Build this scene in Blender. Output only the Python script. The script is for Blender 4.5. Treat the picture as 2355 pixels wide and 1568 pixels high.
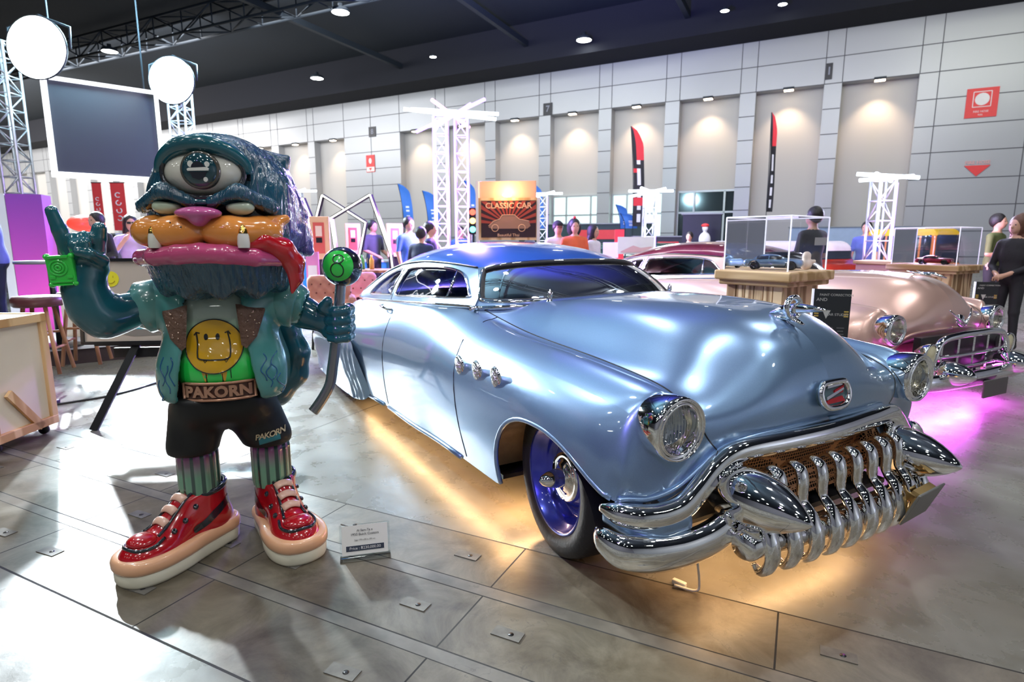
import bpy, bmesh, math, random
import numpy as np
from mathutils import Vector, Matrix
from mathutils.geometry import delaunay_2d_cdt
random.seed(4); rng = np.random.default_rng(4)
for o in list(bpy.data.objects): bpy.data.objects.remove(o)
SC = bpy.context.scene
COL = SC.collection

# ------------------------------------------------------------------ camera
HC = 1.30; YAW = math.radians(26.15); TILT = math.atan(229/1350)
cd = bpy.data.cameras.new('camera'); cam = bpy.data.objects.new('camera', cd); COL.objects.link(cam)
cam.location = (0, 0, HC); cam.rotation_euler = (math.pi/2-TILT, 0, YAW)
cd.sensor_width = 36; cd.lens = 1350/2355*36; cd.clip_end = 300; cd.clip_start = .05
cd.dof.use_dof = True; cd.dof.focus_distance = 2.35; cd.dof.aperture_fstop = 4.0
SC.camera = cam
# ------------------------------------------------------------------ exposure and world
SC.view_settings.view_transform = 'Standard'; SC.view_settings.look = 'None'
SC.view_settings.gamma = 1; SC.view_settings.exposure = 0.7; SC.view_settings.use_curve_mapping = False
wd = bpy.data.worlds.new('world'); SC.world = wd; wd.use_nodes = True
wd.node_tree.nodes['Background'].inputs[0].default_value = (.62, .68, .80, 1)
wd.node_tree.nodes['Background'].inputs[1].default_value = 0.07

FW = np.array([-math.sin(YAW)*math.cos(TILT), math.cos(YAW)*math.cos(TILT), -math.sin(TILT)])
RT = np.array([math.cos(YAW), math.sin(YAW), 0.]); UP = np.cross(RT, FW)
FH = np.array([-math.sin(YAW), math.cos(YAW), 0.])
def at(px, py, d):
    """world point seen at photo pixel (px,py), d metres ahead of the camera along the floor"""
    r = RT*(px-1177.5)-UP*(py-784)+FW*1350.
    return np.array([0, 0, HC])+r*(d/(r@FH))
def gr(px, d):
    p = at(px, 555, d); return np.array([p[0], p[1], 0.])
def atz(px, py, z=0.):
    r = RT*(px-1177.5)-UP*(py-784)+FW*1350.
    return np.array([0, 0, HC])+r*((z-HC)/r[2])

# ------------------------------------------------------------------ lamps of the hall and added fill lamps
def spot(name, loc, target, power, color, size=.25, angle=70, blend=.4):
    l = bpy.data.lights.new(name, 'SPOT'); l.energy = power; l.color = color; l.shadow_soft_size = size
    l.spot_size = math.radians(angle); l.spot_blend = blend
    o = bpy.data.objects.new(name, l); COL.objects.link(o); o.location = loc
    o.rotation_euler = (Vector(target)-Vector(loc)).to_track_quat('-Z', 'Y').to_euler(); return o
def area(name, loc, target, power, color, sx, sy):
    l = bpy.data.lights.new(name, 'AREA'); l.energy = power; l.color = color; l.shape = 'RECTANGLE'; l.size = sx; l.size_y = sy
    o = bpy.data.objects.new(name, l); COL.objects.link(o); o.location = loc
    o.rotation_euler = (Vector(target)-Vector(loc)).to_track_quat('-Z', 'Y').to_euler(); return o
def point(name, loc, power, color, size=.1):
    l = bpy.data.lights.new(name, 'POINT'); l.energy = power; l.color = color; l.shadow_soft_size = size
    o = bpy.data.objects.new(name, l); COL.objects.link(o); o.location = loc; return o
FLOODS = [tuple(at(85, 110, 12.)), tuple(at(395, 185, 13.4))]
spot('flood_beam', (FLOODS[0][0]+.14, FLOODS[0][1]-.28, FLOODS[0][2]), (-1.5, 2.0, 0), 4800, (.86, .95, 1), .14, 60)
spot('flood_beam', (FLOODS[1][0]+.14, FLOODS[1][1]-.28, FLOODS[1][2]), (-1.0, 2.6, 0), 4800, (.86, .95, 1), .14, 60)
for p_ in FLOODS: point('flood_haze_fill', (p_[0]+.3, p_[1]+.7, p_[2]+.6), 700, (.50, .85, 1.), .3)  # added teal lamps behind the floods, in place of haze on ceiling and walls
spot('violet_flank_fill', (-.4, -3.6, 4.8), (-1.0, 2.75, .6), 620, (.50, .30, 1.), .3, 17, .9)  # added violet lamp behind the camera, tints the coupe's flank lilac
spot('ceiling_haze_fill', (FLOODS[0][0]+.3, FLOODS[0][1]+.8, FLOODS[0][2]+1.0), (FLOODS[0][0]+2, FLOODS[0][1]-1.5, 13.4), 26000, (.42, .82, .95), .3, 120, 1.)  # added teal spot, gives the ceiling a hazy tint
# the hall's high bays, hung in the roof
BAYS = []
for px, py in ((783, 28), (252, 118), (1343, 92), (729, 180)):
    BAYS.append((tuple(atz(px, py, 11.8)), .42))
for px, py in ((996, 131), (1667, 25), (1800, 10)):
    BAYS.append((tuple(atz(px, py, 11.8)), .2))
for x_, y_, p_ in ((1.2, -5.4, 430), (6.3, -3, 430), (-5.4, -3, 420), (.6, 3.2, 300), (5.6, 5.5, 420), (-11, 3, 420), (-5.6, 8, 420), (3.5, 13, 500)): point('high_bay_light', (x_, y_, 11.5), p_*1.25, (.97, .98, 1), .3)
area('wall_fill', (-5, 18, 11.2), (-5, 26, 0), 800, (.94, .96, 1), 16, 6)  # added area lamps from here on, brighten the far wall
area('wall_fill', (-18, 22, 11.2), (-18, 32, 3), 1000, (.92, .96, 1), 16, 6)
area('wall_fill', (8, 24, 11.2), (8, 34, 5), 260, (.96, 1, .86), 8, 4)
area('wall_fill', (-38, 22, 11.2), (-38, 34, 3), 2000, (.96, .97, 1), 16, 6)
area('wall_fill', (-68, 24, 11.2), (-68, 36, 3), 6500, (1, .97, .94), 36, 6)

# ------------------------------------------------------------------ materials
MATS = {}
def _soc(nt, v):
    return v
def mat(name, color=(.5, .5, .5), rough=.5, metal=0., coat=0., emit=None, estr=0., alpha=None, spec=None, bump=None, coatr=.03, sheen=0, trans=0, ior=1.45, rvar=None, cvar=None):
    if name in MATS: return MATS[name]
    m = bpy.data.materials.new(name); m.use_nodes = True; nt = m.node_tree; b = nt.nodes['Principled BSDF']
    b.inputs['Base Color'].default_value = (*color, 1); b.inputs['Roughness'].default_value = rough
    b.inputs['Metallic'].default_value = metal; b.inputs['Coat Weight'].default_value = coat; b.inputs['Coat Roughness'].default_value = coatr
    b.inputs['Transmission Weight'].default_value = trans; b.inputs['IOR'].default_value = ior
    if spec is not None: b.inputs['Specular IOR Level'].default_value = spec
    if sheen: b.inputs['Sheen Weight'].default_value = sheen
    if emit: b.inputs['Emission Color'].default_value = (*emit, 1); b.inputs['Emission Strength'].default_value = estr
    if alpha is not None: b.inputs['Alpha'].default_value = alpha
    tc = nt.nodes.new('ShaderNodeTexCoord')
    nz = nt.nodes.new('ShaderNodeTexNoise'); nt.links.new(tc.outputs['Object'], nz.inputs['Vector'])
    sc, amt = cvar if cvar else (6., .04)
    nz.inputs['Scale'].default_value = sc; nz.inputs['Detail'].default_value = 4
    mx = nt.nodes.new('ShaderNodeMix'); mx.data_type = 'RGBA'
    c2 = tuple(max(0, c*(1-amt*2)) for c in color); c3 = tuple(min(1, c*(1+amt*2)) for c in color)
    mx.inputs[6].default_value = (*c2, 1); mx.inputs[7].default_value = (*c3, 1)
    nt.links.new(nz.outputs['Fac'], mx.inputs[0]); nt.links.new(mx.outputs[2], b.inputs['Base Color'])
    if bump:
        n2 = nt.nodes.new('ShaderNodeTexNoise'); n2.inputs['Scale'].default_value = bump[0]; n2.inputs['Detail'].default_value = 3
        nt.links.new(tc.outputs['Object'], n2.inputs['Vector'])
        bp = nt.nodes.new('ShaderNodeBump'); bp.inputs['Strength'].default_value = bump[1]; bp.inputs['Distance'].default_value = .01
        nt.links.new(n2.outputs['Fac'], bp.inputs['Height']); nt.links.new(bp.outputs[0], b.inputs['Normal'])
    MATS[name] = m; return m
def emat(name, color, s):
    if name in MATS: return MATS[name]
    m = bpy.data.materials.new(name); m.use_nodes = True; nt = m.node_tree; nt.nodes.clear()
    e = nt.nodes.new('ShaderNodeEmission'); o = nt.nodes.new('ShaderNodeOutputMaterial')
    e.inputs[0].default_value = (*color, 1); e.inputs[1].default_value = s; nt.links.new(e.outputs[0], o.inputs[0])
    MATS[name] = m; return m
def glassmat(name, tint, refl=.06, rough=0.02):
    if name in MATS: return MATS[name]
    m = bpy.data.materials.new(name); m.use_nodes = True; nt = m.node_tree; nt.nodes.clear()
    o = nt.nodes.new('ShaderNodeOutputMaterial'); t = nt.nodes.new('ShaderNodeBsdfTransparent'); g = nt.nodes.new('ShaderNodeBsdfGlossy')
    t.inputs[0].default_value = (*tint, 1); g.inputs['Roughness'].default_value = rough; g.inputs['Color'].default_value = (1, 1, 1, 1)
    f = nt.nodes.new('ShaderNodeFresnel'); f.inputs[0].default_value = 1.45
    a = nt.nodes.new('ShaderNodeMath'); a.operation = 'ADD'; a.inputs[1].default_value = refl-.035; nt.links.new(f.outputs[0], a.inputs[0])
    x = nt.nodes.new('ShaderNodeMixShader'); nt.links.new(a.outputs[0], x.inputs[0]); nt.links.new(t.outputs[0], x.inputs[1]); nt.links.new(g.outputs[0], x.inputs[2])
    nt.links.new(x.outputs[0], o.inputs[0]); MATS[name] = m; return m
def woodmat(name, c1, c2, scale=6., axis='Z', rough=.55):
    if name in MATS: return MATS[name]
    m = bpy.data.materials.new(name); m.use_nodes = True; nt = m.node_tree; b = nt.nodes['Principled BSDF']; b.inputs['Roughness'].default_value = rough
    tc = nt.nodes.new('ShaderNodeTexCoord'); mp = nt.nodes.new('ShaderNodeMapping')
    s = {'Z': (1, 1, .12), 'X': (.12, 1, 1), 'Y': (1, .12, 1)}[axis]; mp.inputs['Scale'].default_value = s
    nt.links.new(tc.outputs['Object'], mp.inputs[0])
    w = nt.nodes.new('ShaderNodeTexWave'); w.wave_type = 'BANDS'; w.bands_direction = 'DIAGONAL'; w.inputs['Scale'].default_value = scale
    w.inputs['Distortion'].default_value = 9; w.inputs['Detail'].default_value = 3; w.inputs['Detail Scale'].default_value = 1.6
    nt.links.new(mp.outputs[0], w.inputs['Vector'])
    r = nt.nodes.new('ShaderNodeValToRGB'); r.color_ramp.elements[0].color = (*c1, 1); r.color_ramp.elements[1].color = (*c2, 1)
    r.color_ramp.elements[0].position = .1; r.color_ramp.elements[1].position = .75
    nt.links.new(w.outputs['Fac'], r.inputs[0]); nt.links.new(r.outputs[0], b.inputs['Base Color'])
    MATS[name] = m; return m
CHROME = mat('chrome', (.93, .93, .93), .035, 1.)
DCHROME = mat('smoked_chrome', (.55, .53, .52), .06, 1.)
BLACK = mat('black_rubber', (.012, .012, .013), .45)
DARK = mat('dark_trim', (.01, .01, .012), .3)
WHITE = mat('white_plastic', (.8, .8, .8), .4)

# ------------------------------------------------------------------ object helpers
def tag(o, label, cat, group=None, kind=None):
    if label: o['label'] = label
    if cat: o['category'] = cat
    if group: o['group'] = group
    if kind: o['kind'] = kind
    return o
def empty(name, loc=(0, 0, 0), rz=0., label=None, cat=None, group=None):
    o = bpy.data.objects.new(name, None); COL.objects.link(o); o.location = loc; o.rotation_euler = (0, 0, rz)
    o.empty_display_size = .1
    return tag(o, label, cat, group)
def mk(name, V, F, mats, parent=None, smooth=True, mi=None, loc=None, rz=0):
    me = bpy.data.meshes.new(name); me.from_pydata([tuple(map(float, v)) for v in V], [], [tuple(map(int, f)) for f in F])
    if not isinstance(mats, (list, tuple)): mats = [mats]
    for m in mats: me.materials.append(m)
    if smooth is True: me.polygons.foreach_set('use_smooth', [True]*len(me.polygons))
    elif isinstance(smooth, list): me.polygons.foreach_set('use_smooth', smooth)
    if mi is not None: me.polygons.foreach_set('material_index', [int(i) for i in mi])
    me.update(); o = bpy.data.objects.new(name, me); COL.objects.link(o)
    if parent: o.parent = parent
    if loc is not None: o.location = loc
    if rz: o.rotation_euler = (0, 0, rz)
    return o
def copy_tree(o, parent=None):
    c = o.copy(); COL.objects.link(c); c.parent = parent
    for ch in list(o.children): copy_tree(ch, c)
    return c
class MB:
    """collects shapes into one mesh"""
    def __init__(s, M=None): s.V = []; s.F = []; s.S = []; s.I = []; s.M = M; s.mi = 0
    def add(s, V, F, sm=False):
        n = len(s.V)
        for v in V:
            v = Vector(v)
            if s.M is not None: v = s.M @ v
            s.V.append(tuple(v))
        for f in F: s.F.append(tuple(i+n for i in f)); s.S.append(sm); s.I.append(s.mi)
        return s
    def box(s, c, d, rz=0., bev=0.):
        x, y, z = d[0]/2, d[1]/2, d[2]/2
        if bev:
            bm = bmesh.new(); bmesh.ops.create_cube(bm, size=1); bmesh.ops.scale(bm, vec=d, verts=bm.verts)
            bmesh.ops.bevel(bm, geom=bm.edges[:], offset=bev, segments=2, affect='EDGES', profile=.5)
            V = [v.co.copy() for v in bm.verts]; F = [[v.index for v in f.verts] for f in bm.faces]; bm.free()
        else:
            V = [Vector((a*x, b*y, e*z)) for a in (-1, 1) for b in (-1, 1) for e in (-1, 1)]
            F = [(0, 1, 3, 2), (4, 6, 7, 5), (0, 4, 5, 1), (2, 3, 7, 6), (0, 2, 6, 4), (1, 5, 7, 3)]
        R = Matrix.Rotation(rz, 3, 'Z'); return s.add([R @ v+Vector(c) for v in V], F)
    def tube(s, P, r, n=8, closed=False, caps=True, flat=None):
        """sweep a circle (or ellipse) along P; r scalar or list; flat=(a,b,upvector) ellipse factors"""
        P = [Vector(p) for p in P]; N = len(P); R = r if isinstance(r, (list, tuple)) else [r]*N
        T = []
        for i in range(N):
            a = P[(i-1) % N] if (closed or i > 0) else P[i]; b = P[(i+1) % N] if (closed or i < N-1) else P[i]
            t = (b-a); T.append(t.normalized() if t.length > 1e-9 else Vector((0, 0, 1)))
        up = Vector(flat[2]) if flat else (Vector((0, 0, 1)) if abs(T[0].z) < .9 else Vector((1, 0, 0)))
        V = []; prev = None
        for i in range(N):
            if flat: u = T[i].cross(up); u = u.normalized() if u.length > 1e-6 else Vector((1, 0, 0)); w = u.cross(T[i]).normalized()
            else:
                if prev is None: u = T[i].cross(up).normalized()
                else: u = (prev-T[i]*prev.dot(T[i])).normalized()
                w = u.cross(T[i]).normalized()
            prev = u; fa, fb = (flat[0], flat[1]) if flat else (1, 1)
            for k in range(n):
                a = 2*math.pi*k/n; V.append(P[i]+u*math.cos(a)*R[i]*fa+w*math.sin(a)*R[i]*fb)
        F = []
        for i in range(N if closed else N-1):
            j = (i+1) % N
            for k in range(n): F.append((i*n+k, i*n+(k+1) % n, j*n+(k+1) % n, j*n+k))
        if caps and not closed: F.append(tuple(range(n-1, -1, -1))); F.append(tuple((N-1)*n+k for k in range(n)))
        return s.add(V, F, True)
    def cyl(s, a, b, r, n=16, r2=None): return s.tube([a, b], [r, r if r2 is None else r2], n)
    def lathe(s, prof, n=24, M=None, sm=True, caps=False):
        """prof: list of (r,z) about z; M optional matrix"""
        V = []; F = []
        for r, z in prof:
            for k in range(n):
                a = 2*math.pi*k/n; v = Vector((r*math.cos(a), r*math.sin(a), z)); V.append(M @ v if M is not None else v)
        for i in range(len(prof)-1):
            for k in range(n): F.append((i*n+k, i*n+(k+1) % n, (i+1)*n+(k+1) % n, (i+1)*n+k))
        if caps and prof[0][0] > 1e-6: F.append(tuple(range(n-1, -1, -1)))
        if caps and prof[-1][0] > 1e-6: F.append(tuple((len(prof)-1)*n+k for k in range(n)))
        return s.add(V, F, sm)
    def prism(s, poly, z0, z1, M=None):
        """extrude 2D polygon (x,y) from z0 to z1"""
        n = len(poly); V = [Vector((p[0], p[1], z0)) for p in poly]+[Vector((p[0], p[1], z1)) for p in poly]
        if M is not None: V = [M @ v for v in V]
        F = [tuple(range(n-1, -1, -1)), tuple(range(n, 2*n))]+[(i, (i+1) % n, n+(i+1) % n, n+i) for i in range(n)]
        return s.add(V, F)
    def quad(s, a, b, c, d): return s.add([a, b, c, d], [(0, 1, 2, 3)])
    def ball(s, c, r, n=16, m=10):
        c = Vector(c); r = (r, r, r) if not isinstance(r, (tuple, list)) else r; V = []; F = []
        for i in range(m+1):
            t = math.pi*i/m
            for k in range(n): a = 2*math.pi*k/n; V.append(c+Vector((r[0]*math.sin(t)*math.cos(a), r[1]*math.sin(t)*math.sin(a), r[2]*math.cos(t))))
        for i in range(m):
            for k in range(n): F.append((i*n+k, (i+1)*n+k, (i+1)*n+(k+1) % n, i*n+(k+1) % n))
        return s.add(V, F, True)
    def build(s, name, mats, parent=None, loc=None, rz=0):
        return mk(name, s.V, s.F, mats, parent, s.S, s.I, loc, rz)
def Rz(a): return Matrix.Rotation(a, 4, 'Z')
def frame(o, x, y):
    """4x4 with origin o, x axis, y axis (orthogonalised), z = x cross y"""
    x = Vector(x).normalized(); z = x.cross(Vector(y)).normalized(); y = z.cross(x)
    M = Matrix.Identity(4)
    for i in range(3): M[i][0] = x[i]; M[i][1] = y[i]; M[i][2] = z[i]; M[i][3] = o[i]
    return M
def text_mesh(body, size, M, depth=.001, bold=0., spacing=1., align='CENTER', shear=0.):
    """built-in font as verts/faces transformed by M (text lies in M's xy plane)"""
    cu = bpy.data.curves.new('t', 'FONT'); cu.body = body; cu.size = size; cu.extrude = depth; cu.offset = bold; cu.space_character = spacing
    cu.align_x = align; cu.align_y = 'CENTER'; cu.shear = shear; cu.resolution_u = 3
    o = bpy.data.objects.new('t', cu); COL.objects.link(o); bpy.context.view_layer.update()
    me = bpy.data.meshes.new_from_object(o.evaluated_get(bpy.context.evaluated_depsgraph_get()))
    V = [M @ v.co for v in me.vertices]; F = [tuple(p.vertices) for p in me.polygons]
    bpy.data.objects.remove(o); bpy.data.curves.remove(cu); bpy.data.meshes.remove(me); return V, F
def catmull(P, n, closed=False):
    P = np.asarray(P, float); N = len(P); out = []
    rngI = range(N if closed else N-1)
    for i in rngI:
        if closed: p0, p1, p2, p3 = P[(i-1) % N], P[i], P[(i+1) % N], P[(i+2) % N]
        else:
            p1, p2 = P[i], P[i+1]; p0 = P[i-1] if i > 0 else 2*p1-p2; p3 = P[i+2] if i+2 < N else 2*p2-p1
        for k in range(n):
            t = k/n; out.append(.5*((2*p1)+(p2-p0)*t+(2*p0-5*p1+4*p2-p3)*t*t+(3*p1-p0-3*p2+p3)*t**3))
    if not closed: out.append(P[-1])
    return np.array(out)
# ------------------------------------------------------------------ implicit surfaces
def smin(a, b, k):
    h = np.clip(.5+.5*(b-a)/k, 0, 1); return b*(1-h)+a*h-k*h*(1-h)
def smax(a, b, k): return -smin(-a, -b, k)
def ell(P, c, r, R=None):
    q = P-np.array(c)
    if R is not None: q = q @ R
    r = np.array(r, float); k0 = np.linalg.norm(q/r, axis=-1); k1 = np.linalg.norm(q/(r*r), axis=-1)
    return k0*(k0-1)/np.maximum(k1, 1e-9)
def cap(P, a, b, ra, rb=None):
    rb = ra if rb is None else rb; a = np.array(a, float); b = np.array(b, float); ba = b-a
    h = np.clip(((P-a) @ ba)/max(ba @ ba, 1e-12), 0, 1); return np.linalg.norm(P-a-h[..., None]*ba, axis=-1)-(ra+(rb-ra)*h)
def rbox(P, c, d, r, R=None):
    q = P-np.array(c)
    if R is not None: q = q @ R
    q = np.abs(q)-(np.array(d)-r); return np.linalg.norm(np.maximum(q, 0), axis=-1)+np.minimum(q.max(-1), 0)-r
def R3(ax, a):
    return np.array(Matrix.Rotation(a, 3, ax))
def sdf_mesh(f, lo, hi, h):
    lo = np.array(lo, float); hi = np.array(hi, float); n = np.ceil((hi-lo)/h).astype(int)+1
    ax = [lo[i]+h*np.arange(n[i]) for i in range(3)]
    G = np.stack(np.meshgrid(*ax, indexing='ij'), -1); val = f(G.reshape(-1, 3)).reshape(n); s = val < 0
    c = n-1; acc = np.zeros((*c, 3)); cnt = np.zeros(c)
    for a in range(3):
        for d1 in (0, 1):
            for d2 in (0, 1):
                o = [0, 0, 0]; b, e = [i for i in range(3) if i != a]; o[b] = d1; o[e] = d2
                sl0 = tuple(slice(o[i], o[i]+c[i]) for i in range(3)); o[a] = 1
                sl1 = tuple(slice(o[i], o[i]+c[i]) for i in range(3))
                v0, v1 = val[sl0], val[sl1]; x = (v0 < 0) != (v1 < 0)
                t = np.where(x, v0/np.where(x, v0-v1, 1), 0)
                p = np.zeros((*c, 3)); p[..., a] = t; p[..., b] = d1; p[..., e] = d2
                acc += p*x[..., None]; cnt += x
    m = cnt > 0; idx = -np.ones(c, int); idx[m] = np.arange(m.sum()); ii = np.argwhere(m)
    V = lo+h*(ii+acc[m]/cnt[m][:, None]); F = []
    for a in range(3):
        b, e = (a+1) % 3, (a+2) % 3
        sh = [slice(None)]*3; sh[a] = slice(0, -1); s0 = s[tuple(sh)]; sh[a] = slice(1, None); s1 = s[tuple(sh)]
        w = np.argwhere(s0 != s1); w = w[(w[:, b] > 0) & (w[:, e] > 0) & (w[:, b] < c[b]) & (w[:, e] < c[e])]
        if len(w) == 0: continue
        flip = s1[tuple(w.T)] 
        q = []
        for db, de in ((-1, -1), (0, -1), (0, 0), (-1, 0)):
            k = w.copy(); k[:, b] += db; k[:, e] += de; q.append(idx[tuple(k.T)])
        q = np.stack(q, 1); q[flip] = q[flip][:, ::-1]; F.append(q)
    F = np.concatenate(F)
    for _ in range(2):
        e = 1e-3; d = f(V); g = np.stack([f(V+np.eye(3)[i]*e)-d for i in range(3)], -1)/e
        gn = np.maximum((g*g).sum(-1, keepdims=True), .05); V = V-np.clip(d[:, None]*g/gn, -h*.6, h*.6)
    return V, F
def sdf_obj(name, f, lo, hi, h, mats, parent=None, pick=None):
    V, F = sdf_mesh(f, lo, hi, h); mi = None
    if pick is not None: mi = pick(V[F].mean(1))
    return mk(name, V, F, mats, parent, True, mi)
# ================================================================== the hall
def floor_material():
    m = bpy.data.materials.new('polished_concrete'); m.use_nodes = True; nt = m.node_tree; b = nt.nodes['Principled BSDF']; L = nt.links
    def N(t, **k):
        n = nt.nodes.new(t)
        for a, v in k.items(): setattr(n, a, v)
        return n
    def M(op, a, b_=None, c=None):
        n = N('ShaderNodeMath', operation=op)
        for i, v in enumerate((a, b_, c)):
            if v is None: continue
            if isinstance(v, (int, float)): n.inputs[i].default_value = v
            else: L.new(v, n.inputs[i])
        return n.outputs[0]
    def MIX(f, a, b_):
        n = N('ShaderNodeMix', data_type='RGBA')
        if isinstance(f, (int, float)): n.inputs[0].default_value = f
        else: L.new(f, n.inputs[0])
        for i, v in ((6, a), (7, b_)):
            if isinstance(v, tuple): n.inputs[i].default_value = (*v, 1)
            else: L.new(v, n.inputs[i])
        return n.outputs[2]
    def noise(sc, det=5, rough=.6, dist=0.):
        n = N('ShaderNodeTexNoise'); n.inputs['Scale'].default_value = sc; n.inputs['Detail'].default_value = det; n.inputs['Roughness'].default_value = rough
        n.inputs['Distortion'].default_value = dist; L.new(tc.outputs['Object'], n.inputs['Vector']); return n.outputs['Fac']
    def ramp(f, a, b_):
        n = N('ShaderNodeMapRange'); n.inputs[1].default_value = a; n.inputs[2].default_value = b_; L.new(f, n.inputs[0]); return n.outputs[0]
    tc = N('ShaderNodeTexCoord'); sp = N('ShaderNodeSeparateXYZ'); L.new(tc.outputs['Object'], sp.inputs[0]); X, Y = sp.outputs[0], sp.outputs[1]
    def line(v, at_, w): return M('LESS_THAN', M('ABSOLUTE', M('SUBTRACT', v, at_)), w)
    band = M('MULTIPLY', M('GREATER_THAN', Y, 1.054), M('LESS_THAN', Y, 2.122))
    st1 = M('MULTIPLY', M('GREATER_THAN', Y, 1.375), M('LESS_THAN', Y, 1.430))
    st2 = M('MULTIPLY', M('GREATER_THAN', Y, 1.742), M('LESS_THAN', Y, 1.804))
    steel = M('MAXIMUM', st1, st2)
    g = None
    for y, w in ((1.054, .0045), (1.375, .002), (1.430, .003), (1.742, .003), (1.804, .0025), (2.122, .0035)):
        l = line(Y, y, w); g = l if g is None else M('MAXIMUM', g, l)
    fx = M('ABSOLUTE', M('SUBTRACT', M('FRACT', M('DIVIDE', M('SUBTRACT', X, .014-.495), .99)), .5))
    cr = M('MULTIPLY', M('MULTIPLY', M('LESS_THAN', fx, .0032), band), M('SUBTRACT', 1, steel))
    fbx = M('ABSOLUTE', M('SUBTRACT', M('FRACT', M('DIVIDE', X, 6.)), .5))
    far = M('MULTIPLY', M('LESS_THAN', fbx, .0009), M('GREATER_THAN', Y, 2.122))
    fby = M('ABSOLUTE', M('SUBTRACT', M('FRACT', M('DIVIDE', M('SUBTRACT', Y, 4.4), 6.)), .5))
    far2 = M('MULTIPLY', M('LESS_THAN', fby, .0009), M('GREATER_THAN', Y, 4.))
    gap = M('MAXIMUM', M('MAXIMUM', g, cr), M('MAXIMUM', far, far2))
    base = MIX(ramp(noise(2.2, 6, .62, .3), .3, .7), (.13, .122, .10), (.215, .21, .185))
    slab = MIX(ramp(noise(3.6, 8, .7, .6), .32, .68), (.046, .034, .020), (.20, .175, .13))
    col = MIX(band, base, slab)
    blot = M('MULTIPLY', ramp(noise(1.3, 3, .5, 1.), .46, .74), .45); col = MIX(blot, col, (.10, .075, .04))
    white = M('MULTIPLY', ramp(noise(9., 8, .8, 1.5), .60, .85), .2); col = MIX(white, col, (.42, .41, .38))
    col = MIX(steel, col, MIX(ramp(noise(5, 4, .6), .35, .65), (.10, .09, .075), (.19, .17, .14)))
    vo = N('ShaderNodeTexVoronoi', feature='DISTANCE_TO_EDGE'); vo.inputs['Scale'].default_value = 1.7
    ds = N('ShaderNodeVectorMath', operation='ADD'); nv = N('ShaderNodeTexNoise'); nv.inputs['Scale'].default_value = 5.; nv.inputs['Detail'].default_value = 6
    L.new(tc.outputs['Object'], nv.inputs['Vector']); L.new(tc.outputs['Object'], ds.inputs[0]); L.new(nv.outputs['Color'], ds.inputs[1]); L.new(ds.outputs[0], vo.inputs['Vector'])
    crack = M('MULTIPLY', M('MULTIPLY', M('LESS_THAN', vo.outputs['Distance'], .0045), M('GREATER_THAN', noise(1.9, 2), .56)), band)
    col = MIX(M('MULTIPLY', crack, .55), col, (.07, .06, .05))
    col = MIX(gap, col, (.018, .017, .016)); L.new(col, b.inputs['Base Color'])
    ro = ramp(noise(4.5, 6, .65, .4), .25, .75)
    rr = N('ShaderNodeMapRange'); L.new(ro, rr.inputs[0]); rr.inputs[3].default_value = .20; rr.inputs[4].default_value = .38
    rs = M('MAXIMUM', M('ADD', rr.outputs[0], M('MULTIPLY', band, .10)), M('MULTIPLY', gap, .9)); L.new(rs, b.inputs['Roughness'])
    b.inputs['Specular IOR Level'].default_value = .7
    h = M('ADD', M('MULTIPLY', noise(14, 7, .7), .25), M('MULTIPLY', noise(1.6, 2, .5), .8)); h = M('SUBTRACT', h, M('MULTIPLY', gap, 1.2))
    bp = N('ShaderNodeBump'); bp.inputs['Strength'].default_value = .35; bp.inputs['Distance'].default_value = .006; L.new(h, bp.inputs['Height']); L.new(bp.outputs[0], b.inputs['Normal'])
    return m
f = MB().box((-39, 12, -.1), (164, 72, .2)).build('floor', floor_material()); tag(f, 'polished grey concrete hall floor with slab joints', None, kind='structure')

# ---- far wall, turned a little against the floor slabs
WA = math.radians(2.4); WR = Matrix.Translation((4.14, 34, 0)) @ Rz(-WA)
def wp(x, y, z): return WR @ Vector((x-4.14, y, z))
CLAD = mat('grey_cladding', (.38, .39, .405), .35, .2, cvar=(.15, .05)); BOARD = mat('alcove_board', (.44, .43, .415), .6, cvar=(.1, .03)); SEAM = mat('cladding_joint', (.09, .09, .1), .6)
ALC = []   # (x0,x1)
x1 = 4.20
for k in range(8): ALC.append((x1-3.12-3.89*k, x1-3.89*k))
ALC += [(-34.5, -31.4), (-38.5, -35.2), (-42.6, -39.3), (-46.5, -43.2), (-50.5, -47.2), (-54.5, -51.2), (-58.5, -55.2)]+[(-62.6-4.1*k, -59.3-4.1*k) for k in range(13)]
TOP = 11.35; AT = 8.88; JZ = [.6, 1.77, 2.95, 4.15, 5.35, 6.53, 7.72, 8.90, 10.12]
m = MB(WR)
def wb(x0, x1, z0, z1, y0=0., y1=.3): m.box(((x0+x1)/2-4.14, (y0+y1)/2, (z0+z1)/2), (x1-x0, y1-y0, z1-z0))
wb(-118, 22, AT, TOP, 0, .6)
ed = sorted(ALC); prev = -118
for a, b_ in ed: wb(prev, a, 0, AT, 0, .6); prev = b_
wb(prev, 22, 0, AT, 0, .6)
w = m.build('wall_back', CLAD); tag(w, 'tall grey panelled hall wall with pale recessed bays', None, kind='structure')
m = MB(WR); wb(-118, 22, 0, TOP, .6, .7); tag(m.build('wall_back_recess', BOARD), 'pale boards set back in the bays of the hall wall', None, kind='structure')
m = MB(WR)
for z in JZ:
    prev = -118
    for a, b_ in ed+[(22, 22)]:
        if z < AT: wb(prev, a, z-.02, z+.02, -.012, 0)
        prev = b_
    if z > AT-.1: wb(-118, 22, z-.02, z+.02, -.012, 0)
for x in [v for a in ALC for v in a]+[4.95, 8.3, 12.4, 16.5, -28.8]: wb(x-.018, x+.018, AT if x not in (4.95, 8.3, 12.4, 16.5, -28.8) else 0, TOP, -.012, 0)
tag(m.build('trim_1', SEAM), 'dark joints between the wall panels', None, kind='structure')
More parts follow.
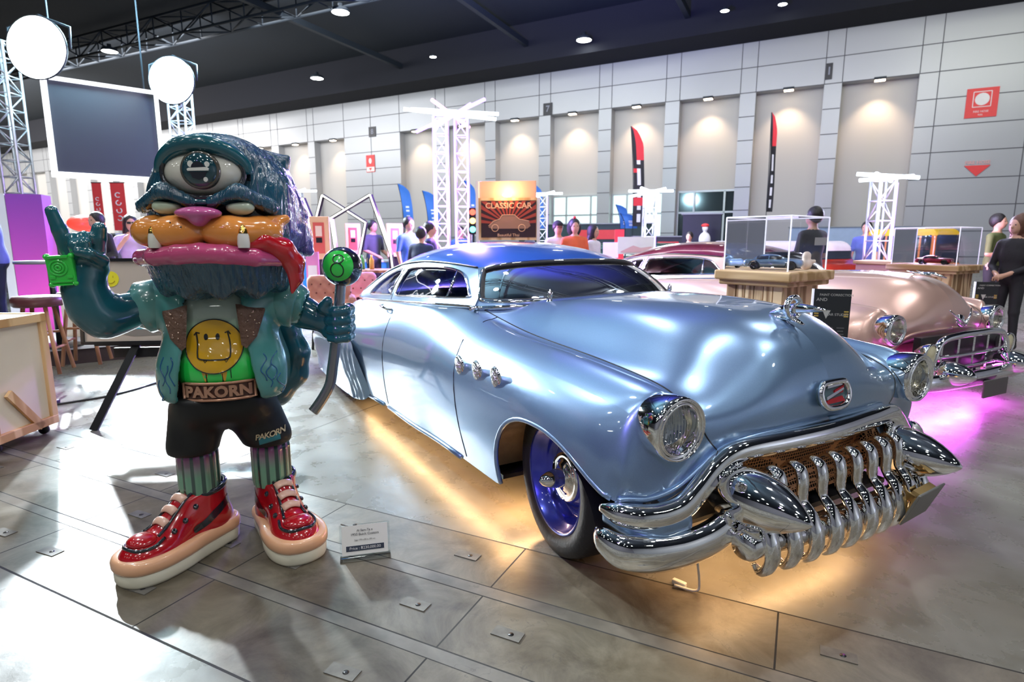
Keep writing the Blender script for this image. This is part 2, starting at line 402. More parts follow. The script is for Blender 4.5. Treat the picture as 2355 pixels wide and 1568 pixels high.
# glazed doors under the boards
GL = mat('door_glass_dark', (.02, .03, .035), .08, 0, spec=.8); GLL = mat('door_glass_lit', (.25, .33, .34), .2, emit=(.65, .95, .92), estr=.9)
for n_, (a, dark) in enumerate(((ALC[2], 1), (ALC[3], 0), (ALC[4], 0))):
    e = empty('door_%d' % (n_+1)); e['kind'] = 'structure'
    m = MB(WR); wb(a[0], a[1], 0, 4.05, .5, .58); m.build('glazing', GL if dark else GLL, e)
    m = MB(WR)
    for x in (a[0]+.06, a[0]+.95, a[1]-.55): wb(x-.05, x+.05, 0, 4.05, .42, .5)
    wb(a[0], a[1], 2.85, 2.95, .42, .5); wb(a[0], a[1], 4.0, 4.1, .42, .5); m.build('door_frame', mat('steel_frame', (.4, .42, .43), .4, .6), e)
# the other walls and the roof
m = MB(); m.box((-119, 12, 5.7), (.4, 72, 11.4)); tag(m.build('wall_left', CLAD), None, None, kind='structure')
m = MB(); m.box((22.2, 12, 5.7), (.4, 70, 11.4)); tag(m.build('wall_right', CLAD), None, None, kind='structure')
m = MB(); m.box((-48, -22.2, 5.7), (142, .4, 11.4)); tag(m.build('wall_front', mat('front_wall', (.2, .2, .22), .6)), None, None, kind='structure')
CEIL = mat('ceiling_black', (.011, .017, .025), .8, cvar=(.1, .3)); m = MB(); m.box((-48, 10, 13.6), (146, 75, .3)); tag(m.build('ceiling', CEIL), 'dark unlit hall ceiling', None, kind='structure')
m = MB(WR); m.box((-52, -1.2, 12.6), (150, 2.4, 2.5)); tag(m.build('ceiling_bulkhead', mat('bulkhead_black', (.006, .007, .012), .9)), 'dark bulkhead over the far wall', None, kind='structure')
def truss(name, a, b_, w, r, mt, n, parent=None, up=(0, 0, 1)):
    """square lattice girder from a to b"""
    a = Vector(a); b_ = Vector(b_); d = (b_-a); L_ = d.length; M = frame(a, d, Vector(up) if abs(d.normalized().dot(Vector(up))) < .9 else Vector((1, 0, 0)))
    m = MB(M); h = w/2; C = [(-h, -h), (h, -h), (h, h), (-h, h)]
    for y, z in C: m.cyl((0, y, z), (L_, y, z), r, 8)
    for k in range(n):
        x0 = L_*k/n; x1_ = L_*(k+1)/n
        for i in range(4):
            p, q = C[i], C[(i+1) % 4]
            if (k+i) % 2: p, q = q, p
            m.cyl((x0, *p), (x1_, *q), r*.55, 6)
            m.cyl((x1_, *C[i]), (x1_, *C[(i+1) % 4]), r*.5, 6)
    return m.build(name, mt, parent)
STEELD = mat('roof_steel', (.022, .03, .04), .6, .3)
for k, y in enumerate((5.5, 14, 22.5)):
    o = truss('roof_truss', (-60, y, 12.6), (14, y, 12.6), 1.1, .07, STEELD, 32); tag(o, 'dark lattice roof truss, the %s' % ('nearest overhead', 'middle one', 'one closest to the far wall')[k], 'truss', 'roof trusses')
for k, x in enumerate((-24, -15, -6, 3)):
    m = MB().box((x, 10, 12.35), (.25, 48, .3)); tag(m.build('roof_beam', STEELD), 'long dark roof beam under the ceiling, %s' % ('leftmost', 'second from the left', 'third from the left', 'rightmost')[k], 'beam', 'roof beams')
# high bay lamps
BE = emat('bay_glow', (.95, 1, .95), 22.); 
m = MB(); m.mi = 0; m.lathe([(.5, -.02), (.98, -.02), (1.0, .02), (.9, .35), (.25, .6), (.25, .9), (0, .9)], 28); m.mi = 1; m.lathe([(0, -.03), (.93, -.03)], 28)
proto = None; names = ['bright round high bay lamp left of the middle truss', 'small bright high bay lamp above the hanging screen', 'largest bright round ceiling lamp above the car roof', 'warm white round ceiling lamp above the cyclops statue', 'faint ceiling lamp above the violet neon mast', 'tiny ceiling lamp near the top edge of the picture', 'tiny ceiling lamp, rightmost at the top edge']
for i, (p, r) in enumerate(BAYS):
    if proto is None: o = proto = m.build('ceiling_lamp', [STEELD, BE])
    else: o = proto.copy(); COL.objects.link(o)
    o.location = p; o.scale = (r, r, r); tag(o, names[i], 'ceiling lamp', 'high bay lamps')
# lamps behind the photographer (mirrored by chrome and paint)
k = 0
for x in (-18, -12, -6, 0, 6, 12):
    for y in (-15, -9, -3, 3):
        o = proto.copy(); COL.objects.link(o); o.location = (x+.6*math.sin(k*2.1), y, 11.8); o.scale = (.42,)*3; tag(o, 'round high bay lamp high above the cars, out of the picture', 'ceiling lamp', 'high bay lamps out of view'); k += 1
# warm downlights at the bay tops
DLM = emat('downlight_glow', (1, .74, .5), 16.)
for i, a in enumerate(ALC[:13]):
    xc = (a[0]+a[1])/2 if i < 8 else a[0]+2.2
    m = MB(); m.mi = 0; m.box((0, 0, .06), (.5, .3, .12)); m.mi = 1; m.box((0, 0, -.02), (.42, .24, .04))
    p = wp(xc, -.25, AT-.12); o = m.build('wall_downlight', [STEELD, DLM], loc=p, rz=-WA)
    tag(o, 'warm downlight at the top of wall bay %s' % (['right of the red flags', 'above the thin feather flag', 'left of the thin feather flag', 'above the tall red black feather flag', 'left of the tall red black flag', 'right of the violet neon mast', 'behind the violet neon mast', 'left of the violet neon mast', 'right above the statue fur', 'closest to the statue head', 'behind the hanging screen', 'near the red banners', 'far left under the screen'][i]), 'downlight', 'bay downlights')
    s = spot('downlight_beam', p+Vector((0, -.1, -.1)), wp(xc, .5, 5.2), 260, (1, .72, .48), .1, 95, .8)
# signs on the wall
RED = mat('sign_red', (.72, .05, .05), .5)
def plate(name, xa, xb, za, zb, mt, extra=None, label='', cat='sign', group=None):
    M = WR @ Matrix.Translation((xa-4.14, -.03, za)) @ Matrix.Rotation(math.pi/2, 4, 'X')
    e = empty(name, (0, 0, 0), 0, label, cat, group)
    m = MB(M); m.box(((xb-xa)/2, (zb-za)/2, 0), (xb-xa, zb-za, .03)); m.build('sign_board', mt, e)
    if extra: extra(M, xb-xa, zb-za, e)
    return e
SW = mat('sign_white', (.75, .72, .7), .5)
def hyd(M, w_, h_, e):
    m = MB(M @ Matrix.Translation((w_/2, h_*.62, .02))); s_ = w_*.28
    for i in range(4):
        c = [(s_, s_), (-s_, s_), (-s_, -s_), (s_, -s_)]; m.box(((c[i][0]+c[(i+1) % 4][0])/2, (c[i][1]+c[(i+1) % 4][1])/2, 0), (2*s_ if i % 2 == 0 else .03, .03 if i % 2 == 0 else 2*s_, .01))
    m.prism([(math.cos(k*math.pi/8)*s_*.82, math.sin(k*math.pi/8)*s_*.82) for k in range(16)], -.005, .01)
    m.build('reel_symbol', SW, e)
    m = MB(M)
    for q, sz in ((.2, .15), (.09, .11)): V, F = text_mesh('FIRE HOSE' if sz > .12 else 'REEL', sz*.8, M @ Matrix.Translation((w_/2, h_*q, .02)), .004); n0 = MB(); n0.add(V, F); n0.build('sign_text', SW, e)
plate('fire_equipment_sign', 6.05, 7.2, 6.75, 8.0, RED, hyd, 'red square wall sign with white round hose reel symbol')
M = WR @ Matrix.Translation((6.75-4.14, -.03, 4.2)) @ Matrix.Rotation(math.pi/2, 4, 'X')
e = empty('arrow_sign', (0, 0, 0), 0, 'red downward triangle sign with pale lettering above it', 'sign')
m = MB(M); m.prism([(0, 0), (.48, .48), (-.48, .48)], -.01, .02); m.build('triangle', RED, e)
V, F = text_mesh('FIRE HOSE', .2, M @ Matrix.Translation((0, .6, 0)), .01, .004); n0 = MB(); n0.add(V, F); n0.build('lettering', mat('pale_red', (.7, .4, .38), .5), e)
def hyd2(M, w_, h_, e):
    m = MB(M @ Matrix.Translation((w_/2, h_*.66, .02))); m.prism([(math.cos(k*math.pi/6)*.14, math.sin(k*math.pi/6)*.2) for k in range(12)], 0, .01); m.build('symbol', SW, e)
    m = MB(M @ Matrix.Translation((w_/2, h_*.17, .02))); m.box((0, 0, 0), (w_*.92, h_*.27, .01)); m.build('lower_panel', SW, e)
    m = MB(M @ Matrix.Translation((w_/2, h_*.08, .03))); m.prism([(0, 0), (.14, .2), (-.14, .2)], 0, .01); m.build('arrow', RED, e)
plate('fire_point_sign', -29.3, -28.5, 6.3, 7.5, RED, hyd2, 'small red and white fire point sign above the neon zigzag frames')
DK = mat('number_plate_dark', (.015, .015, .02), .4)
def num(t):
    def f_(M, w_, h_, e): V, F = text_mesh(t, .5, M @ Matrix.Translation((w_/2, h_/2, .02)), .005, .01); n0 = MB(); n0.add(V, F); n0.build('numeral', mat('numeral_grey', (.22, .23, .28), .5), e)
    return f_
plate('column_number_sign', .33, .62, 9.1, 9.85, DK, num('1'), 'narrow black numbered plate on the column, rightmost of three', group='column number plates')
plate('column_number_sign', -14.95, -14.35, 8.9, 9.6, DK, num('7'), 'black numbered plate on the column right of the neon mast', group='column number plates')
plate('column_number_sign', -28.95, -28.3, 8.75, 9.45, DK, num('8'), 'black numbered plate on the wall above the fire point sign', group='column number plates')
# ================================================================== the cars
def spline_grid(C, nu, nv, smooth=4):
    """C[u][v] control points -> dense grid through them"""
    C = np.asarray(C, float); A = np.stack([catmull(C[:, j], nu) for j in range(C.shape[1])], 1)
    B = np.stack([catmull(A[i], nv) for i in range(A.shape[0])], 0)
    for _ in range(smooth):
        D = B.copy(); D[1:-1] = .5*B[1:-1]+.25*(B[:-2]+B[2:]); E_ = D.copy(); D[:, 1:-1] = .5*E_[:, 1:-1]+.25*(E_[:, :-2]+E_[:, 2:]); D[:, 0, 1] = 0; B = D
    return B
class Body:
    """car body shell (right half, y<=0), u along the length from tail to nose, v from the centre line to the sill"""
    def __init__(s, T, nu=8, nv=8):
        s.nu, s.nv = nu, nv; s.C = np.array(T, float); s.C[:, :, 1] *= -1; s.G = spline_grid(s.C, nu, nv)
    def S(s, u, v):
        a = np.clip(np.asarray(u, float)*s.nu, 0, s.G.shape[0]-1.001); b = np.clip(np.asarray(v, float)*s.nv, 0, s.G.shape[1]-1.001)
        i = a.astype(int); j = b.astype(int); fa = (a-i)[..., None]; fb = (b-j)[..., None]; G = s.G
        return (G[i, j]*(1-fa)+G[i+1, j]*fa)*(1-fb)+(G[i, j+1]*(1-fa)+G[i+1, j+1]*fa)*fb
    def inv(s, x, z, vlo=4., vhi=8.):
        """(u,v) on the flank whose side view position is (x,z)"""
        i0, j0 = 0, int(vlo*s.nv); G = s.G[:, j0:int(vhi*s.nv)+1]; d = (G[..., 0]-x)**2+(G[..., 2]-z)**2
        i, j = np.unravel_index(d.argmin(), d.shape); u, v = i/s.nu, (j+j0)/s.nv; st = .06
        for _ in range(40):
            best = None
            for du in (-st, 0, st):
                for dv in (-st, 0, st):
                    p = s.S(u+du, v+dv); q = (p[0]-x)**2+(p[2]-z)**2
                    if best is None or q < best[0]: best = (q, u+du, v+dv)
            if best[1] == u and best[2] == v: st *= .6
            u, v = best[1], best[2]
        return u, v
def gridmesh(P, mirror=True, flip=False):
    n, m_ = P.shape[:2]; V = P.reshape(-1, 3).tolist(); F = []
    for i in range(n-1):
        for j in range(m_-1):
            f = (i*m_+j, (i+1)*m_+j, (i+1)*m_+j+1, i*m_+j+1); F.append(f[::-1] if flip else f)
    if mirror:
        k = len(V); V += [(x, -y, z) for x, y, z in V]; F += [tuple(i+k for i in f[::-1]) for f in F]
    return V, F
def polypanel(outer, holes, fn, h=.04):
    """triangulated 2D panel with holes, mapped into space by fn(a,b)"""
    pts = []; edges = []
    for lp in [outer]+holes:
        n0 = len(pts); n = len(lp); pts += [Vector((p[0], p[1])) for p in lp]; edges += [(n0+i, n0+(i+1) % n) for i in range(n)]
    def inside(p, lp):
        c = False; n = len(lp)
        for i in range(n):
            a, b = lp[i], lp[(i+1) % n]
            if (a[1] > p[1]) != (b[1] > p[1]) and p[0] < (b[0]-a[0])*(p[1]-a[1])/(b[1]-a[1])+a[0]: c = not c
        return c
    xs = [p[0] for p in outer]; ys = [p[1] for p in outer]
    x = min(xs)+h/2
    while x < max(xs):
        y = min(ys)+h/2
        while y < max(ys):
            if inside((x, y), outer) and not any(inside((x, y), q) for q in holes): pts.append(Vector((x, y)))
            y += h
        x += h
    r = delaunay_2d_cdt(pts, edges, [], 0, 1e-6); V2, F2 = r[0], r[2]; F = []
    for f in F2:
        c = (sum(V2[i].x for i in f)/len(f), sum(V2[i].y for i in f)/len(f))
        if inside(c, outer) and not any(inside(c, q) for q in holes): F.append(tuple(f))
    return [fn(v.x, v.y) for v in V2], F
def rloop(P, n=6, closed=True): return [tuple(p) for p in catmull(P, n, closed)]
def offset2(lp, d):
    P = np.array(lp); N = len(P); out = []
    area_ = sum(P[i][0]*P[(i+1) % N][1]-P[(i+1) % N][0]*P[i][1] for i in range(N)); sg = 1 if area_ > 0 else -1
    for i in range(N):
        t = P[(i+1) % N]-P[i-1]; t = t/max(np.linalg.norm(t), 1e-9); out.append(tuple(P[i]+sg*d*np.array([-t[1], t[0]])))
    return out

# control table: one row per station, (x,y,z) for v0..v8
def body_table(p):
    hz = p.get('hood_dz', 0.)
    X = [-4.3, -4.24, -3.95, -3.45, -2.9, -2.4, -1.82, -1.3, -.95, -.5, 0, .33]
    Z0 = [.22, .45, .70, .83, .90, .925, .93, .935, .965, 1.035, 1.047, 1.02]
    rows = []
    for i, (x, z) in enumerate(zip(X, Z0)):
        zc = {0: .18, 1: .40, 2: .62, 3: .75, 4: .83, 5: .865, 6: .905, 7: .93, 8: .955, 9: .85, 10: .825, 11: .80}[i]
        if i <= 1: r = [(x, 0, z), (x, .2, z), (x+.02, .40, z), (x+.06, .52, z-.02), (x+.12, .60, z-.04), (x+.26, .72, z-.07), (x+.45, .84, z-.08+.03*i), (x+.5, .87, .2+.05*i), (x+.5, .87, .12)]
        else:
            r = [(x, 0, z), (x, .22, z-.005)]
            if i < 8:
                yb = [0, 0, .60, .66, .72, .745, .75, .745][i]
                r += [(x, .45, z-.02), (x, .60, (z+zc)/2), (x, yb+.01, zc), (x, yb+.10, zc-.05-(.03 if i < 6 else 0)), (x, [0, 0, .90, .955, .96, .95, .945, .945][i], .66-.03*(i < 4)), (x, [0, 0, .93, .985, .985, .965, .96, .955][i], .42), (x, .94, [0, 0, .10, .09, .12, .18, .22, .22][i])]
            elif i == 8: r += [(x, .46, .985), (x, .69, .955), (x, .765, .918), (x, .87, .835), (x, .945, .68), (x, .955, .45), (x, .92, .22)]
            elif i == 9: r += [(x, .44, .995), (x, .64, .862), (x, .735, .872), (x, .86, .80), (x, .945, .67), (x, .955, .45), (x, .92, .22)]
            elif i == 10: r += [(x, .42, .99), (x, .625, .825), (x, .73, .858), (x, .86, .79), (x, .945, .67), (x, .955, .45), (x, .92, .22)]
            elif i == 11: r += [(x, .40, .945), (x, .62, .795), (x, .725, .835), (x, .85, .765), (x, .93, .65), (x, .945, .47), (x, .92, .30)]
        rows.append(r)
    rows.append([(.515, 0, .955), (.51, .22, .935), (.495, .40, .85), (.47, .62, .765), (.475, .72, .82), (.455, .84, .75), (.45, .91, .62), (.45, .925, .50), (.45, .92, .40)])
    rows.append([(.605, 0, .865), (.60, .22, .835), (.585, .41, .76), (.56, .61, .715), (.53, .72, .795), (.505, .83, .72), (.50, .89, .60), (.48, .90, .50), (.47, .91, .42)])
    rows.append([(.648, 0, .755), (.638, .23, .74), (.612, .44, .69), (.585, .58, .645), (.55, .71, .68), (.535, .81, .62), (.525, .875, .545), (.505, .885, .49), (.49, .90, .44)])
    rows.append([(.645, 0, .635), (.635, .24, .63), (.608, .43, .615), (.588, .52, .585), (.575, .60, .53), (.562, .69, .475), (.545, .79, .452), (.52, .85, .455), (.50, .90, .455)])
    rows = np.array(rows, float)
    if hz: rows[:, :3, 2] += hz*np.clip((rows[:, :3, 0]+1)/.5, 0, 1)*np.clip((.75-rows[:, :3, 0])/.2, 0, 1)
    rear = np.clip((-2.15-rows[:, :, 0])/.35, 0, 1)*np.clip((rows[:, :, 0]+4.3)/.8, 0, 1)
    if p.get('rear_bulge', .05): rows[:, 6:8, 1] += p.get('rear_bulge', .05)*rear[:, 6:8]
    return rows

def hoodlamp(parent, c, R, tilt=0., lensmat=None):
    """head lamp: deep chrome bezel, inner ring, ribbed lens"""
    e = empty('headlight', c); e.parent = parent; e.rotation_euler = (0, tilt, 0)
    M = Matrix.Rotation(math.pi/2, 4, 'Y')   # lathe axis z -> +x
    m = MB(M); m.lathe([(R*1.02, -.095), (R*1.11, -.060), (R*1.15, -.025), (R*1.15, .005), (R*1.09, .026), (R*1.0, .02), (R*.97, -.005), (R*.93, -.01)], 40); m.build('bezel', CHROME, e)
    m = MB(M); m.lathe([(R*.97, -.01), (R*.965, .018), (R*.90, .026), (R*.86, .012), (R*.86, -.03)], 40); m.build('retaining_ring', CHROME, e)
    prof = [(R*.87*math.sin(a), -.012+R*.30*(math.cos(a)-math.cos(1.25))) for a in np.linspace(1.25, 0, 12)]
    k = .87*R/prof[0][0]; m = MB(M); m.lathe([(r*k, z) for r, z in prof], 36); m.build('lens', lensmat or LENS, e)
    m = MB(M); m.lathe([(R*.86, -.012), (R*.7, -.05), (R*.4, -.085), (.012, -.10), (.012, -.06), (0, -.055)], 32); m.build('reflector', REFL, e)
    return e
def lens_material():
    m = bpy.data.materials.new('ribbed_lens'); m.use_nodes = True; nt = m.node_tree; nt.nodes.clear(); L = nt.links
    o = nt.nodes.new('ShaderNodeOutputMaterial'); t = nt.nodes.new('ShaderNodeBsdfTransparent'); g = nt.nodes.new('ShaderNodeBsdfGlossy'); g.inputs['Roughness'].default_value = .05
    t.inputs[0].default_value = (.85, .85, .8, 1); tc = nt.nodes.new('ShaderNodeTexCoord'); w = nt.nodes.new('ShaderNodeTexWave'); w.bands_direction = 'Y'; w.inputs['Scale'].default_value = 22; w.inputs['Distortion'].default_value = .6
    L.new(tc.outputs['Object'], w.inputs['Vector']); bp = nt.nodes.new('ShaderNodeBump'); bp.inputs['Strength'].default_value = .9; bp.inputs['Distance'].default_value = .01; L.new(w.outputs['Fac'], bp.inputs['Height']); L.new(bp.outputs[0], g.inputs['Normal'])
    x = nt.nodes.new('ShaderNodeMixShader'); x.inputs[0].default_value = .42; L.new(t.outputs[0], x.inputs[1]); L.new(g.outputs[0], x.inputs[2]); L.new(x.outputs[0], o.inputs[0]); return m
LENS = lens_material(); REFL = mat('reflector', (.80, .76, .62), .22, 1., bump=(40, .3))
def glass_tint(): return glassmat('car_glass', (.30, .33, .36), .07)

def make_car(name, label, p, O, ang):
    root = empty(name, O, ang, label, 'car')
    B = Body(body_table(p)); PT = p['paint']; RP = p['roof_paint']; GAP = DARK; NU = len(B.C)-1
    def mirr(V, F):
        k = len(V); return V+[(x, -y, z) for x, y, z in V], F+[tuple(i+k for i in f[::-1]) for f in F]
    def seam(m, pts, r=.0028):
        m.mi = 1
        for sgn in (1, -1): m.tube([(q[0], q[1]*sgn, q[2]) for q in pts], r, 6)
        m.mi = 0
    def ua(x): return B.inv(x, .66)[0]
    uc, ud, uq = 8.0, ua(-.74), ua(-1.84)   # cowl, front and rear door seams
    # edge of the flank: sill, wheel arch, nose
    def arch(xs=-.245, xf=.48):
        a = [(xs, .235), (xs-.012, .30), (xs-.005, .38), (xs+.03, .47), (xs+.09, .545), (xs+.18, .592), (xs+.28, .607), (xs+.39, .602), (xs+.50, .575), (xs+.59, .535), (xs+.67, .490), (xf, .455)]
        return rloop(a, 5, False)
    sill = lambda x: float(np.interp(x, [-4.3, -3.8, -3.3, -2.4, -1.8, -.3], [.16, .09, .09, .17, .222, .235]))
    A = arch(); eb = [(x, sill(x)) for x in np.linspace(-3.78, -.30, 60)]+A
    EU = [B.inv(x, z) for x, z in eb]; EU = [(u, min(v, 8.)) for u, v in EU]+[(u, 8. if u < 14.2 else 8) for u in np.linspace(EU[-1][0]+.15, NU, 8)]
    eu = np.array(EU)
    # dense columns: top parameter at v=5 runs evenly, bottom follows the edge curve
    us = np.linspace(eu[0][0], NU, 150); sl = np.r_[0, np.cumsum(np.hypot(np.diff([b[0] for b in eb]), np.diff([b[1] for b in eb])))]
    eu_e = eu[:len(eb)]; n_e = len(eb)
    # correspondence by x at the top vs arc position of the edge
    tx = B.S(us, np.full(150, 5.))[:, 0]; kx = []; 
    ex = np.array([b[0] for b in eb]); arc = sl/sl[-1]
    key_t = [-3.78, -.42, -.22, -.05, .28, .47, .52]; ia = len(eb)-len(A)
    def near(z, lo, hi): 
        return arc[min(range(lo, hi), key=lambda i: abs(eb[i][1]-z)+abs(eb[i][0])*0)]
    key_a = [0, arc[ia], arc[ia+10], arc[ia+20], arc[ia+37], arc[ia+50], 1.]
    colE = []
    for u, x in zip(us, tx):
        if x < .52 and u <= 14.4:
            a = np.interp(x, key_t, key_a); colE.append((np.interp(a, arc, eu_e[:, 0]), np.interp(a, arc, eu_e[:, 1])))
        else: colE.append(None)
    last = max(i for i, c in enumerate(colE) if c is not None); le = colE[last]
    for i in range(last+1, 150):
        t = (i-last)/(149-last); colE[i] = (le[0]*(1-t)+NU*t, le[1]*(1-t)+8.*t)
    colE = np.array(colE)
    vt = np.linspace(0, 1, 26)
    def flank(i0, i1, v0=5.):
        U = us[i0:i1+1, None]*(1-vt)+colE[i0:i1+1, 0, None]*vt; Vv = v0*(1-vt)+colE[i0:i1+1, 1, None]*vt; return B.S(U, Vv)
    ci = lambda u: int(np.abs(us-u).argmin())
    id_, iq = ci(ud), ci(uq)
    def upper(u0, u1, v0, v1, nu=None, nv=None):
        U = np.linspace(u0, u1, nu or int((u1-u0)*9)+2); Vv = np.linspace(v0, v1, nv or int((v1-v0)*9)+2); return B.S(*np.meshgrid(U, Vv, indexing='ij'))
    # hood
    hv = 3.
    m = MB(); V, F = gridmesh(upper(uc, NU, 0, hv)); m.add(V, F, True); seam(m, B.S(np.linspace(uc, NU, 60), np.full(60, hv))+[0, 0, .0005]); hood = m.build('hood', [PT, GAP], root)
    # front fenders
    def uptop(i0, i1, v0):
        U = us[i0:i1+1][:, None]+0*np.linspace(v0, 5, 16); Vv = 0*us[i0:i1+1][:, None]+np.linspace(v0, 5, 16); return B.S(U, Vv)
    for nm, i0, i1, v0 in (('front_fender', id_, 149, hv), ('door', iq, id_, 4.), ('rear_quarter_panel', 0, iq, 4.)):
        for sgn in (1, -1):
            m = MB()
            for P in (uptop(i0, i1, v0), flank(i0, i1)):
                V, F = gridmesh(P, False)
                if sgn < 0: V = [(x, -y, z) for x, y, z in V]; F = [f[::-1] for f in F]
                m.add(V, F, True)
            if nm != 'rear_quarter_panel':
                c = flank(i0, i1)[0]; m.mi = 1; m.tube([(q[0], q[1]*sgn-.0*sgn, q[2]) for q in c[::3]], .003, 6)
            if nm == 'front_fender':
                E_ = flank(i0, i1)[:, -1]; k = [i for i in range(len(E_)) if E_[i][0] > -.27 and i+i0 <= last]; m.mi = 0; m.tube([(E_[i][0], (E_[i][1]+.006)*sgn, E_[i][2]) for i in k], .011, 8)
            if nm != 'front_fender': E_ = flank(i0, i1)[:, -1]; m.mi = 0; m.tube([(q[0], (q[1]-.0)*sgn, q[2]) for q in E_[::4]], .013, 8)
            m.build(nm, [PT, GAP], root)
    # cowl, deck and the rest of the top
    m = MB()
    for P in (upper(0, uc, 0, 4.), upper(uc-.02, ud, hv, 4.) if ud > uc else None, upper(0, eu[0][0], 4., 8.)):
        if P is not None: V, F = gridmesh(P); m.add(V, F, True)
    m.build('deck_and_cowl', PT, root)
    m = MB(); e0 = B.S(np.full(60, NU), np.linspace(0, 8, 60)); P = np.stack([e0, e0+[.004, 0, -.02], e0+[-.03, 0, -.06], e0*[1, .97, 1]+[-.10, 0, -.10], e0*[1, .9, 1]+[-.22, 0, -.14]], 0); P[:, 0, 1] = 0
    V, F = gridmesh(P); m.add(V, F, True)
    for sg in (1, -1): m.tube([(q[0]+.002, q[1]*sg, q[2]+.004) for q in e0[::2]], .010, 8)
    m.build('nose_lip', PT, root)
    # floor pan and wheel wells keep the light out of the shell
    m = MB(); m.box((-2.3, 0, .22), (3.9, 1.7, .02)); m.box((.2, 0, .30), (.9, .9, .02)); m.build('floor_pan', DARK, root)
    WELL = mat('wheel_well', (.42, .27, .15), .8, cvar=(9, .3), bump=(16, .8))
    for sgn in (-1, 1):
        m = MB(); n = 18
        for k in range(n):
            a0, a1 = math.pi*k/n, math.pi*(k+1)/n; r = .42; m.mi = 0 if a0 > 1.2 else 1
            m.quad(*[(r*math.cos(a), sgn*y, .25+.33*math.sin(a)) for a, y in ((a0, .50), (a1, .50), (a1, .905), (a0, .905))])
            m.quad((r*math.cos(a0), sgn*.5, .22+.36*math.sin(a0)), (r*math.cos(a1), sgn*.5, .22+.36*math.sin(a1)), (r*math.cos(a1), sgn*.5, .20), (r*math.cos(a0), sgn*.5, .20))
        m.build('wheel_well', [WELL, DARK], root)
    # ---------------- greenhouse
    by = lambda x: float(np.interp(x, [-3.6, -3.2, -2.5, -2.1, -1.44, -.92], [.60, .70, .745, .76, .755, .715]))
    bz = lambda x: float(np.interp(x, [-3.6, -3.2, -2.5, -2.1, -1.44, -.92], [.80, .815, .858, .885, .928, .955]))
    RE = [(-3.35, .62, .86), (-3.05, .60, .965), (-2.75, .59, 1.055), (-2.35, .59, 1.130), (-1.9, .595, 1.165), (-1.5, .59, 1.165), (-1.25, .575, 1.155), (-1.16, .565, 1.15)]
    rex = [r[0] for r in RE]; ry = lambda x: float(np.interp(x, rex, [r[1] for r in RE])); rz_ = lambda x: float(np.interp(x, rex, [r[2] for r in RE]))
    def side(sgn):
        def f_(x, z):
            b, t = bz(x), rz_(x); k = (z-b)/max(t-b, .02); k = min(max(k, -.1), 1.05); y = by(x)*(1-k)+ry(x)*k+.02*4*k*(1-k)*min(max((-1.02-x)/.3, 0), 1); return (x, -sgn*y, z)
        return f_
    topl = [(r[0], r[2]) for r in RE]; topc = rloop(topl, 4, False)
    outer = [(x, bz(x)-.01) for x in np.linspace(-.905, -3.36, 30)]+topc+[(-1.082, 1.108), (-1.0, 1.052), (-.93, .998)]
    if p.get('pillars'): pass
    W1 = rloop([(-1.06, .992), (-1.50, .962), (-1.95, .932), (-2.10, .926), (-2.135, .945), (-2.142, 1.0), (-2.148, 1.080), (-2.12, 1.108), (-1.9, 1.128), (-1.55, 1.138), (-1.36, 1.130), (-1.24, 1.108), (-1.13, 1.055), (-1.05, 1.01)], 4)
    W2 = rloop([(-2.23, .935), (-2.24, .918), (-2.48, .902), (-2.80, .880), (-2.84, .89), (-2.76, .955), (-2.60, 1.025), (-2.42, 1.078), (-2.27, 1.098), (-2.235, 1.085), (-2.23, 1.0)], 4)
    GT = glass_tint()
    for sgn in (1, -1):
        fn = side(sgn); V, F = polypanel(outer, [W1, W2], fn, .045); V = [tuple(v) for v in V]
        bm = MB(); bm.add(V, F, True); bm.mi = 1
        sc = [(-2.188, z) for z in np.linspace(bz(-2.2), rz_(-2.2), 8)]; bm.tube([fn(*q) for q in sc], .0025, 6)
        bm.build('cabin_side', [PT, GAP], root)
        for nm, wl in (('door_window', W1), ('quarter_window', W2)):
            e = empty(nm); e.parent = root
            V, F = polypanel(wl, [], lambda a, b: tuple(Vector(fn(a, b))-Vector((0, -sgn*.012, 0))), .06); mb = MB(); mb.add(V, F, True); mb.build('pane', GT, e)
            mb = MB(); mb.tube([fn(*q) for q in wl], .008, 6, closed=True); mb.build('chrome_surround', CHROME, e)
            if nm == 'door_window':
                mb = MB(); mb.tube([fn(-1.26, .972), fn(-1.34, 1.128)], .009, 6); mb.build('vent_bar', CHROME, e)
        mb = MB(); mb.tube([(x, -sgn*(by(x)+.012), bz(x)-.002) for x in np.linspace(-.86, -3.1, 26)], .011, 8, flat=(1.0, .9, (0, 0, 1))); mb.build('belt_moulding', CHROME, root)
        mb = MB(); mb.tube([(q[0], -sgn*(ry(q[0])+.004), q[1]+.002) for q in topc], .0055, 6); mb.build('drip_rail', GAP, root)
    # windshield: parameter w across, t up
    WB = [(-.60, 0, .985), (-.64, .30, .98), (-.75, .56, .968), (-.92, .712, .952)]; WT = [(-.98, 0, 1.195), (-1.0, .26, 1.19), (-1.06, .46, 1.175), (-1.16, .565, 1.15)]
    def ws(w, t):
        k = abs(w)*3; i = min(int(k), 2); f_ = k-i
        cb = catmull(WB, 8); ct = catmull(WT, 8); j = abs(w)*24; a = min(int(j), 23); g_ = j-a
        b = cb[a]*(1-g_)+cb[a+1]*g_; u = ct[a]*(1-g_)+ct[a+1]*g_; q = b*(1-t)+u*t; q = q+np.array([.03, 0, .012])*4*t*(1-t); return (q[0], -math.copysign(abs(q[1]), w) if w else 0., q[2])
    wo = [(w, 0) for w in np.linspace(-1, 1, 41)]+[(w, 1) for w in np.linspace(1, -1, 41)]
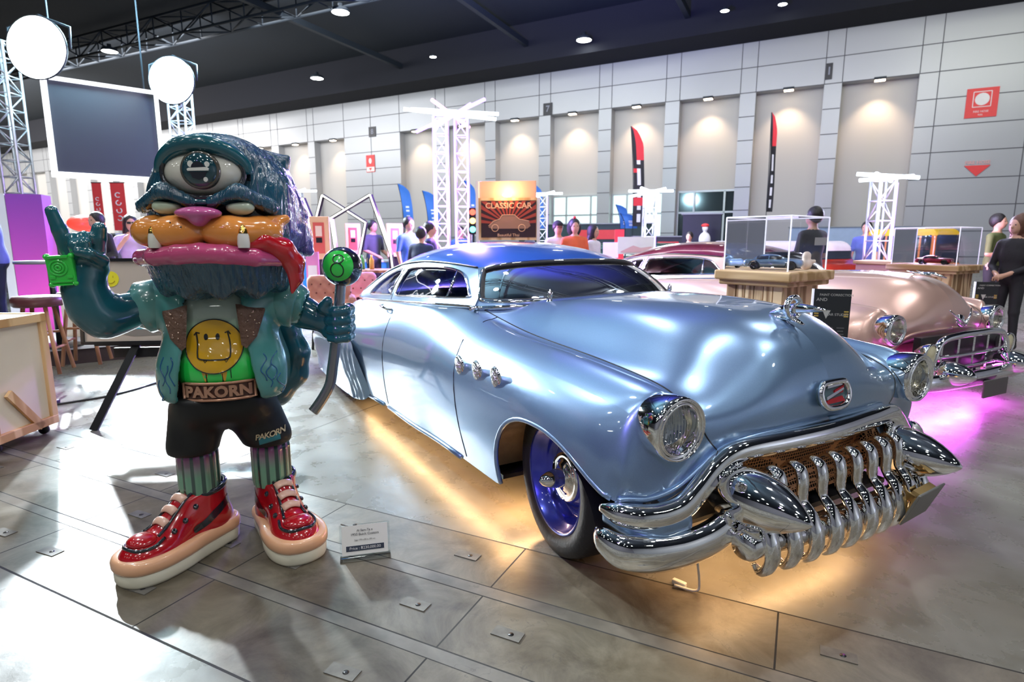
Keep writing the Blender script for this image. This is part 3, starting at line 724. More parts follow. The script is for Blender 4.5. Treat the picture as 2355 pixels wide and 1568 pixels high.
    wh = rloop([(-.90, .11), (-.5, .06), (0, .06), (.5, .06), (.90, .11), (.965, .22), (.978, .5), (.96, .78), (.89, .91), (.5, .955), (0, .955), (-.5, .955), (-.89, .91), (-.96, .78), (-.978, .5), (-.965, .22)], 5)
    V, F = polypanel(wo, [wh], ws, .08); mb = MB(); mb.add(V, F, True); mb.build('windshield_surround', PT, root)
    e = empty('windshield'); e.parent = root
    V, F = polypanel(wh, [], lambda a, b: tuple(np.array(ws(a, b))-[.012, 0, .004]), .09); mb = MB(); mb.add(V, F, True); mb.build('pane', GT, e)
    mb = MB(); mb.tube([ws(*q) for q in wh], .012, 8, closed=True); mb.build('chrome_surround', p.get('trim', CHROME), e)
    mb = MB(); mb.tube([ws(*q) for q in offset2(wh, .022)], .010, 8, closed=True); mb.build('rubber_seal', BLACK, e)
    mb = MB(); q_ = [ws(w, -.02) for w in np.linspace(-1, 1, 41)]; mb.tube([(-.86, q_[0][1]+.04, .948)]+[(x+.012, y, z) for x, y, z in q_]+[(-.86, q_[-1][1]-.04, .948)], .013, 8); mb.build('cowl_moulding', CHROME, root)
    # roof skin
    CL = catmull([(-.985, 1.197), (-1.15, 1.243), (-1.45, 1.285), (-1.85, 1.300), (-2.25, 1.275), (-2.65, 1.195), (-3.0, 1.07), (-3.4, .90), (-3.6, .82)], 6)
    fe = [np.array(q) for q in catmull([(-.98, 0, 1.195), (-1.0, .26, 1.19), (-1.06, .46, 1.175), (-1.16, .565, 1.15)], 4)]
    n = 44; Ws = np.linspace(0, 1, 22); P = np.zeros((n, 22, 3)); si = np.linspace(0, 1, n)
    for a, s_ in enumerate(si):
        xc = np.interp(s_, np.linspace(0, 1, len(CL)), CL[:, 0]); zc = np.interp(s_, np.linspace(0, 1, len(CL)), CL[:, 1])
        xe = -1.16+(xc+.985)*(-3.4+1.16)/(-3.6+.985); ye, ze = ry(xe)+.004, rz_(xe)+.001
        for b, w in enumerate(Ws):
            fb = max(0, 1-s_/.10)
            x = xe+(xc-xe)*(1-w**2); y = ye*math.sin(w*math.pi/2)**(1-.12*(1-fb)) if False else ye*w**.92; z = ze+(zc-ze)*(1-w**(2.6-.4*fb))**(.85)
            if fb > 0:
                j = w*(len(fe)-1); i0 = min(int(j), len(fe)-2); q = fe[i0]*(1-(j-i0))+fe[i0+1]*(j-i0); k2 = fb**2
                x, y, z = x*(1-k2)+q[0]*k2, y*(1-k2)+q[1]*k2, z*(1-k2)+q[2]*k2
            P[a, b] = (x, -y, z)
    for _ in range(3):
        D = P.copy(); D[1:-1] = .5*P[1:-1]+.25*(P[:-2]+P[2:]); D[:, -1] = P[:, -1]; D[:, 0, 1] = 0; P = D
    V, F = gridmesh(P, True, True); mb = MB(); mb.add(V, F, True); mb.build('roof', RP, root)
    # interior
    INT = mat('cabin_upholstery', p.get('interior', (.03, .035, .06)), .6)
    m = MB(); m.box((-1.75, 0, .40), (.55, 1.25, .35), bev=.06); m.box((-2.0, 0, .72), (.16, 1.2, .36), bev=.06); m.build('front_seat', INT, root)
    m = MB(); m.box((-2.55, 0, .42), (.5, 1.2, .35), bev=.06); m.box((-2.82, 0, .70), (.14, 1.15, .30), bev=.05); m.build('rear_seat', INT, root)
    m = MB(); m.box((-1.0, 0, .84), (.30, 1.3, .2), bev=.04); m.build('dashboard', INT, root)
    e = empty('steering_wheel'); e.parent = root; e.location = (-1.28, .36, .93); e.rotation_euler = (0, math.radians(-62), 0)
    m = MB(); m.tube([(.20*math.cos(a), .20*math.sin(a), 0) for a in np.linspace(0, 2*math.pi, 33)[:-1]], .013, 8, closed=True); m.build('rim', BLACK, e)
    m = MB()
    for a in (0, 2.1, 4.2): m.cyl((0, 0, -.02), (.2*math.cos(a), .2*math.sin(a), 0), .007, 6)
    m.lathe([(0, -.03), (.03, -.03), (.035, .0), (0, .015)], 14); m.build('spokes', CHROME, e)
    m = MB(); m.tube([(-.93, 0, 1.14), (-1.02, 0, 1.12)], .006, 6); m.box((-1.04, 0, 1.11), (.02, .2, .05), bev=.008); m.build('mirror', DARK, root)
    # wheels
    TR = mat('tyre_rubber', (.012, .012, .013), .55, bump=(60, .2)); RM = p.get('rim', CHROME)
    def wheel(x, sgn):
        e = empty('wheel', (x, sgn*.705, .325)); e.parent = root; e.rotation_euler = (0, 0, math.radians(-7 if x > -1 else 0)); M = Matrix.Rotation(-sgn*math.pi/2, 4, 'X')
        m = MB(M); m.lathe([(.225, -.10), (.28, -.115), (.317, -.10), (.327, -.06), (.327, .06), (.317, .095), (.285, .108), (.245, .104), (.232, .09), (.225, .075)], 48); m.build('tyre', TR, e)
        m = MB(M); m.lathe([(.226, .06), (.236, .092), (.228, .098), (.218, .09), (.212, .055), (.195, .050), (.188, .03), (.180, .0), (.135, -.005), (.128, .012), (.105, .018), (.0, .018)], 48); rim = m.build('rim', RM, e)
        m = MB(M); m.lathe([(.105, .016), (.110, .035), (.10, .048), (.085, .040), (.070, .045), (.055, .055), (.040, .056), (.038, .06), (.040, .085), (.034, .12), (.018, .148), (0, .160)], 36); m.build('hub_cap', CHROME, e)
        m = MB(M); m.cyl((.175, .06, .02), (.178, .062, .055), .006, 8); m.build('valve', DARK, rim)
    for x in (0, -3.09):
        for sgn in (-1, 1): wheel(x, sgn)
    return root, B, mirr
def metallic(name, c, rough=.3, metal=.75, coat=1., flake=.25):
    m = mat(name, c, rough, metal, coat, cvar=(300, .05)); return m
BLUE = metallic('silver_blue_paint', (.225, .355, .54), .29, .70); CANDY = metallic('deep_blue_paint', (.045, .20, .85), .28, .42)
TH = math.radians(-34.0); OC = (-.41, 2.81, 0)
blue, BB, mirr = make_car('custom_coupe', 'silver blue chopped custom coupe with deep blue roof and toothy chrome grille', dict(paint=BLUE, roof_paint=CANDY, rim=metallic('violet_blue_rim', (.05, .07, .42), .25, .6)), OC, TH)
# head lamps
for s in (-1, 1): hoodlamp(blue, (.592, s*.728, .702), .095, .02)
def tubes(name, P, R, mt, parent, n=12, flat=None, mirror=True, dens=6):
    m = MB(); C = catmull(P, dens); r = np.interp(np.linspace(0, len(P)-1, len(C)), range(len(P)), R if isinstance(R, (list, tuple)) else [R]*len(P))
    m.tube(C, list(r), n, flat=flat)
    if mirror: m.tube([(x, -y, z) for x, y, z in C], list(r), n, flat=flat)
    return m.build(name, mt, parent)
# upper chrome bar: drops from the centre in a moustache and runs back along the fender corner
P = [(.46, -.925, .425), (.52, -.90, .42), (.565, -.845, .412), (.592, -.765, .412), (.605, -.69, .432), (.610, -.62, .485), (.616, -.55, .548), (.632, -.465, .588), (.658, -.27, .596), (.680, 0, .60)]
P2 = P+[(x, -y, z) for x, y, z in P[:-1][::-1]]; R = [.014, .036, .041, .042, .041, .040, .039, .038, .038, .038]; R2 = R+R[:-1][::-1]
tubes('upper_bumper_bar', P2, R2, CHROME, blue, 16, (.85, 1.05, (0, .2, 1)), False, 8)
# lower wing bumper
for s in (-1, 1):
    P = [(.455, s*.935, .345), (.50, s*.945, .333), (.56, s*.915, .31), (.60, s*.83, .295), (.625, s*.725, .292), (.64, s*.62, .305), (.65, s*.54, .335), (.65, s*.49, .37)]
    tubes('wing_bumper', P, [.014, .044, .058, .063, .062, .062, .062, .045], CHROME, blue, 18, (.68, 1., (0, 0, 1)), False, 8)
    m = MB(Matrix.Translation((.665, s*.468, .446)) @ Matrix.Rotation(math.radians(90+1), 4, 'Y')); m.lathe([(0, -.15), (.05, -.143), (.080, -.118), (.097, -.06), (.101, .01), (.096, .07), (.084, .122), (.065, .166), (.043, .204), (.022, .232), (.007, .247), (0, .25)], 36); m.build('bumper_guard', CHROME, blue)
    m = MB(Matrix.Translation((.620, s*.468, .542)) @ Matrix.Rotation(math.radians(-12), 4, 'Y')); m.lathe([(.030, -.02), (.026, .004), (.014, .010), (0, .011)], 18); m.build('guard_bolt', CHROME, blue)
    tubes('guard_bracket', [(.57, s*.50, .44), (.61, s*.50, .39), (.66, s*.49, .34), (.71, s*.47, .30)], [.04, .045, .05, .04], CHROME, blue, 12, (.9, .8, (0, 1, 0)), False)
    P = [(.45, s*.90, .39), (.53, s*.865, .385), (.59, s*.79, .38), (.62, s*.68, .39)]
    tubes('valance', P, [.03, .05, .055, .04], BLUE, blue, 10, (.5, 1, (0, 0, 1)), False)
    m = MB(Matrix.Translation((.73, s*.50, .305)) @ Matrix.Rotation(-s*math.pi/2, 4, 'X')); m.lathe([(0, .05), (.04, .05), (.052, .035), (.052, -.08)], 24); m.build('crossbar_cap', CHROME, blue)
tubes('bumper_crossbar', [(.73, -.48, .305), (.755, -.3, .30), (.765, 0, .30), (.755, .3, .30), (.73, .48, .305)], [.046]*5, DCHROME, blue, 14, None, False)
m = MB(); m.box((.46, 0, .42), (.12, 1.36, .26), bev=.02)  # black filler boxes, added to keep the gaps behind the bumper dark
for s in (-1, 1): m.box((.50, s*.62, .385), (.12, .40, .15), bev=.03)
m.box((.46, 0, .36), (.10, 1.2, .14)); m.build('bumper_gap_filler', DARK, blue)
# teeth
for k in range(10):
    y = -.4725+.105*k; o_ = -.025*(abs(y)/.47)**2
    P = [(.665, y, .505), (.70, y, .528), (.735, y, .515), (.748, y, .475), (.750, y, .435), (.757, y, .405), (.790, y, .370), (.812, y, .325), (.818, y, .275), (.806, y, .232), (.778, y, .206), (.748, y, .222)]
    P = [(a+o_, b, c) for a, b, c in P]
    tubes('grille_tooth', P, [.012, .021, .027, .028, .026, .022, .027, .032, .033, .031, .024, .010], CHROME, blue, 10, (.62, 1., (0, 1, 0)), False)
# copper mesh behind them
def meshmat():
    m = bpy.data.materials.new('copper_mesh'); m.use_nodes = True; nt = m.node_tree; b = nt.nodes['Principled BSDF']; L = nt.links
    b.inputs['Metallic'].default_value = 1; b.inputs['Roughness'].default_value = .35
    tc = nt.nodes.new('ShaderNodeTexCoord'); v = nt.nodes.new('ShaderNodeTexVoronoi'); v.feature = 'DISTANCE_TO_EDGE'; v.inputs['Scale'].default_value = 75; v.inputs['Randomness'].default_value = .2
    L.new(tc.outputs['Object'], v.inputs['Vector']); r = nt.nodes.new('ShaderNodeValToRGB'); r.color_ramp.elements[0].color = (.62, .33, .17, 1); r.color_ramp.elements[1].color = (.01, .006, .004, 1)
    r.color_ramp.elements[0].position = .10; r.color_ramp.elements[1].position = .16; L.new(v.outputs['Distance'], r.inputs[0]); L.new(r.outputs[0], b.inputs['Base Color'])
    bp = nt.nodes.new('ShaderNodeBump'); bp.inputs['Strength'].default_value = 1; bp.inputs['Distance'].default_value = .004; bp.invert = True; L.new(r.outputs[0], bp.inputs['Height']); L.new(bp.outputs[0], b.inputs['Normal']); return m
n = 24; V = []; F = []
for i in range(n+1):
    y = -.47+.94*i/n
    for j in range(9):
        t = j/8; V.append((.625-.04*math.sin(t*math.pi)-.05*(abs(y)/.56)**2, y, .585-.24*t))
for i in range(n):
    for j in range(8): F.append((i*9+j, (i+1)*9+j, (i+1)*9+j+1, i*9+j+1))
mk('grille_mesh', V, F, meshmat(), blue)
# flared fender skirts with pleats over the rear wheels
GF = BB.G[:, 4*8:].reshape(-1, 3)
def yfl(x, z):
    d = (GF[:, 0]-x)**2+(GF[:, 2]-z)**2; k = np.argsort(d)[:6]; w = 1/(d[k]+1e-6); return float((GF[k, 1]*w).sum()/w.sum())
SKT = rloop([(-2.20, .17), (-2.16, .30), (-2.20, .44), (-2.30, .555), (-2.50, .60), (-2.85, .60), (-3.2, .56), (-3.5, .47), (-3.66, .34), (-3.66, .16), (-3.2, .10), (-2.6, .11)], 4)
def skm(s):
    def f_(x, z):
        e_ = min(1., max(0., (-2.16-x)/.10), max(0., (.61-z)/.08), max(0., (x+3.68)/.2)); pl = .016*max(0, math.cos((x+2.26-.18*(.5-z))*2*math.pi/.10))*max(0, min(1, (x+2.62)/.12))*min(1, e_*1.5)*min(1, max(0, (.56-z)/.15)); return (x, s*(abs(yfl(x, z))+.030*e_**.5+pl), z)
    return f_
for s in (-1, 1): V, F = polypanel(SKT, [], skm(s), .022); mk('fender_skirt', V, F, BLUE, blue)
# port holes
for x, z in ((-.622, .697), (-.443, .704), (-.265, .708)):
    u, v = BB.inv(x, z); c = BB.S(u, v)
    for s in (1, -1):
        e = empty('porthole', (c[0], c[1]*s, c[2])); e.parent = blue
        m = MB(Matrix.Rotation(s*math.pi/2+s*.25, 4, 'X') @ Matrix.Diagonal((.78, 1.25, 1, 1))); m.lathe([(.050, -.01), (.050, .002), (.044, .008), (.036, .005)], 24); m.build('rim', CHROME, e)
        m = MB(Matrix.Rotation(s*math.pi/2+s*.25, 4, 'X') @ Matrix.Diagonal((.76, 1.25, 1.2, 1))); m.lathe([(.038, .003), (.030, .010), (.014, .017), (0, .019)], 20); m.build('boss', mat('pierced_chrome', (.75, .75, .75), .15, 1., bump=(110, 1.)), e)
# door handle
for s in (1, -1):
    u, v = BB.inv(-1.98, .845, 4., 7.); c = BB.S(u, v); m = MB(); m.tube([(c[0]-.10, (c[1]-.01)*s, c[2]+.02), (c[0]-.06, (c[1]-.04)*s, c[2]+.018), (c[0]+.06, (c[1]-.04)*s, c[2]+.01), (c[0]+.10, (c[1]-.01)*s, c[2]+.005)], .010, 8); m.build('door_handle', CHROME, blue)
# hood badge
e = empty('hood_badge', (.656, 0, .738)); e.parent = blue; e.rotation_euler = (0, math.radians(-13), 0)
M = frame((0, 0, 0), (0, 1, 0), (0, 0, 1)); 
sh = [(0, -.052), (.05, -.047), (.078, -.025), (.085, .008), (.070, .036), (.05, .043), (-.05, .043), (-.070, .036), (-.085, .008), (-.078, -.025), (-.05, -.047)]
L2 = rloop(sh, 4); m = MB(M); m.tube([(a, b, .014) for a, b in L2], .012, 8, closed=True); m.build('badge_rim', CHROME, e)
m = MB(M); m.prism([(a*.92, b*.92) for a, b in L2], -.02, .008); m.build('badge_field', mat('badge_teal', (.10, .16, .18), .25, .3), e)
m = MB(M); m.prism([(-.058, -.033), (.058, -.033), (.042, -.012), (-.048, -.018)], .008, .014); m.prism([(.0, .012), (.062, .026), (.05, .0), (.0, -.002)], .008, .014); m.build('badge_red', mat('badge_red', (.35, .01, .015), .25), e)
m = MB(M); m.prism([(-.055, -.018), (.055, .01), (.055, .018), (-.055, -.006)], .008, .016); m.prism([(-.045, .024), (.05, .028), (.045, .037), (-.04, .034)], .008, .016); m.build('badge_bar', CHROME, e)
# bombsight hood ornament
e = empty('hood_ornament', (.47, 0, .988)); e.parent = blue
Mx = Matrix.Rotation(math.pi/2, 4, 'Y')
m = MB(Matrix.Translation((0, 0, .055)) @ Mx); m.lathe([(.038, -.012), (.05, -.008), (.052, .004), (.044, .014), (.034, .008), (.034, -.008), (.038, -.012)], 28); m.build('ring', CHROME, e)
m = MB(Matrix.Translation((0, 0, .055))); m.tube([(-.10, 0, -.03), (-.04, 0, -.01), (.02, 0, 0), (.09, 0, .004), (.14, 0, .004)], [.004, .018, .022, .012, .003], 12); m.build('spear', CHROME, e)
m = MB(); m.tube([(-.10, 0, .01), (0, 0, .012), (.05, 0, -.006)], [.01, .02, .008], 10, flat=(1, .6, (0, 0, 1))); m.build('base', CHROME, e)
# cowl finial and wiper
m = MB(); m.lathe([(.0, 0), (.022, 0), (.02, .01), (.008, .02), (.014, .038), (.012, .055), (0, .072)], 14, Matrix.Translation((-.62, -.42, .985))); m.lathe([(.0, 0), (.022, 0), (.02, .01), (.008, .02), (.014, .038), (.012, .055), (0, .072)], 14, Matrix.Translation((-.62, .42, .985))); m.build('washer_jet', CHROME, blue)
# number plate on its bracket, amber underglow put into the bracket colour
e = empty('number_plate', (.845, .35, .295)); e.parent = blue; e.rotation_euler = (0, math.radians(22), math.radians(4))
m = MB(); m.box((0, 0, 0), (.010, .22, .15), bev=.004); m.build('plate', mat('plate_grey', (.22, .22, .21), .35, .4), e)
m = MB(); m.box((-.012, 0, -.01), (.008, .16, .10)); m.box((-.05, 0, .0), (.08, .03, .03)); m.box((-.02, 0, .055), (.03, .14, .012)); m.build('plate_bracket', mat('bracket_amber_tint', (.55, .38, .16), .3, .8), e)
# under car light strips
UG = emat('amber_strip', (1, .62, .28), 9.)
m = MB()
for s in (-1, 1): m.box((-1.6, s*.80, .185), (2.3, .025, .015))
m.box((.50, 0, .20), (.02, 1.0, .015)); m.build('underglow_strip', UG, blue)
def under(x, y, sx, sy, pw, col, par, z=.17):
    l = bpy.data.lights.new('underglow', 'AREA'); l.shape = 'RECTANGLE'; l.size = sx; l.size_y = sy; l.energy = pw; l.color = col
    o = bpy.data.objects.new('underglow', l); COL.objects.link(o); o.parent = par; o.location = (x, y, z)
AMB = (1, .56, .24)
for s in (-1, 1): under(-1.6, s*.80, 2.3, .06, 2.6, AMB, blue); under(-.36, s*.72, .12, .3, 3, AMB, blue, .2)
under(.50, 0, .12, 1.1, 2.0, AMB, blue, .19); under(.15, 0, .5, .8, 1.0, AMB, blue, .19)
# ================================================================== the cyclops statue
SB = Vector((-2.104, 1.605, 0)); SX = Vector((.62746, .77865, 0)); SYW = Vector((-.77865, .62746, 0))
SA = math.atan2(SX.y, SX.x)     # local x = right in the picture, local -y = toward the photographer
statue = empty('monster_statue', SB, SA, 'glossy life size one eyed monster statue in red sneakers making a horned hand sign', 'statue')
GL_ = dict(coat=1., coatr=.03)
TEAL = mat('teal_gloss', (.008, .088, .115), .18, 0, cvar=(5, .25), **GL_)
TEAL2 = mat('pale_teal_gloss', (.075, .27, .25), .2, 0, cvar=(4, .2), **GL_)
FUR = mat('fur_teal', (.014, .10, .155), .25, 0, cvar=(8, .35), **GL_); FUR_NEON = mat('fur_neon_tint', (.12, .075, .30), .22, 0, cvar=(8, .3), **GL_)
DNAVY = mat('black_gloss', (.010, .012, .018), .15, 0, **GL_); PINK = mat('lip_pink', (.54, .07, .19), .2, 0, cvar=(7, .2), **GL_)
NOSE = mat('nose_pink', (.55, .10, .30), .2, 0, **GL_); ORANGE = mat('muzzle_orange', (.78, .28, .05), .18, 0, cvar=(4, .12), **GL_)
REDT = mat('tongue_red', (.50, .008, .015), .15, 0, **GL_); EYEW = mat('eye_cream', (.62, .60, .52), .12, 0, cvar=(3, .1), **GL_)
EYEG = mat('eye_pale_green', (.50, .58, .42), .15, 0, **GL_); GOLD = mat('gold', (.95, .62, .16), .15, 1.); GREEN = mat('toy_green', (.03, .60, .06), .2, 0, **GL_)
hd = empty('head', (.035, .02, 1.42), -math.radians(15)); hd.parent = statue
# head frame: x right, -y face direction, origin mid head.
def furmat(name, c, amt=1.):
    m = mat(name, c, .25, 0, cvar=(8, .35), **GL_); nt = m.node_tree; b = nt.nodes['Principled BSDF']; tc = nt.nodes.new('ShaderNodeTexCoord'); mp = nt.nodes.new('ShaderNodeMapping'); mp.inputs['Scale'].default_value = (46, 30, 5); mp.inputs['Rotation'].default_value = (0, .35, 0)
    n = nt.nodes.new('ShaderNodeTexNoise'); n.inputs['Scale'].default_value = 1.; n.inputs['Detail'].default_value = 4; n.inputs['Distortion'].default_value = .6; nt.links.new(tc.outputs['Object'], mp.inputs[0]); nt.links.new(mp.outputs[0], n.inputs['Vector'])
    bp = nt.nodes.new('ShaderNodeBump'); bp.inputs['Strength'].default_value = amt; bp.inputs['Distance'].default_value = .016; nt.links.new(n.outputs['Fac'], bp.inputs['Height']); nt.links.new(bp.outputs[0], b.inputs['Normal']); nt.links.new(bp.outputs[0], b.inputs['Coat Normal']); return m
FUR = furmat('fur_strands', (.008, .068, .115)); FUR_NEON = furmat('fur_strands_neon_tint', (.06, .05, .24))  # second tone puts violet neon light into the fur colour
def groove(q, amt, freq=30., sw=5.):
    ang = np.arctan2(q[:, 0], q[:, 1]+.05); ph = ang*freq+sw*np.sin(q[:, 2]*11+ang*2)+2.2*np.sin(q[:, 2]*37+ang*9)
    return amt*(np.abs(np.sin(ph*.5))-.5)*(1+.4*np.sin(q[:, 2]*60+ang*13))
def fhead(q):
    d = rbox(q, (.01, .045, -.02), (.275, .215, .215), .17)
    d = smin(d, ell(q, (.0, .02, .13), (.20, .20, .155)), .09)
    d = smin(d, ell(q, (-.005, -.05, .165), (.195, .15, .125)), .03)        # brow dome over the big eye
    d = smin(d, cap(q, (.10, .10, .12), (.235, .12, .225), .10, .012), .09)     # swept tuft
    d = smin(d, cap(q, (.22, .12, -.05), (.30, .10, -.17), .09, .03), .07)
    d = smin(d, cap(q, (-.22, .10, -.05), (-.285, .08, -.17), .08, .03), .07)
    back = .55*np.clip((q[:, 1]+.10)/.10, 0, 1)*np.clip((np.abs(q[:, 0])-.05)/.08+np.clip((q[:, 1]-.02)/.1, 0, 1), 0, 1)
    d = d-groove(q, .013, 34)*back
    d = smax(d, -ell(q, (.0, -.20, .125), (.135, .12, .088)), .03)                # socket of the big eye
    for s in (-1, 1):                                                              # frowning brow rolls
        a = (s*.035, -.238, .018); b = (s*.125, -.236, .050); c = (s*.222, -.160, .008); br = smin(cap(q, a, b, .024, .034), cap(q, b, c, .034, .028), .02)
        d = smin(d, br-.0016*np.sin(q[:, 0]*420-s*q[:, 2]*260), .022)
        d = smax(d, -ell(q, (s*.122, -.255, -.004), (.062, .06, .03), R3('Z', s*.25)), .012)
    d = smax(d, q[:, 2]+ -.36, .01); d = smax(d, -(q[:, 2]+.19), .04)
    d = smax(d, -rbox(q, (0, -.27, -.13), (.235, .08, .06), .04), .03)
    return d
def pick(c):
    v = (c[:, 0] > .265) & (c[:, 1] > -.08); face = (c[:, 1] < -.10) & (np.abs(c[:, 0]) < .2) & (c[:, 2] < .012) & (c[:, 2] > -.06)
    lid = ((c[:, 0]/.155)**2+((c[:, 2]-.125)/.103)**2 < 1) & (c[:, 1] < -.06) & (c[:, 2] > .10)
    return np.where(v, 1, np.where(face | lid, 2, 0))  # neon tint on the edge; black lid underside and sockets painted as shade
sdf_obj('fur_head', fhead, (-.36, -.34, -.27), (.36, .36, .33), .0082, [FUR, FUR_NEON, DNAVY], hd, pick)
# rim of the big eye
lo_ = [(.150*math.cos(a)*(1 if math.cos(a) > 0 else 1), -.175-.06*(1-abs(math.cos(a))**2), .125+.098*math.sin(a)) for a in np.linspace(0, 2*math.pi, 41)[:-1]]
m = MB(); m.tube(lo_[:21], [.020+.012*math.sin(math.pi*i/20) for i in range(21)], 12); m.build('upper_eyelid', TEAL, hd)
m = MB(); m.tube([(.139*math.cos(a), -.192-.052*(1-abs(math.cos(a))**2), .125+.090*math.sin(a)) for a in np.linspace(0, 2*math.pi, 49)[:-1]], .0095, 8, closed=True); m.build('eye_gap_shade', DNAVY, hd)  # dark ring stands for the shade between lid and eyeball
e = empty('big_eye', (0, -.165, .125)); e.parent = hd
sdf_obj('eyeball', lambda q: ell(q, (0, 0, 0), (.138, .098, .088)), (-.15, -.11, -.1), (.15, .11, .1), .01, EYEW, e)
M = Matrix.Translation((.010, -.094, .004)) @ Matrix.Rotation(math.pi/2, 4, 'X')
m = MB(M); m.lathe([(.066, -.02), (.066, .0), (.061, .008), (.055, .006)], 36); m.build('iris_ring', mat('iris_ring', (.07, .06, .045), .2, coat=1), e)
m = MB(M); m.lathe([(.060, .0), (.057, .008), (.045, .016), (.025, .021), (0, .023)], 36); m.build('iris', mat('iris_dark', (.012, .05, .065), .08, coat=1), e)
m = MB(M)
for x, y, r in ((-.024, .018, .0095), (.030, .018, .008), (.022, -.034, .007)): m.prism([(x+r*math.cos(k), y+r*1.2*math.sin(k)) for k in np.linspace(0, 6.0, 14)], .012, .0215)
m.prism([(-.034, -.006), (.034, -.004), (.036, .003), (.030, .008), (-.030, .004), (-.036, 0)], .014, .0245); m.build('pupil_marks', mat('cream_mark', (.7, .7, .64), .3), e)
m = MB(M); m.prism([(.022*math.cos(k), .004+.022*math.sin(k)) for k in np.linspace(0, math.pi, 14)], .018, .0238); m.prism([(-.028, -.010), (.028, -.008), (.020, -.026), (0, -.036), (-.020, -.028)], .016, .0228); m.build('pupil', DNAVY, e)
# small eyes, nose, muzzle, lips, fangs, tongue, beard
for s in (-1, 1):
    f = lambda q, s=s: smax(ell(q, (s*.124, -.216, .003), (.050, .040, .029)), (q[:, 2]-.020)+s*(q[:, 0]-s*.124)*-.18, .006)
    sdf_obj('small_eye', f, (s*.124-.07, -.27, -.05), (s*.124+.07, -.16, .04), .006, EYEG, hd)
sdf_obj('nose', lambda q: smin(ell(q, (0, -.285, -.022), (.078, .05, .024)), ell(q, (0, -.28, -.045), (.030, .04, .024)), .02), (-.1, -.36, -.09), (.1, -.2, .02), .006, NOSE, hd)
m = MB(); m.ball((0, -.238, .020), (.048, .018, .013)); m.build('nose_bridge', TEAL, hd)
def fmuz(q):
    d = 1e3
    for s in (-1, 1):
        g = smin(ell(q, (s*.085, -.245, -.088), (.098, .062, .062)), ell(q, (s*.175, -.185, -.086), (.088, .078, .062)), .03)
        d = g if s < 0 else smin(d, g, .004)
    d = smin(d, cap(q, (.22, -.15, -.055), (.262, -.13, -.035), .035, .018), .02)
    return d
sdf_obj('muzzle', fmuz, (-.3, -.33, -.16), (.31, -.08, .01), .0085, ORANGE, hd)
m = MB()
for x, z in ((-.055, -.07), (-.09, -.055), (.06, -.085), (.10, -.06)): m.ball((x, -.307+abs(x)*.10, z), .003, 6, 4)
m.build('whisker_dots', DNAVY, hd)
lip = [(-.262, -.085, -.185), (-.245, -.165, -.180), (-.17, -.245, -.174), (-.08, -.288, -.166), (0, -.298, -.161), (.08, -.290, -.166), (.17, -.25, -.178), (.235, -.18, -.186), (.262, -.10, -.194)]
def flip_(q):
    d = None
    for a, b, ra, rb in zip(lip[:-1], lip[1:], [.022, .029, .033, .035, .036, .035, .033, .027], [.029, .033, .035, .036, .035, .033, .027, .018]):
        c = cap(q, a, b, ra, rb); d = c if d is None else smin(d, c, .01)
    return d
sdf_obj('lower_lip', flip_, (-.31, -.35, -.24), (.31, -.03, -.10), .0085, PINK, hd)
for x, y in ((-.165, -.265), (.135, -.282)):
    e = empty('fang', (x+.010, y-.008, -.128)); e.parent = hd
    m = MB(); m.lathe([(.020, -.015), (.022, .0), (.020, .026), (.013, .052), (0, .066)], 16); m.build('tooth', mat('ivory', (.72, .70, .62), .2, coat=1), e)
    m = MB(); m.lathe([(.0182, .036), (.0150, .0505), (.008, .062), (0, .0695)], 16); m.build('gold_tip', GOLD, e)
tg = [(.145, -.250, -.140), (.20, -.228, -.122), (.255, -.185, -.15), (.288, -.155, -.205), (.292, -.15, -.26), (.276, -.16, -.318)]
def ftong(q):
    d = None
    for a, b, ra, rb in zip(tg[:-1], tg[1:], [.02, .036, .044, .04, .028], [.036, .044, .04, .028, .006]):
        c = cap(q, a, b, ra, rb); d = c if d is None else smin(d, c, .012)
    return d
sdf_obj('tongue', ftong, (.09, -.31, -.36), (.36, -.08, -.05), .0085, REDT, hd)
def fbeard(q):
    k = np.clip((-.17-q[:, 2])/.20, 0, 1); r = .282-.075*k; ang = np.arctan2(q[:, 0], -q[:, 1]-.03)
    d = (np.sqrt((q[:, 0]/1.05)**2+((q[:, 1]+.01)/.95)**2)-r)*.9
    d = d-.0065*(np.abs(np.sin(ang*28+1.5*np.sin(q[:, 2]*25)))-.5)*(1+.5*np.sin(ang*7+q[:, 2]*30))
    return smax(smax(d, q[:, 2]+.16, .02), -(q[:, 2]+.325+.018*np.sin(ang*9)), .03)
sdf_obj('beard', fbeard, (-.34, -.33, -.40), (.34, .31, -.12), .0095, [FUR, FUR_NEON], hd, lambda c: (c[:, 0] < -.225).astype(int))  # violet beard edge is neon light put into the colour
# ---------------- body
def ftorso(q):
    return smin(rbox(q, (-.005, .03, .90), (.165, .12, .22), .10), ell(q, (-.005, .0, .80), (.165, .145, .13)), .06)
SHIRT = bpy.data.materials.new('shirt_gradient'); SHIRT.use_nodes = True; nt = SHIRT.node_tree; b = nt.nodes['Principled BSDF']; b.inputs['Roughness'].default_value = .2; b.inputs['Coat Weight'].default_value = 1
tc = nt.nodes.new('ShaderNodeTexCoord'); sp = nt.nodes.new('ShaderNodeSeparateXYZ'); nt.links.new(tc.outputs['Object'], sp.inputs[0]); mr = nt.nodes.new('ShaderNodeMapRange'); mr.inputs[1].default_value = .72; mr.inputs[2].default_value = 1.06
nt.links.new(sp.outputs[2], mr.inputs[0]); r = nt.nodes.new('ShaderNodeValToRGB'); r.color_ramp.elements[0].color = (.02, .62, .08, 1); r.color_ramp.elements[0].position = .32; r.color_ramp.elements[1].color = (.42, .50, .42, 1); r.color_ramp.elements[1].position = .85
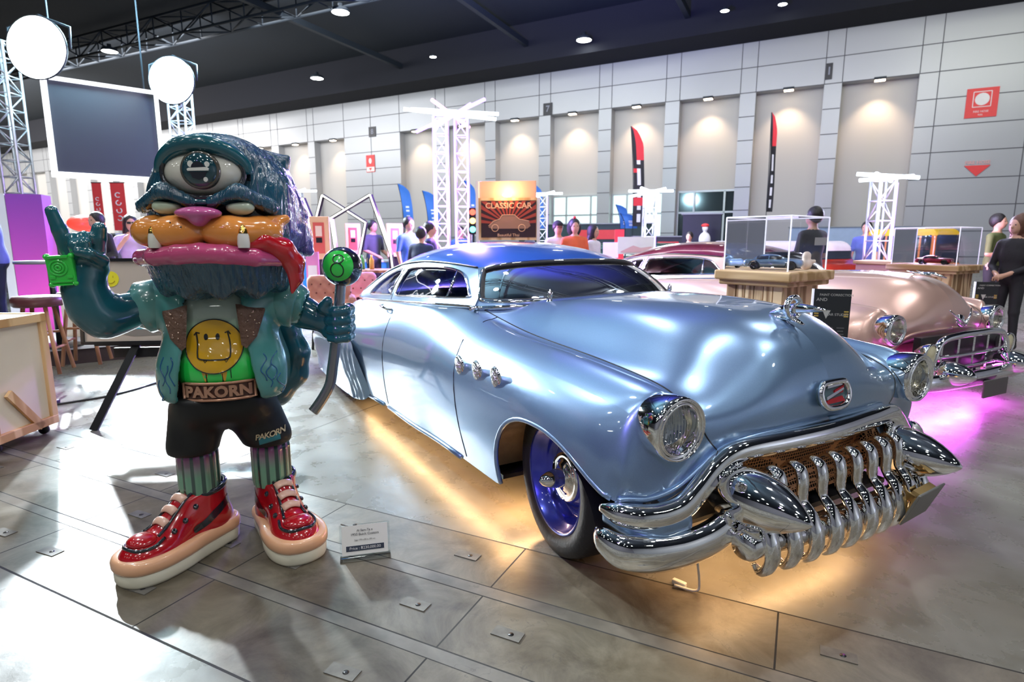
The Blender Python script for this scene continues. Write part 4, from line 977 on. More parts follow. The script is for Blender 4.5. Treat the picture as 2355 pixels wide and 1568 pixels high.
nt.links.new(mr.outputs[0], r.inputs[0]); nt.links.new(r.outputs[0], b.inputs['Base Color'])
bd = empty('torso', (0, 0, 0), -math.radians(10)); bd.parent = statue
sdf_obj('shirt', ftorso, (-.24, -.19, .66), (.24, .21, 1.16), .011, SHIRT, bd)
def surf(fn, x, z, y0=-.4, y1=.2):
    """front surface of fn at (x,z)"""
    ys = np.linspace(y0, y1, 240); d = fn(np.stack([np.full(240, x), ys, np.full(240, z)], 1)); k = np.argmax(d < 0); return ys[k] if d[k] < 0 else y1
def decal(name, pts2, off, mt, parent, fn=ftorso, hole=None, h=.02):
    V, F = polypanel(pts2, hole or [], lambda a, b_: (a, surf(fn, a, b_)-off, b_), h); return mk(name, V, F, mt, parent, True)
def line_on(m, pts, r, off, fn=ftorso, closed=False): m.tube([(a, surf(fn, a, b_)-off, b_) for a, b_ in pts], r, 6, closed=closed)
YEL = mat('smile_yellow', (.62, .34, .012), .2, coat=1); INK = mat('ink_black', (.012, .012, .012), .3)
e = empty('smiley_print', (0, 0, 0)); e.parent = bd; cx, cz = -.012, .897
circ = [(cx+.104*math.cos(a), cz+.103*math.sin(a)) for a in np.linspace(0, 2*math.pi, 49)[:-1]]
decal('yellow_disc', circ, .006, YEL, e, h=.012)
m = MB(); line_on(m, circ, .0022, .006, closed=True)
mouth = rloop([(cx-.062, cz+.052), (cx-.058, cz+.01), (cx-.058, cz-.03), (cx-.05, cz-.045), (cx, cz-.05), (cx+.05, cz-.047), (cx+.060, cz-.03), (cx+.058, cz+.01), (cx+.050, cz+.052)], 5, False); line_on(m, mouth, .0028, .008)
line_on(m, [(cx-.070, cz+.044), (cx-.062, cz+.055), (cx-.05, cz+.050)], .0024, .008); line_on(m, [(cx+.040, cz+.050), (cx+.052, cz+.056), (cx+.060, cz+.044)], .0024, .008)
for s in (-.030, .045): line_on(m, [(cx+s-.006, cz-.048), (cx+s, cz-.060), (cx+s+.008, cz-.048)], .0018, .008)
for x, z in ((-.03, -.103), (.028, -.104), (.058, -.09)): line_on(m, [(cx+x, cz+z), (cx+x, cz+z-.035)], .0016, .003)
m.build('ink_lines', INK, e)
for x in (-.028, .014): decal('eye', [(cx+x+.0075*math.cos(a), cz+.036+.0125*math.sin(a)) for a in np.linspace(0, 6.28, 15)[:-1]], .009, INK, e, h=.05)
for x in (-.034, .034): decal('drip', [(cx+x-.012, cz-.098), (cx+x+.012, cz-.098), (cx+x+.003, cz-.135), (cx+x-.003, cz-.135)], .003, YEL, e, h=.05)
# jacket: a shell open at the front
def fjo(q): return smin(rbox(q, (-.005, .05, .90), (.215, .165, .25), .13), rbox(q, (-.005, .05, .76), (.235, .175, .13), .10), .08)
def fjack(q):
    d = smax(fjo(q), -(ftorso(q)-.012), .01); g = .098+.05*np.clip((.95-q[:, 2])/.25, 0, 1)
    d = smax(d, -smax(np.abs(q[:, 0]+.008)-g, q[:, 1]-.02, .01), .02)
    for s in (-1, 1):
        a = (s*.14, .04, 1.08); b_ = (s*.265, .03, 1.045); sl = cap(q, a, b_, .100, .092); d = smin(d, sl, .05)
    for s in (-1, 1): d = smax(d, -cap(q, (s*.21, .035, 1.065), (s*.40, .02, 1.0), .062), .012)
    return smax(d, -(q[:, 2]-.665), .02)
sdf_obj('jacket', fjack, (-.40, -.24, .60), (.40, .30, 1.21), .0105, [TEAL2, DNAVY], bd, lambda c: ((fjo(c) < -.010) & (np.abs(c[:, 0]) < .2)).astype(int))
for s in (-1, 1):
    m = MB(); C = Vector((s*.262, .03, 1.045)); D = Vector((s, -.05, -.28)).normalized(); M = D.to_track_quat('Z', 'Y').to_matrix().to_4x4(); M.translation = C
    m.lathe([(.085, -.07), (.098, -.05), (.102, -.01), (.104, .022), (.097, .030), (.074, .026), (.074, .0), (.070, -.05)], 28, M); m.build('sleeve_cuff', mat('cuff_teal', (.09, .27, .25), .25, coat=1), bd)
    # studded collar flap
    V, F = polypanel([(s*.085-.008, 1.06), (s*.19-.008, 1.04), (s*.155-.008, .93), (s*.115-.008, .885), (s*.098-.008, .90)], [], lambda a, b_: (a, surf(fjo, a, b_)-.006-.012*math.sin(max(0, (b_-.88)/.18)*3.1), b_), .02)
    mk('fur_collar', V, F, mat('brown_fur', (.14, .075, .05), .5, bump=(55, 1.)), bd); random.seed(3)
    for k in range(16):
        x = s*random.uniform(.105, .165)-.008; z = random.uniform(.93, 1.04); m = MB(); m.ball((x, surf(fjo, x, z)-.017, z), .004, 6, 4); m.build('collar_stud', mat('copper_stud', (.6, .42, .33), .25, .9), bd)
    m = MB()
    for k in range(4):
        x = s*(.165+.018*k); P = [(x+s*.002*math.sin(j*1.9+k), .86-.030*k*(k % 2)-.022*j) for j in range(6)]; P = [(x+.009*math.sin(j*1.6+k), z) for j, (x, z) in enumerate(P)]
        m.tube(catmull([(a, surf(fjo, a, b_)-.0015, b_) for a, b_ in P], 4), .0026, 6)
    m.build('flame_lines', mat('flame_blue', (.01, .10, .24), .25, coat=1), bd)
# belt plate with raised letters
BRZ = mat('bronze', (.52, .27, .17), .3, .55, coat=.6); e = empty('belt_plate', (0, 0, 0)); e.parent = bd
xs = np.linspace(-.135, .125, 15); yb = [min(surf(ftorso, x, .75), surf(ftorso, x, .72))-.012 for x in xs]
V = []; F = []
for x, y in zip(xs, yb): V += [(x, y, .752), (x, y, .690), (x, y+.02, .690), (x, y+.02, .752)]
for i in range(14):
    for k in range(4): F.append((i*4+k, i*4+(k+1) % 4, (i+1)*4+(k+1) % 4, (i+1)*4+k))
F += [(0, 3, 2, 1), (56, 57, 58, 59)]; mk('plate', V, F, mat('dark_bronze', (.10, .05, .04), .35, .5), e, False)
m = MB(); m.tube([(x, y-.002, .754) for x, y in zip(xs, yb)]+[(x, y-.002, .688) for x, y in zip(xs[::-1], yb[::-1])], .006, 8, closed=True); m.build('border', BRZ, e)
V, F = text_mesh('PAKORN', .058, Matrix.Translation((-.005, 0, .7200)) @ Matrix.Rotation(math.pi/2, 4, 'X'), .006, .0028, 1.06)
V = [Vector((v.x, v.y+float(np.interp(v.x, xs, yb))-.004, v.z)) for v in V]; n0 = MB(); n0.add(V, F); n0.build('raised_letters', BRZ, e)
# shorts
def fshort(q):
    d = smin(rbox(q, (-.02, .03, .66), (.175, .15, .10), .09), cap(q, (-.115, .04, .60), (-.145, .03, .47), .110, .100), .05)
    d = smin(d, cap(q, (.085, .04, .60), (.140, .03, .47), .112, .100), .05)
    d = smax(d, -(q[:, 2]-.440), .012); d = smax(d, q[:, 2]-.695, .03)
    return smax(d, -smin(cap(q, (-.145, .03, .47), (-.145, .03, .30), .07), cap(q, (.150, .05, .46), (.150, .05, .30), .07), .01), .01)
sdf_obj('shorts', fshort, (-.30, -.18, .40), (.30, .22, .72), .011, mat('shorts_black', (.004, .0035, .004), .5, coat=.12), statue)
e = empty('shorts_print', (0, 0, 0)); e.parent = statue
decal('teal_patch', [(.105, .458), (.19, .472), (.188, .502), (.102, .496)], .004, mat('patch_teal', (.03, .17, .20), .3), e, fshort)
V, F = text_mesh('PAKORN', .034, Matrix.Translation((.150, 0, .500)) @ Matrix.Rotation(math.pi/2, 4, 'X') @ Matrix.Rotation(.14, 4, 'Z'), .0012, .0006, .85, shear=.25)
V = [Vector((v.x, v.y+surf(fshort, v.x, v.z)-.006, v.z)) for v in V]; n0 = MB(); n0.add(V, F); n0.build('print_lettering', mat('print_tan', (.50, .40, .25), .4), e)
# legs and ribbed socks
SOCK = bpy.data.materials.new('sock_stripes'); SOCK.use_nodes = True; nt = SOCK.node_tree; b = nt.nodes['Principled BSDF']; b.inputs['Roughness'].default_value = .22; b.inputs['Coat Weight'].default_value = 1
tc = nt.nodes.new('ShaderNodeTexCoord'); sp = nt.nodes.new('ShaderNodeSeparateXYZ'); nt.links.new(tc.outputs['Object'], sp.inputs[0]); r = nt.nodes.new('ShaderNodeValToRGB'); mr = nt.nodes.new('ShaderNodeMapRange'); mr.inputs[1].default_value = -.10; mr.inputs[2].default_value = .10
nt.links.new(sp.outputs[2], mr.inputs[0]); nt.links.new(mr.outputs[0], r.inputs[0]); cr_ = r.color_ramp; cr_.elements[0].color = (.16, .34, .22, 1); cr_.elements[0].position = .45; cr_.elements[1].color = (.32, .08, .24, 1); cr_.elements[1].position = .85
at2 = nt.nodes.new('ShaderNodeMath'); at2.operation = 'ARCTAN2'; nt.links.new(sp.outputs[1], at2.inputs[0]); nt.links.new(sp.outputs[0], at2.inputs[1]); ml = nt.nodes.new('ShaderNodeMath'); ml.operation = 'MULTIPLY'; ml.inputs[1].default_value = 13; nt.links.new(at2.outputs[0], ml.inputs[0]); sn = nt.nodes.new('ShaderNodeMath'); sn.operation = 'SINE'; nt.links.new(ml.outputs[0], sn.inputs[0])
m2 = nt.nodes.new('ShaderNodeMapRange'); m2.inputs[1].default_value = .1; m2.inputs[2].default_value = .6; nt.links.new(sn.outputs[0], m2.inputs[0]); mx2 = nt.nodes.new('ShaderNodeMix'); mx2.data_type = 'RGBA'; nt.links.new(m2.outputs[0], mx2.inputs[0]); nt.links.new(r.outputs[0], mx2.inputs[6]); mx2.inputs[7].default_value = (.03, .07, .055, 1); nt.links.new(mx2.outputs[2], b.inputs['Base Color'])
for x, y, z0, z1 in ((-.135, .06, .27, .445), (.150, .06, .26, .440)):
    m = MB(); m.cyl((x, y, z0-.03), (x, y, z1+.05), .066, 20); m.build('leg', TEAL, statue)
    n = 80; V = []; F = []; zz = np.linspace(-.10, .095, 8)
    for i, z in enumerate(zz):
        for k in range(n): a = 2*math.pi*k/n; rr = .077+.006*abs(math.sin(a*6.5))+(.004 if i in (0, 7) else 0)*-1; V.append((rr*math.cos(a), rr*math.sin(a), z))
    for i in range(7):
        for k in range(n): F.append((i*n+k, i*n+(k+1) % n, (i+1)*n+(k+1) % n, (i+1)*n+k))
    F.append(tuple(7*n+k for k in range(n))); mk('ribbed_sock', V, F, SOCK, statue, loc=(x, y, (z0+z1)/2-.01))
# sneakers
RED_ = mat('sneaker_red', (.42, .006, .012), .18, 0, coat=1, cvar=(6, .15)); CREAM = mat('sole_cream', (.72, .68, .54), .3, coat=.6); PEACH = mat('foxing_peach', (.78, .42, .24), .25, coat=.8); LACE = mat('lace_peach', (.68, .40, .30), .3, coat=.6)
def sneaker(ox, oy, rot, side):
    sc = 1.0; e = empty('sneaker', (ox, oy, 0), rot); e.parent = statue; e.scale = (1, 1, 1.17)       # toe toward local -y, length .50
    pl = [(0, -.30), (.075, -.275), (.112, -.20), (.115, -.10), (.098, 0), (.088, .10), (.08, .165), (.04, .205), (0, .212)]
    outl = catmull([(a, b_) for a, b_ in pl]+[(-a, b_) for a, b_ in pl[1:-1][::-1]], 6, True)
    def band(name, prof, mt):
        V = []; F = []; n = len(outl); K = len(prof)
        N_ = np.array(outl)
        for s_, z in prof:
            for k in range(n):
                t = N_[(k+1) % n]-N_[k-1]; t = t/np.linalg.norm(t); nn = np.array([t[1], -t[0]]); p = N_[k]+nn*s_; V.append((p[0], p[1], z))
        for i in range(K-1):
            for k in range(n): F.append((i*n+k, i*n+(k+1) % n, (i+1)*n+(k+1) % n, (i+1)*n+k))
        F.append(tuple(range(n))); F.append(tuple((K-1)*n+k for k in range(n))[::-1]); mk(name, V, F, mt, e)
    band('sole', [(-.012, 0), (-.004, .004), (0, .012), (.001, .046), (-.004, .050), (-.03, .050)], CREAM)
    band('foxing', [(-.03, .046), (.002, .048), (.008, .058), (.008, .076), (.002, .088), (-.006, .092), (-.04, .092)], PEACH)
    def fup(q):
        d = smin(ell(q, (0, -.155, .075), (.098, .135, .068)), ell(q, (0, .06, .09), (.083, .142, .10)), .06)
        d = smin(d, cap(q, (0, .075, .10), (0, .085, .225), .078, .085), .05)
        d = smin(d, cap(q, (0, -.07, .12), (0, .03, .21), .062, .055), .05)
        d = smax(d, -(q[:, 2]-.07), .01); d = smax(d, q[:, 2]-.235+.10*np.clip(.04-q[:, 1], 0, .1), .02)
        return smax(d, -cap(q, (0, .08, .20), (0, .085, .33), .07), .012)
    sdf_obj('upper', fup, (-.12, -.31, .055), (.12, .23, .27), .0095, RED_, e)
    def top(x, y):
        zs = np.linspace(.30, .06, 200); d = fup(np.stack([np.full(200, x), np.full(200, y), zs], 1)); k = np.argmax(d < 0); return zs[k]
    def sidex(y, z, s):
        xs_ = np.linspace(.16, 0, 160); d = fup(np.stack([s*xs_, np.full(160, y), np.full(160, z)], 1)); k = np.argmax(d < 0); return s*xs_[k]
    m = MB()
    for sgn in (-1, 1): m.tube(catmull([(sgn*x, y, top(sgn*x, y)+.002) for x, y in ((.045, -.165), (.038, -.12), (.034, -.06), (.036, .0), (.038, .025))], 4), .006, 8)
    m.tube(catmull([(x, y, top(x, y)+.002) for x, y in ((-.062, -.15), (-.07, -.20), (-.045, -.245), (0, -.258), (.045, -.245), (.07, -.20), (.062, -.15))], 5), .0065, 8)
    m.build('seam_piping', DNAVY, e)
    m = MB(); m.ball((0, -.198, top(0, -.195)-.012), (.060, .056, .022), 20, 10); m.build('toe_cap', RED_, e)
    for k in range(4):
        y = -.122+.042*k; m = MB(); m.tube([(x, y-.002*(k % 2), top(0 if abs(x) < .04 else x*.8, y)+.007-.010*(abs(x)/.036)**2) for x in np.linspace(-.036, .036, 7)], .0165, 10, flat=(1.0, .34, (0, -.6, 1))); m.build('lace', LACE if k < 3 else DNAVY, e)
    for k in range(3):
        for sgn in (-1, 1):
            y = -.11+.05*k; x = sgn*.064; m = MB(Matrix.Translation((x, y, top(x, y)+.002)) @ Matrix.Rotation(sgn*.7, 4, 'Y')); m.lathe([(.0105, -.003), (.0105, .004), (.006, .0075), (.004, .003), (0, .003)], 14); m.build('eyelet', DNAVY, e)
    for sgn in (-1, 1):
        U = [(.160, .150), (.13, .155), (.07, .135), (.02, .112), (-.03, .102), (-.035, .122), (.01, .134), (.06, .162), (.13, .185), (.160, .180)]; lp = rloop([(a, b_) for a, b_ in U], 4)
        V, F = polypanel(lp, [], lambda a, b_, s=sgn: (sidex(a, b_, s)+s*.003, a, b_), .02); mk('side_stripe', V, F, DNAVY, e)
    m = MB(); m.tube([(.082*math.cos(a), .082+.080*math.sin(a), .228+.012*max(0, math.sin(a))-.010*max(0, -math.sin(a))) for a in np.linspace(0, 2*math.pi, 33)[:-1]], .011, 8, closed=True); m.build('padded_collar', DNAVY, e)
sneaker(-.185, .02, math.radians(-50), 0); sneaker(.180, .0, math.radians(14), 1)
# arms: shoulder to hand as one surface each
def chain(q, pts, rs, k=.03):
    d = None
    for a, b_, ra, rb in zip(pts[:-1], pts[1:], rs[:-1], rs[1:]):
        c = cap(q, a, b_, ra, rb); d = c if d is None else smin(d, c, k)
    return d
def fhorn(q):
    d = chain(q, [(-.24, .05, 1.06), (-.33, .03, 1.03), (-.395, -.01, 1.012), (-.432, -.025, 1.06), (-.44, -.03, 1.13), (-.43, -.035, 1.20)], [.052, .056, .060, .058, .055, .052], .06)
    d = smin(d, rbox(q, (-.432, -.035, 1.225), (.060, .030, .065), .028), .035)
    for pts, rs in (([(-.474, -.035, 1.27), (-.490, -.04, 1.34), (-.506, -.045, 1.405)], [.028, .025, .020]), ([(-.388, -.035, 1.26), (-.380, -.04, 1.31), (-.372, -.042, 1.345)], [.028, .027, .024]),
                    ([(-.446, -.03, 1.28), (-.446, -.06, 1.308), (-.442, -.088, 1.285), (-.44, -.08, 1.25)], [.023, .022, .021, .018]), ([(-.418, -.03, 1.28), (-.416, -.06, 1.314), (-.413, -.090, 1.29), (-.415, -.08, 1.25)], [.023, .022, .021, .018]),
                    ([(-.380, -.03, 1.20), (-.372, -.065, 1.23), (-.398, -.098, 1.255), (-.430, -.105, 1.262)], [.026, .023, .020, .017])):
        d = smin(d, chain(q, pts, rs, .006), .009)
    return d
sdf_obj('arm', fhorn, (-.56, -.15, .92), (-.20, .10, 1.45), .0085, TEAL, statue)
def ffist(q):
    d = chain(q, [(.24, .02, 1.03), (.32, -.01, 1.0), (.375, -.05, .97)], [.060, .056, .050], .05); q = (q-np.array([.440, -.085, .955]))/1.12+np.array([.405, -.085, .925])
    g = rbox(q, (.400, -.075, .925), (.048, .036, .062), .03, R3('Y', .1))
    for k in range(4):
        z = .977-.034*k; r = [.0215, .022, .0215, .018][k]
        g = smin(g, chain(q, [(.435, -.05, z), (.452, -.09, z+.002), (.432, -.128, z), (.398, -.130, z-.002), (.377, -.110, z-.002)], [r, r*1.05, r, r*.97, r*.85], .005), .0045)
    g = smin(g, chain(q, [(.375, -.06, .965), (.362, -.10, .99), (.372, -.122, 1.015)], [.026, .023, .018], .01), .01)
    return smin(d, g*1.12, .02)
sdf_obj('arm', ffist, (.2, -.19, .85), (.55, .10, 1.12), .0075, TEAL, statue)
# green ring across the knuckles
e = empty('knuckle_ring', (-.488, -.082, 1.20), math.radians(-8)); e.parent = statue; e.rotation_euler = (math.radians(4), math.radians(-3), math.radians(-8))
m = MB(); m.box((0, 0, 0), (.084, .035, .104), bev=.008); m.build('block', GREEN, e)
M = Matrix.Translation((-.005, -.018, .01)) @ Matrix.Rotation(math.pi/2, 4, 'X')
m = MB(M)
for r_ in (.026, .016, .007): m.tube([(r_*math.cos(a), r_*math.sin(a), 0) for a in np.linspace(0, 2*math.pi, 25)[:-1]], .004, 8, closed=True)
m.build('lens_rings', GREEN, e)
for sx_ in (-1, 1):
    for sz_ in (-1, 1): m = MB(); m.ball((sx_*.037, -.004, sz_*.049), (.011, .017, .011), 10, 8); m.build('corner_knob', GREEN, e)
for c_, d_ in (((0, -.015, .048), (.060, .018, .010)), ((0, -.015, -.038), (.062, .016, .006)), ((0, -.015, -.050), (.062, .016, .006)), ((-.026, -.014, -.022), (.018, .016, .012)), ((.026, -.014, -.022), (.018, .016, .012))): m = MB(); m.box(c_, d_, bev=.002); m.build('relief_bar', GREEN, e)

# cane with its eight ball, held in the fist
cane = empty('eight_ball_cane', (0, 0, 0)); cane.parent = statue
GM = mat('gunmetal', (.30, .30, .30), .25, .85, coat=.5); m = MB()
m.tube(catmull([(.466, -.087, 1.14), (.448, -.095, 1.00), (.428, -.096, .86), (.412, -.098, .77), (.398, -.10, .70), (.368, -.10, .645), (.335, -.10, .60), (.322, -.10, .585)], 5), .0225, 16); m.build('shaft', GM, cane)
BC = Vector((.474, -.085, 1.195)); e = empty('billiard_ball', BC); e.parent = cane
m = MB(); m.ball((0, 0, 0), .083, 32, 20); m.build('ball', DNAVY, e)
dirv = Vector((-.42, -.90, .10)).normalized(); Q = dirv.to_track_quat('Z', 'Y').to_matrix().to_4x4()
m = MB(Q); m.lathe([(.0845*math.sin(a), .0845*math.cos(a)) for a in np.linspace(.84, 0, 10)], 36); m.build('green_spot', GREEN, e)
def onball(u, v): p = Q @ Vector((u, v, math.sqrt(max(.0862**2-u*u-v*v, 0)))); return p
m = MB(); 
for cy, r1, r2 in ((.027, .021, .017), (-.018, .026, .028)):
    m.tube([onball(.004+r1*math.cos(a)+cy*.12, cy+r2*math.sin(a)) for a in np.linspace(0, 2*math.pi, 29)[:-1]], .0022, 6, closed=True)
m.build('numeral', INK, e)
# tail curling behind
def ftail(q): return chain(q, [(.10, .14, .62), (.20, .20, .62), (.275, .20, .70), (.29, .18, .80), (.26, .18, .92), (.20, .17, .96)], [.06, .062, .06, .056, .05, .03], .04)
sdf_obj('tail', ftail, (.0, .06, .52), (.38, .30, 1.02), .012, TEAL, statue)
# ---------------- price card
pc = atz(841, 1281); e = empty('price_card', pc, math.radians(40), 'small white acrylic price card standing on the floor by the sneaker', 'price card'); e.scale = (1.2, 1.2, 1.2)
m = MB(); m.box((0, 0, .0015), (.17, .05, .003)); m.build('foot', glassmat('acrylic', (.93, .95, .95), .06), e)
e2 = empty('card', (0, 0, .003)); e2.parent = e; e2.rotation_euler = (math.radians(-14), 0, 0); e = e2
m = MB(); m.box((0, 0, .057), (.17, .004, .112)); m.build('acrylic_sleeve', glassmat('acrylic', (.93, .95, .95), .06), e)
m = MB(); m.box((0, -.0025, .060), (.155, .001, .100)); m.build('paper', mat('card_paper', (.82, .80, .77), .5), e)
CT = Matrix.Translation((0, -.0035, 0)) @ Matrix.Rotation(math.pi/2, 4, 'X')
m = MB(CT); m.box((0, .032, 0), (.128, .018, .001)); m.build('price_band', mat('band_navy', (.04, .05, .08), .5), e)
for t, z, s_, mt, dx in (('Al Sam-Ta x', .092, .011, 'card_ink', 0), ('1950 Buick Custom', .079, .012, 'card_ink', 0), ('Size 170 x 80 x 180 cm', .060, .0075, 'card_ink_light', 0), ('Price : \u0e3f230,000.00', .032, .0135, 'card_white', 0)):
    V, F = text_mesh(t, s_, CT @ Matrix.Translation((dx, z, .0008)), .0002); n0 = MB(); n0.add(V, F)
    n0.build('card_text', mat(mt, {'card_ink': (.08, .08, .09), 'card_ink_light': (.3, .3, .3), 'card_white': (.8, .8, .8)}[mt], .5), e)
# ================================================================== the pink coupe beside it
ROSE = metallic('rose_gold_paint', (.70, .45, .38), .32, .5); WINE = metallic('wine_red_paint', (.30, .015, .05), .25, .6)
ca = atz(2065, 770, .64); cb = atz(2303, 740, .64); CTH = math.atan2(-(cb-ca)[0], (cb-ca)[1])
CO = (ca+cb)/2-np.array([math.cos(CTH), math.sin(CTH), 0])*.66; CO[2] = 0
cad, CB, _ = make_car('vintage_coupe', 'rose gold vintage coupe with wine red roof and egg crate chrome grille', dict(paint=ROSE, roof_paint=WINE, rear_bulge=.02, interior=(.02, .015, .02)), tuple(CO), CTH)
for s in (-1, 1):
    e = hoodlamp(cad, (.62, s*.72, .665), .100, .0)
    e = empty('fog_lamp', (.80, s*.56, .50)); e.parent = cad; M = Matrix.Rotation(math.pi/2, 4, 'Y')
    m = MB(M); m.lathe([(.03, -.10), (.075, -.05), (.082, .0), (.078, .012), (.07, .008)], 28); m.build('bezel', CHROME, e)
    m = MB(M); m.lathe([(.071, .004), (.05, .016), (0, .022)], 24); m.build('lens', mat('amber_lens', (.55, .50, .30), .15, 0, coat=1), e)
# mouth: chrome frame, bars and dark backing
m = MB(); m.box((.70, 0, .46), (.05, 1.12, .30)); m.build('grille_backing', DARK, cad)
FR = [(.78, -.50, .34), (.80, -.52, .46), (.80, -.44, .585), (.82, -.25, .62), (.83, 0, .625), (.82, .25, .62), (.80, .44, .585), (.80, .52, .46), (.78, .50, .34)]
tubes('grille_frame', FR, .026, CHROME, cad, 12, None, False, 6)
for z in (.47, .38): tubes('grille_bar', [(.79, -.50, z), (.815, -.25, z), (.82, 0, z), (.815, .25, z), (.79, .50, z)], .014, CHROME, cad, 8, None, False, 3)
for y in (-.42, -.21, 0, .21, .42):
    m = MB(); m.box((.80-.06*y*y, y, .46), (.02, .028, .29)); m.build('grille_upright', CHROME, cad)
P = [(.50, -.97, .34), (.60, -.98, .33), (.74, -.92, .32), (.84, -.74, .315), (.88, -.5, .31), (.90, 0, .305)]; P = P+[(a, -b, c) for a, b, c in P[:-1][::-1]]; R = [.02, .05, .06, .062, .062, .06]
tubes('bumper_bar', P, R+R[:-1][::-1], CHROME, cad, 16, (.6, 1., (0, 0, 1)), False, 6)
for s in (-1, 1):
    m = MB(Matrix.Translation((.84, s*.44, .37)) @ Matrix.Rotation(math.pi/2, 4, 'Y')); m.lathe([(0, -.08), (.06, -.06), (.088, 0), (.086, .06), (.070, .12), (.045, .17), (.018, .20), (0, .205)], 28); m.build('bumper_bullet', CHROME, cad)
    m = MB(); m.tube([(.735, 0, .675), (.715, s*.10, .74), (.69, s*.16, .79)], [.012, .009, .004], 8); m.build('vee_emblem', CHROME, cad)
e = empty('hood_ornament', (.45, 0, .99)); e.parent = cad
m = MB(); m.tube([(-.22, 0, .02), (-.10, 0, .05), (.02, 0, .055), (.12, 0, .03)], [.004, .016, .018, .005], 10); m.tube([(-.14, -.07, .075), (-.04, -.03, .05), (.04, 0, .045), (-.04, .03, .05), (-.14, .07, .075)], [.004, .01, .012, .01, .004], 8); m.build('winged_figure', CHROME, e)
e = empty('hood_crest', (.70, 0, .70)); e.parent = cad; m = MB(Matrix.Rotation(math.radians(70), 4, 'Y')); m.lathe([(.05, -.01), (.05, .01), (.04, .02), (0, .022)], 20); m.build('crest', CHROME, e)
e = empty('number_plate', (.97, .02, .235)); e.parent = cad; m = MB(); m.box((0, 0, 0), (.015, .34, .13), bev=.004); m.build('plate', mat('plate_dark', (.12, .11, .11), .35, .3), e)
m = MB(); m.box((-.06, 0, .03), (.12, .05, .03)); m.build('bracket', DARK, e)
MAG = emat('magenta_strip', (1, .12, .95), 20.); m = MB(); m.box((.55, 0, .2), (.02, 1.2, .015))
for s in (-1, 1): m.box((-1.6, s*.80, .185), (2.3, .025, .015))
m.build('underglow_strip', MAG, cad); MG = (.85, .10, 1.)
under(.58, 0, .15, 1.3, 34, MG, cad, .2); under(.15, 0, .5, .9, 12, MG, cad, .2)
for s in (-1, 1): under(-1.6, s*.80, 2.3, .1, 12, MG, cad)
# ================================================================== display stands and model cars
BW = woodmat('stand_boards', (.27, .14, .055), (.74, .53, .31), 5., 'Z'); BL_ = woodmat('stand_lid', (.42, .25, .10), (.66, .45, .25), 3., 'X')
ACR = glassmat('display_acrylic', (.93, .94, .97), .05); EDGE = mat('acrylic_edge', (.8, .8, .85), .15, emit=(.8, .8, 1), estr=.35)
def toycar(parent_loc, rz, paint, L, label):
    e = empty('model_car', parent_loc, rz, label, 'model car', 'model cars on the display stands')
    s = L/4.6
    def fb(q):
        p = q/s; d = smin(rbox(p, (0, 0, .55), (2.3, .85, .33), .3), ell(p, (-.3, 0, .82), (1.25, .68, .50)), .2); d = smin(d, ell(p, (1.2, 0, .66), (1.0, .55, .28)), .2)
        for x in (-1.4, 1.45): d = smax(d, -cap(p, (x, -1.2, .32), (x, 1.2, .32), .42), .05)
        return d*s
    def pk(c):
        p = c/s; return ((p[:, 2] > .86) & (p[:, 2] < 1.15) & (np.abs(np.abs(p[:, 0]+.3)-.0) < 1.0) & (np.abs(p[:, 0]+.3) > .05)).astype(int)
    sdf_obj('body', fb, (-2.45*s, -s, .1*s), (2.45*s, s, 1.5*s), .075*s, [paint, DARK], e, pk)
    for x in (-1.4, 1.45):
        for y in (-.78, .78):
            m = MB(Matrix.Rotation(math.pi/2, 4, 'X')); m.lathe([(0, -.1*s), (.34*s, -.1*s), (.34*s, .1*s), (.2*s, .1*s), (.18*s, .05*s), (0, .07*s)], 18); m.build('wheel', [DARK], e, loc=(x*s, y*s, .34*s))
    return e
def stand(o, ax, lx, ly, H, hg, label, glab, nb):
    """o front corner (world), ax angle of the long side; box built to -x... in own frame"""
    e = empty('display_stand', (o[0], o[1], 0), ax, label, 'display stand', 'wooden display stands')
    m = MB(); m.box((lx/2, ly/2, (H-.05)/2), (lx-.16, ly-.16, H-.05)); m.build('boarded_base', BW, e)
    for k in range(nb):
        m = MB(); w = (lx-.16)/nb; m.box((.08+w*(k+.5), .072, (H-.06)/2), (w-.008, .02, H-.06)); m.build('board', BW, e)
    for k in range(max(3, nb-3)):
        m = MB(); n_ = max(3, nb-3); w = (ly-.16)/n_; m.box((.072, .08+w*(k+.5), (H-.06)/2), (.02, w-.008, H-.06)); m.build('board', BW, e)
    m = MB(); m.box((lx/2, ly/2, H-.035), (lx, ly, .07), bev=.012); m.box((lx/2, ly/2, H-.085), (lx-.05, ly-.05, .04), bev=.01); m.build('lid', BL_, e)
    g = empty('glass_case', (o[0], o[1], H), ax, glab, 'display case', 'clear display cases')
    i = .05; m = MB()
    for a, b in (((i, i), (lx-i, i)), ((lx-i, i), (lx-i, ly-i)), ((lx-i, ly-i), (i, ly-i)), ((i, ly-i), (i, i))): m.quad((a[0], a[1], .002), (b[0], b[1], .002), (b[0], b[1], hg), (a[0], a[1], hg))
    m.quad((i, i, hg), (lx-i, i, hg), (lx-i, ly-i, hg), (i, ly-i, hg)); m.build('panes', ACR, g)
    m = MB(); C_ = [(i, i), (lx-i, i), (lx-i, ly-i), (i, ly-i)]
    for k in range(4):
        a, b = C_[k], C_[(k+1) % 4]; m.box((a[0], a[1], hg/2+.002), (.008, .008, hg)); m.tube([(a[0], a[1], hg), (b[0], b[1], hg)], .005, 4)
    m.build('edges', EDGE, g); return e
def solve(c, l, r, H):
    """axis angle and sizes of a stand from its three visible lid corners"""
    C_, L_, R_ = [atz(*p, H) for p in (c, l, r)]; return C_, L_, R_
H1 = 1.095; C1, L1, R1 = solve((1819.5, 627), (1637, 621), (1924, 622), H1)
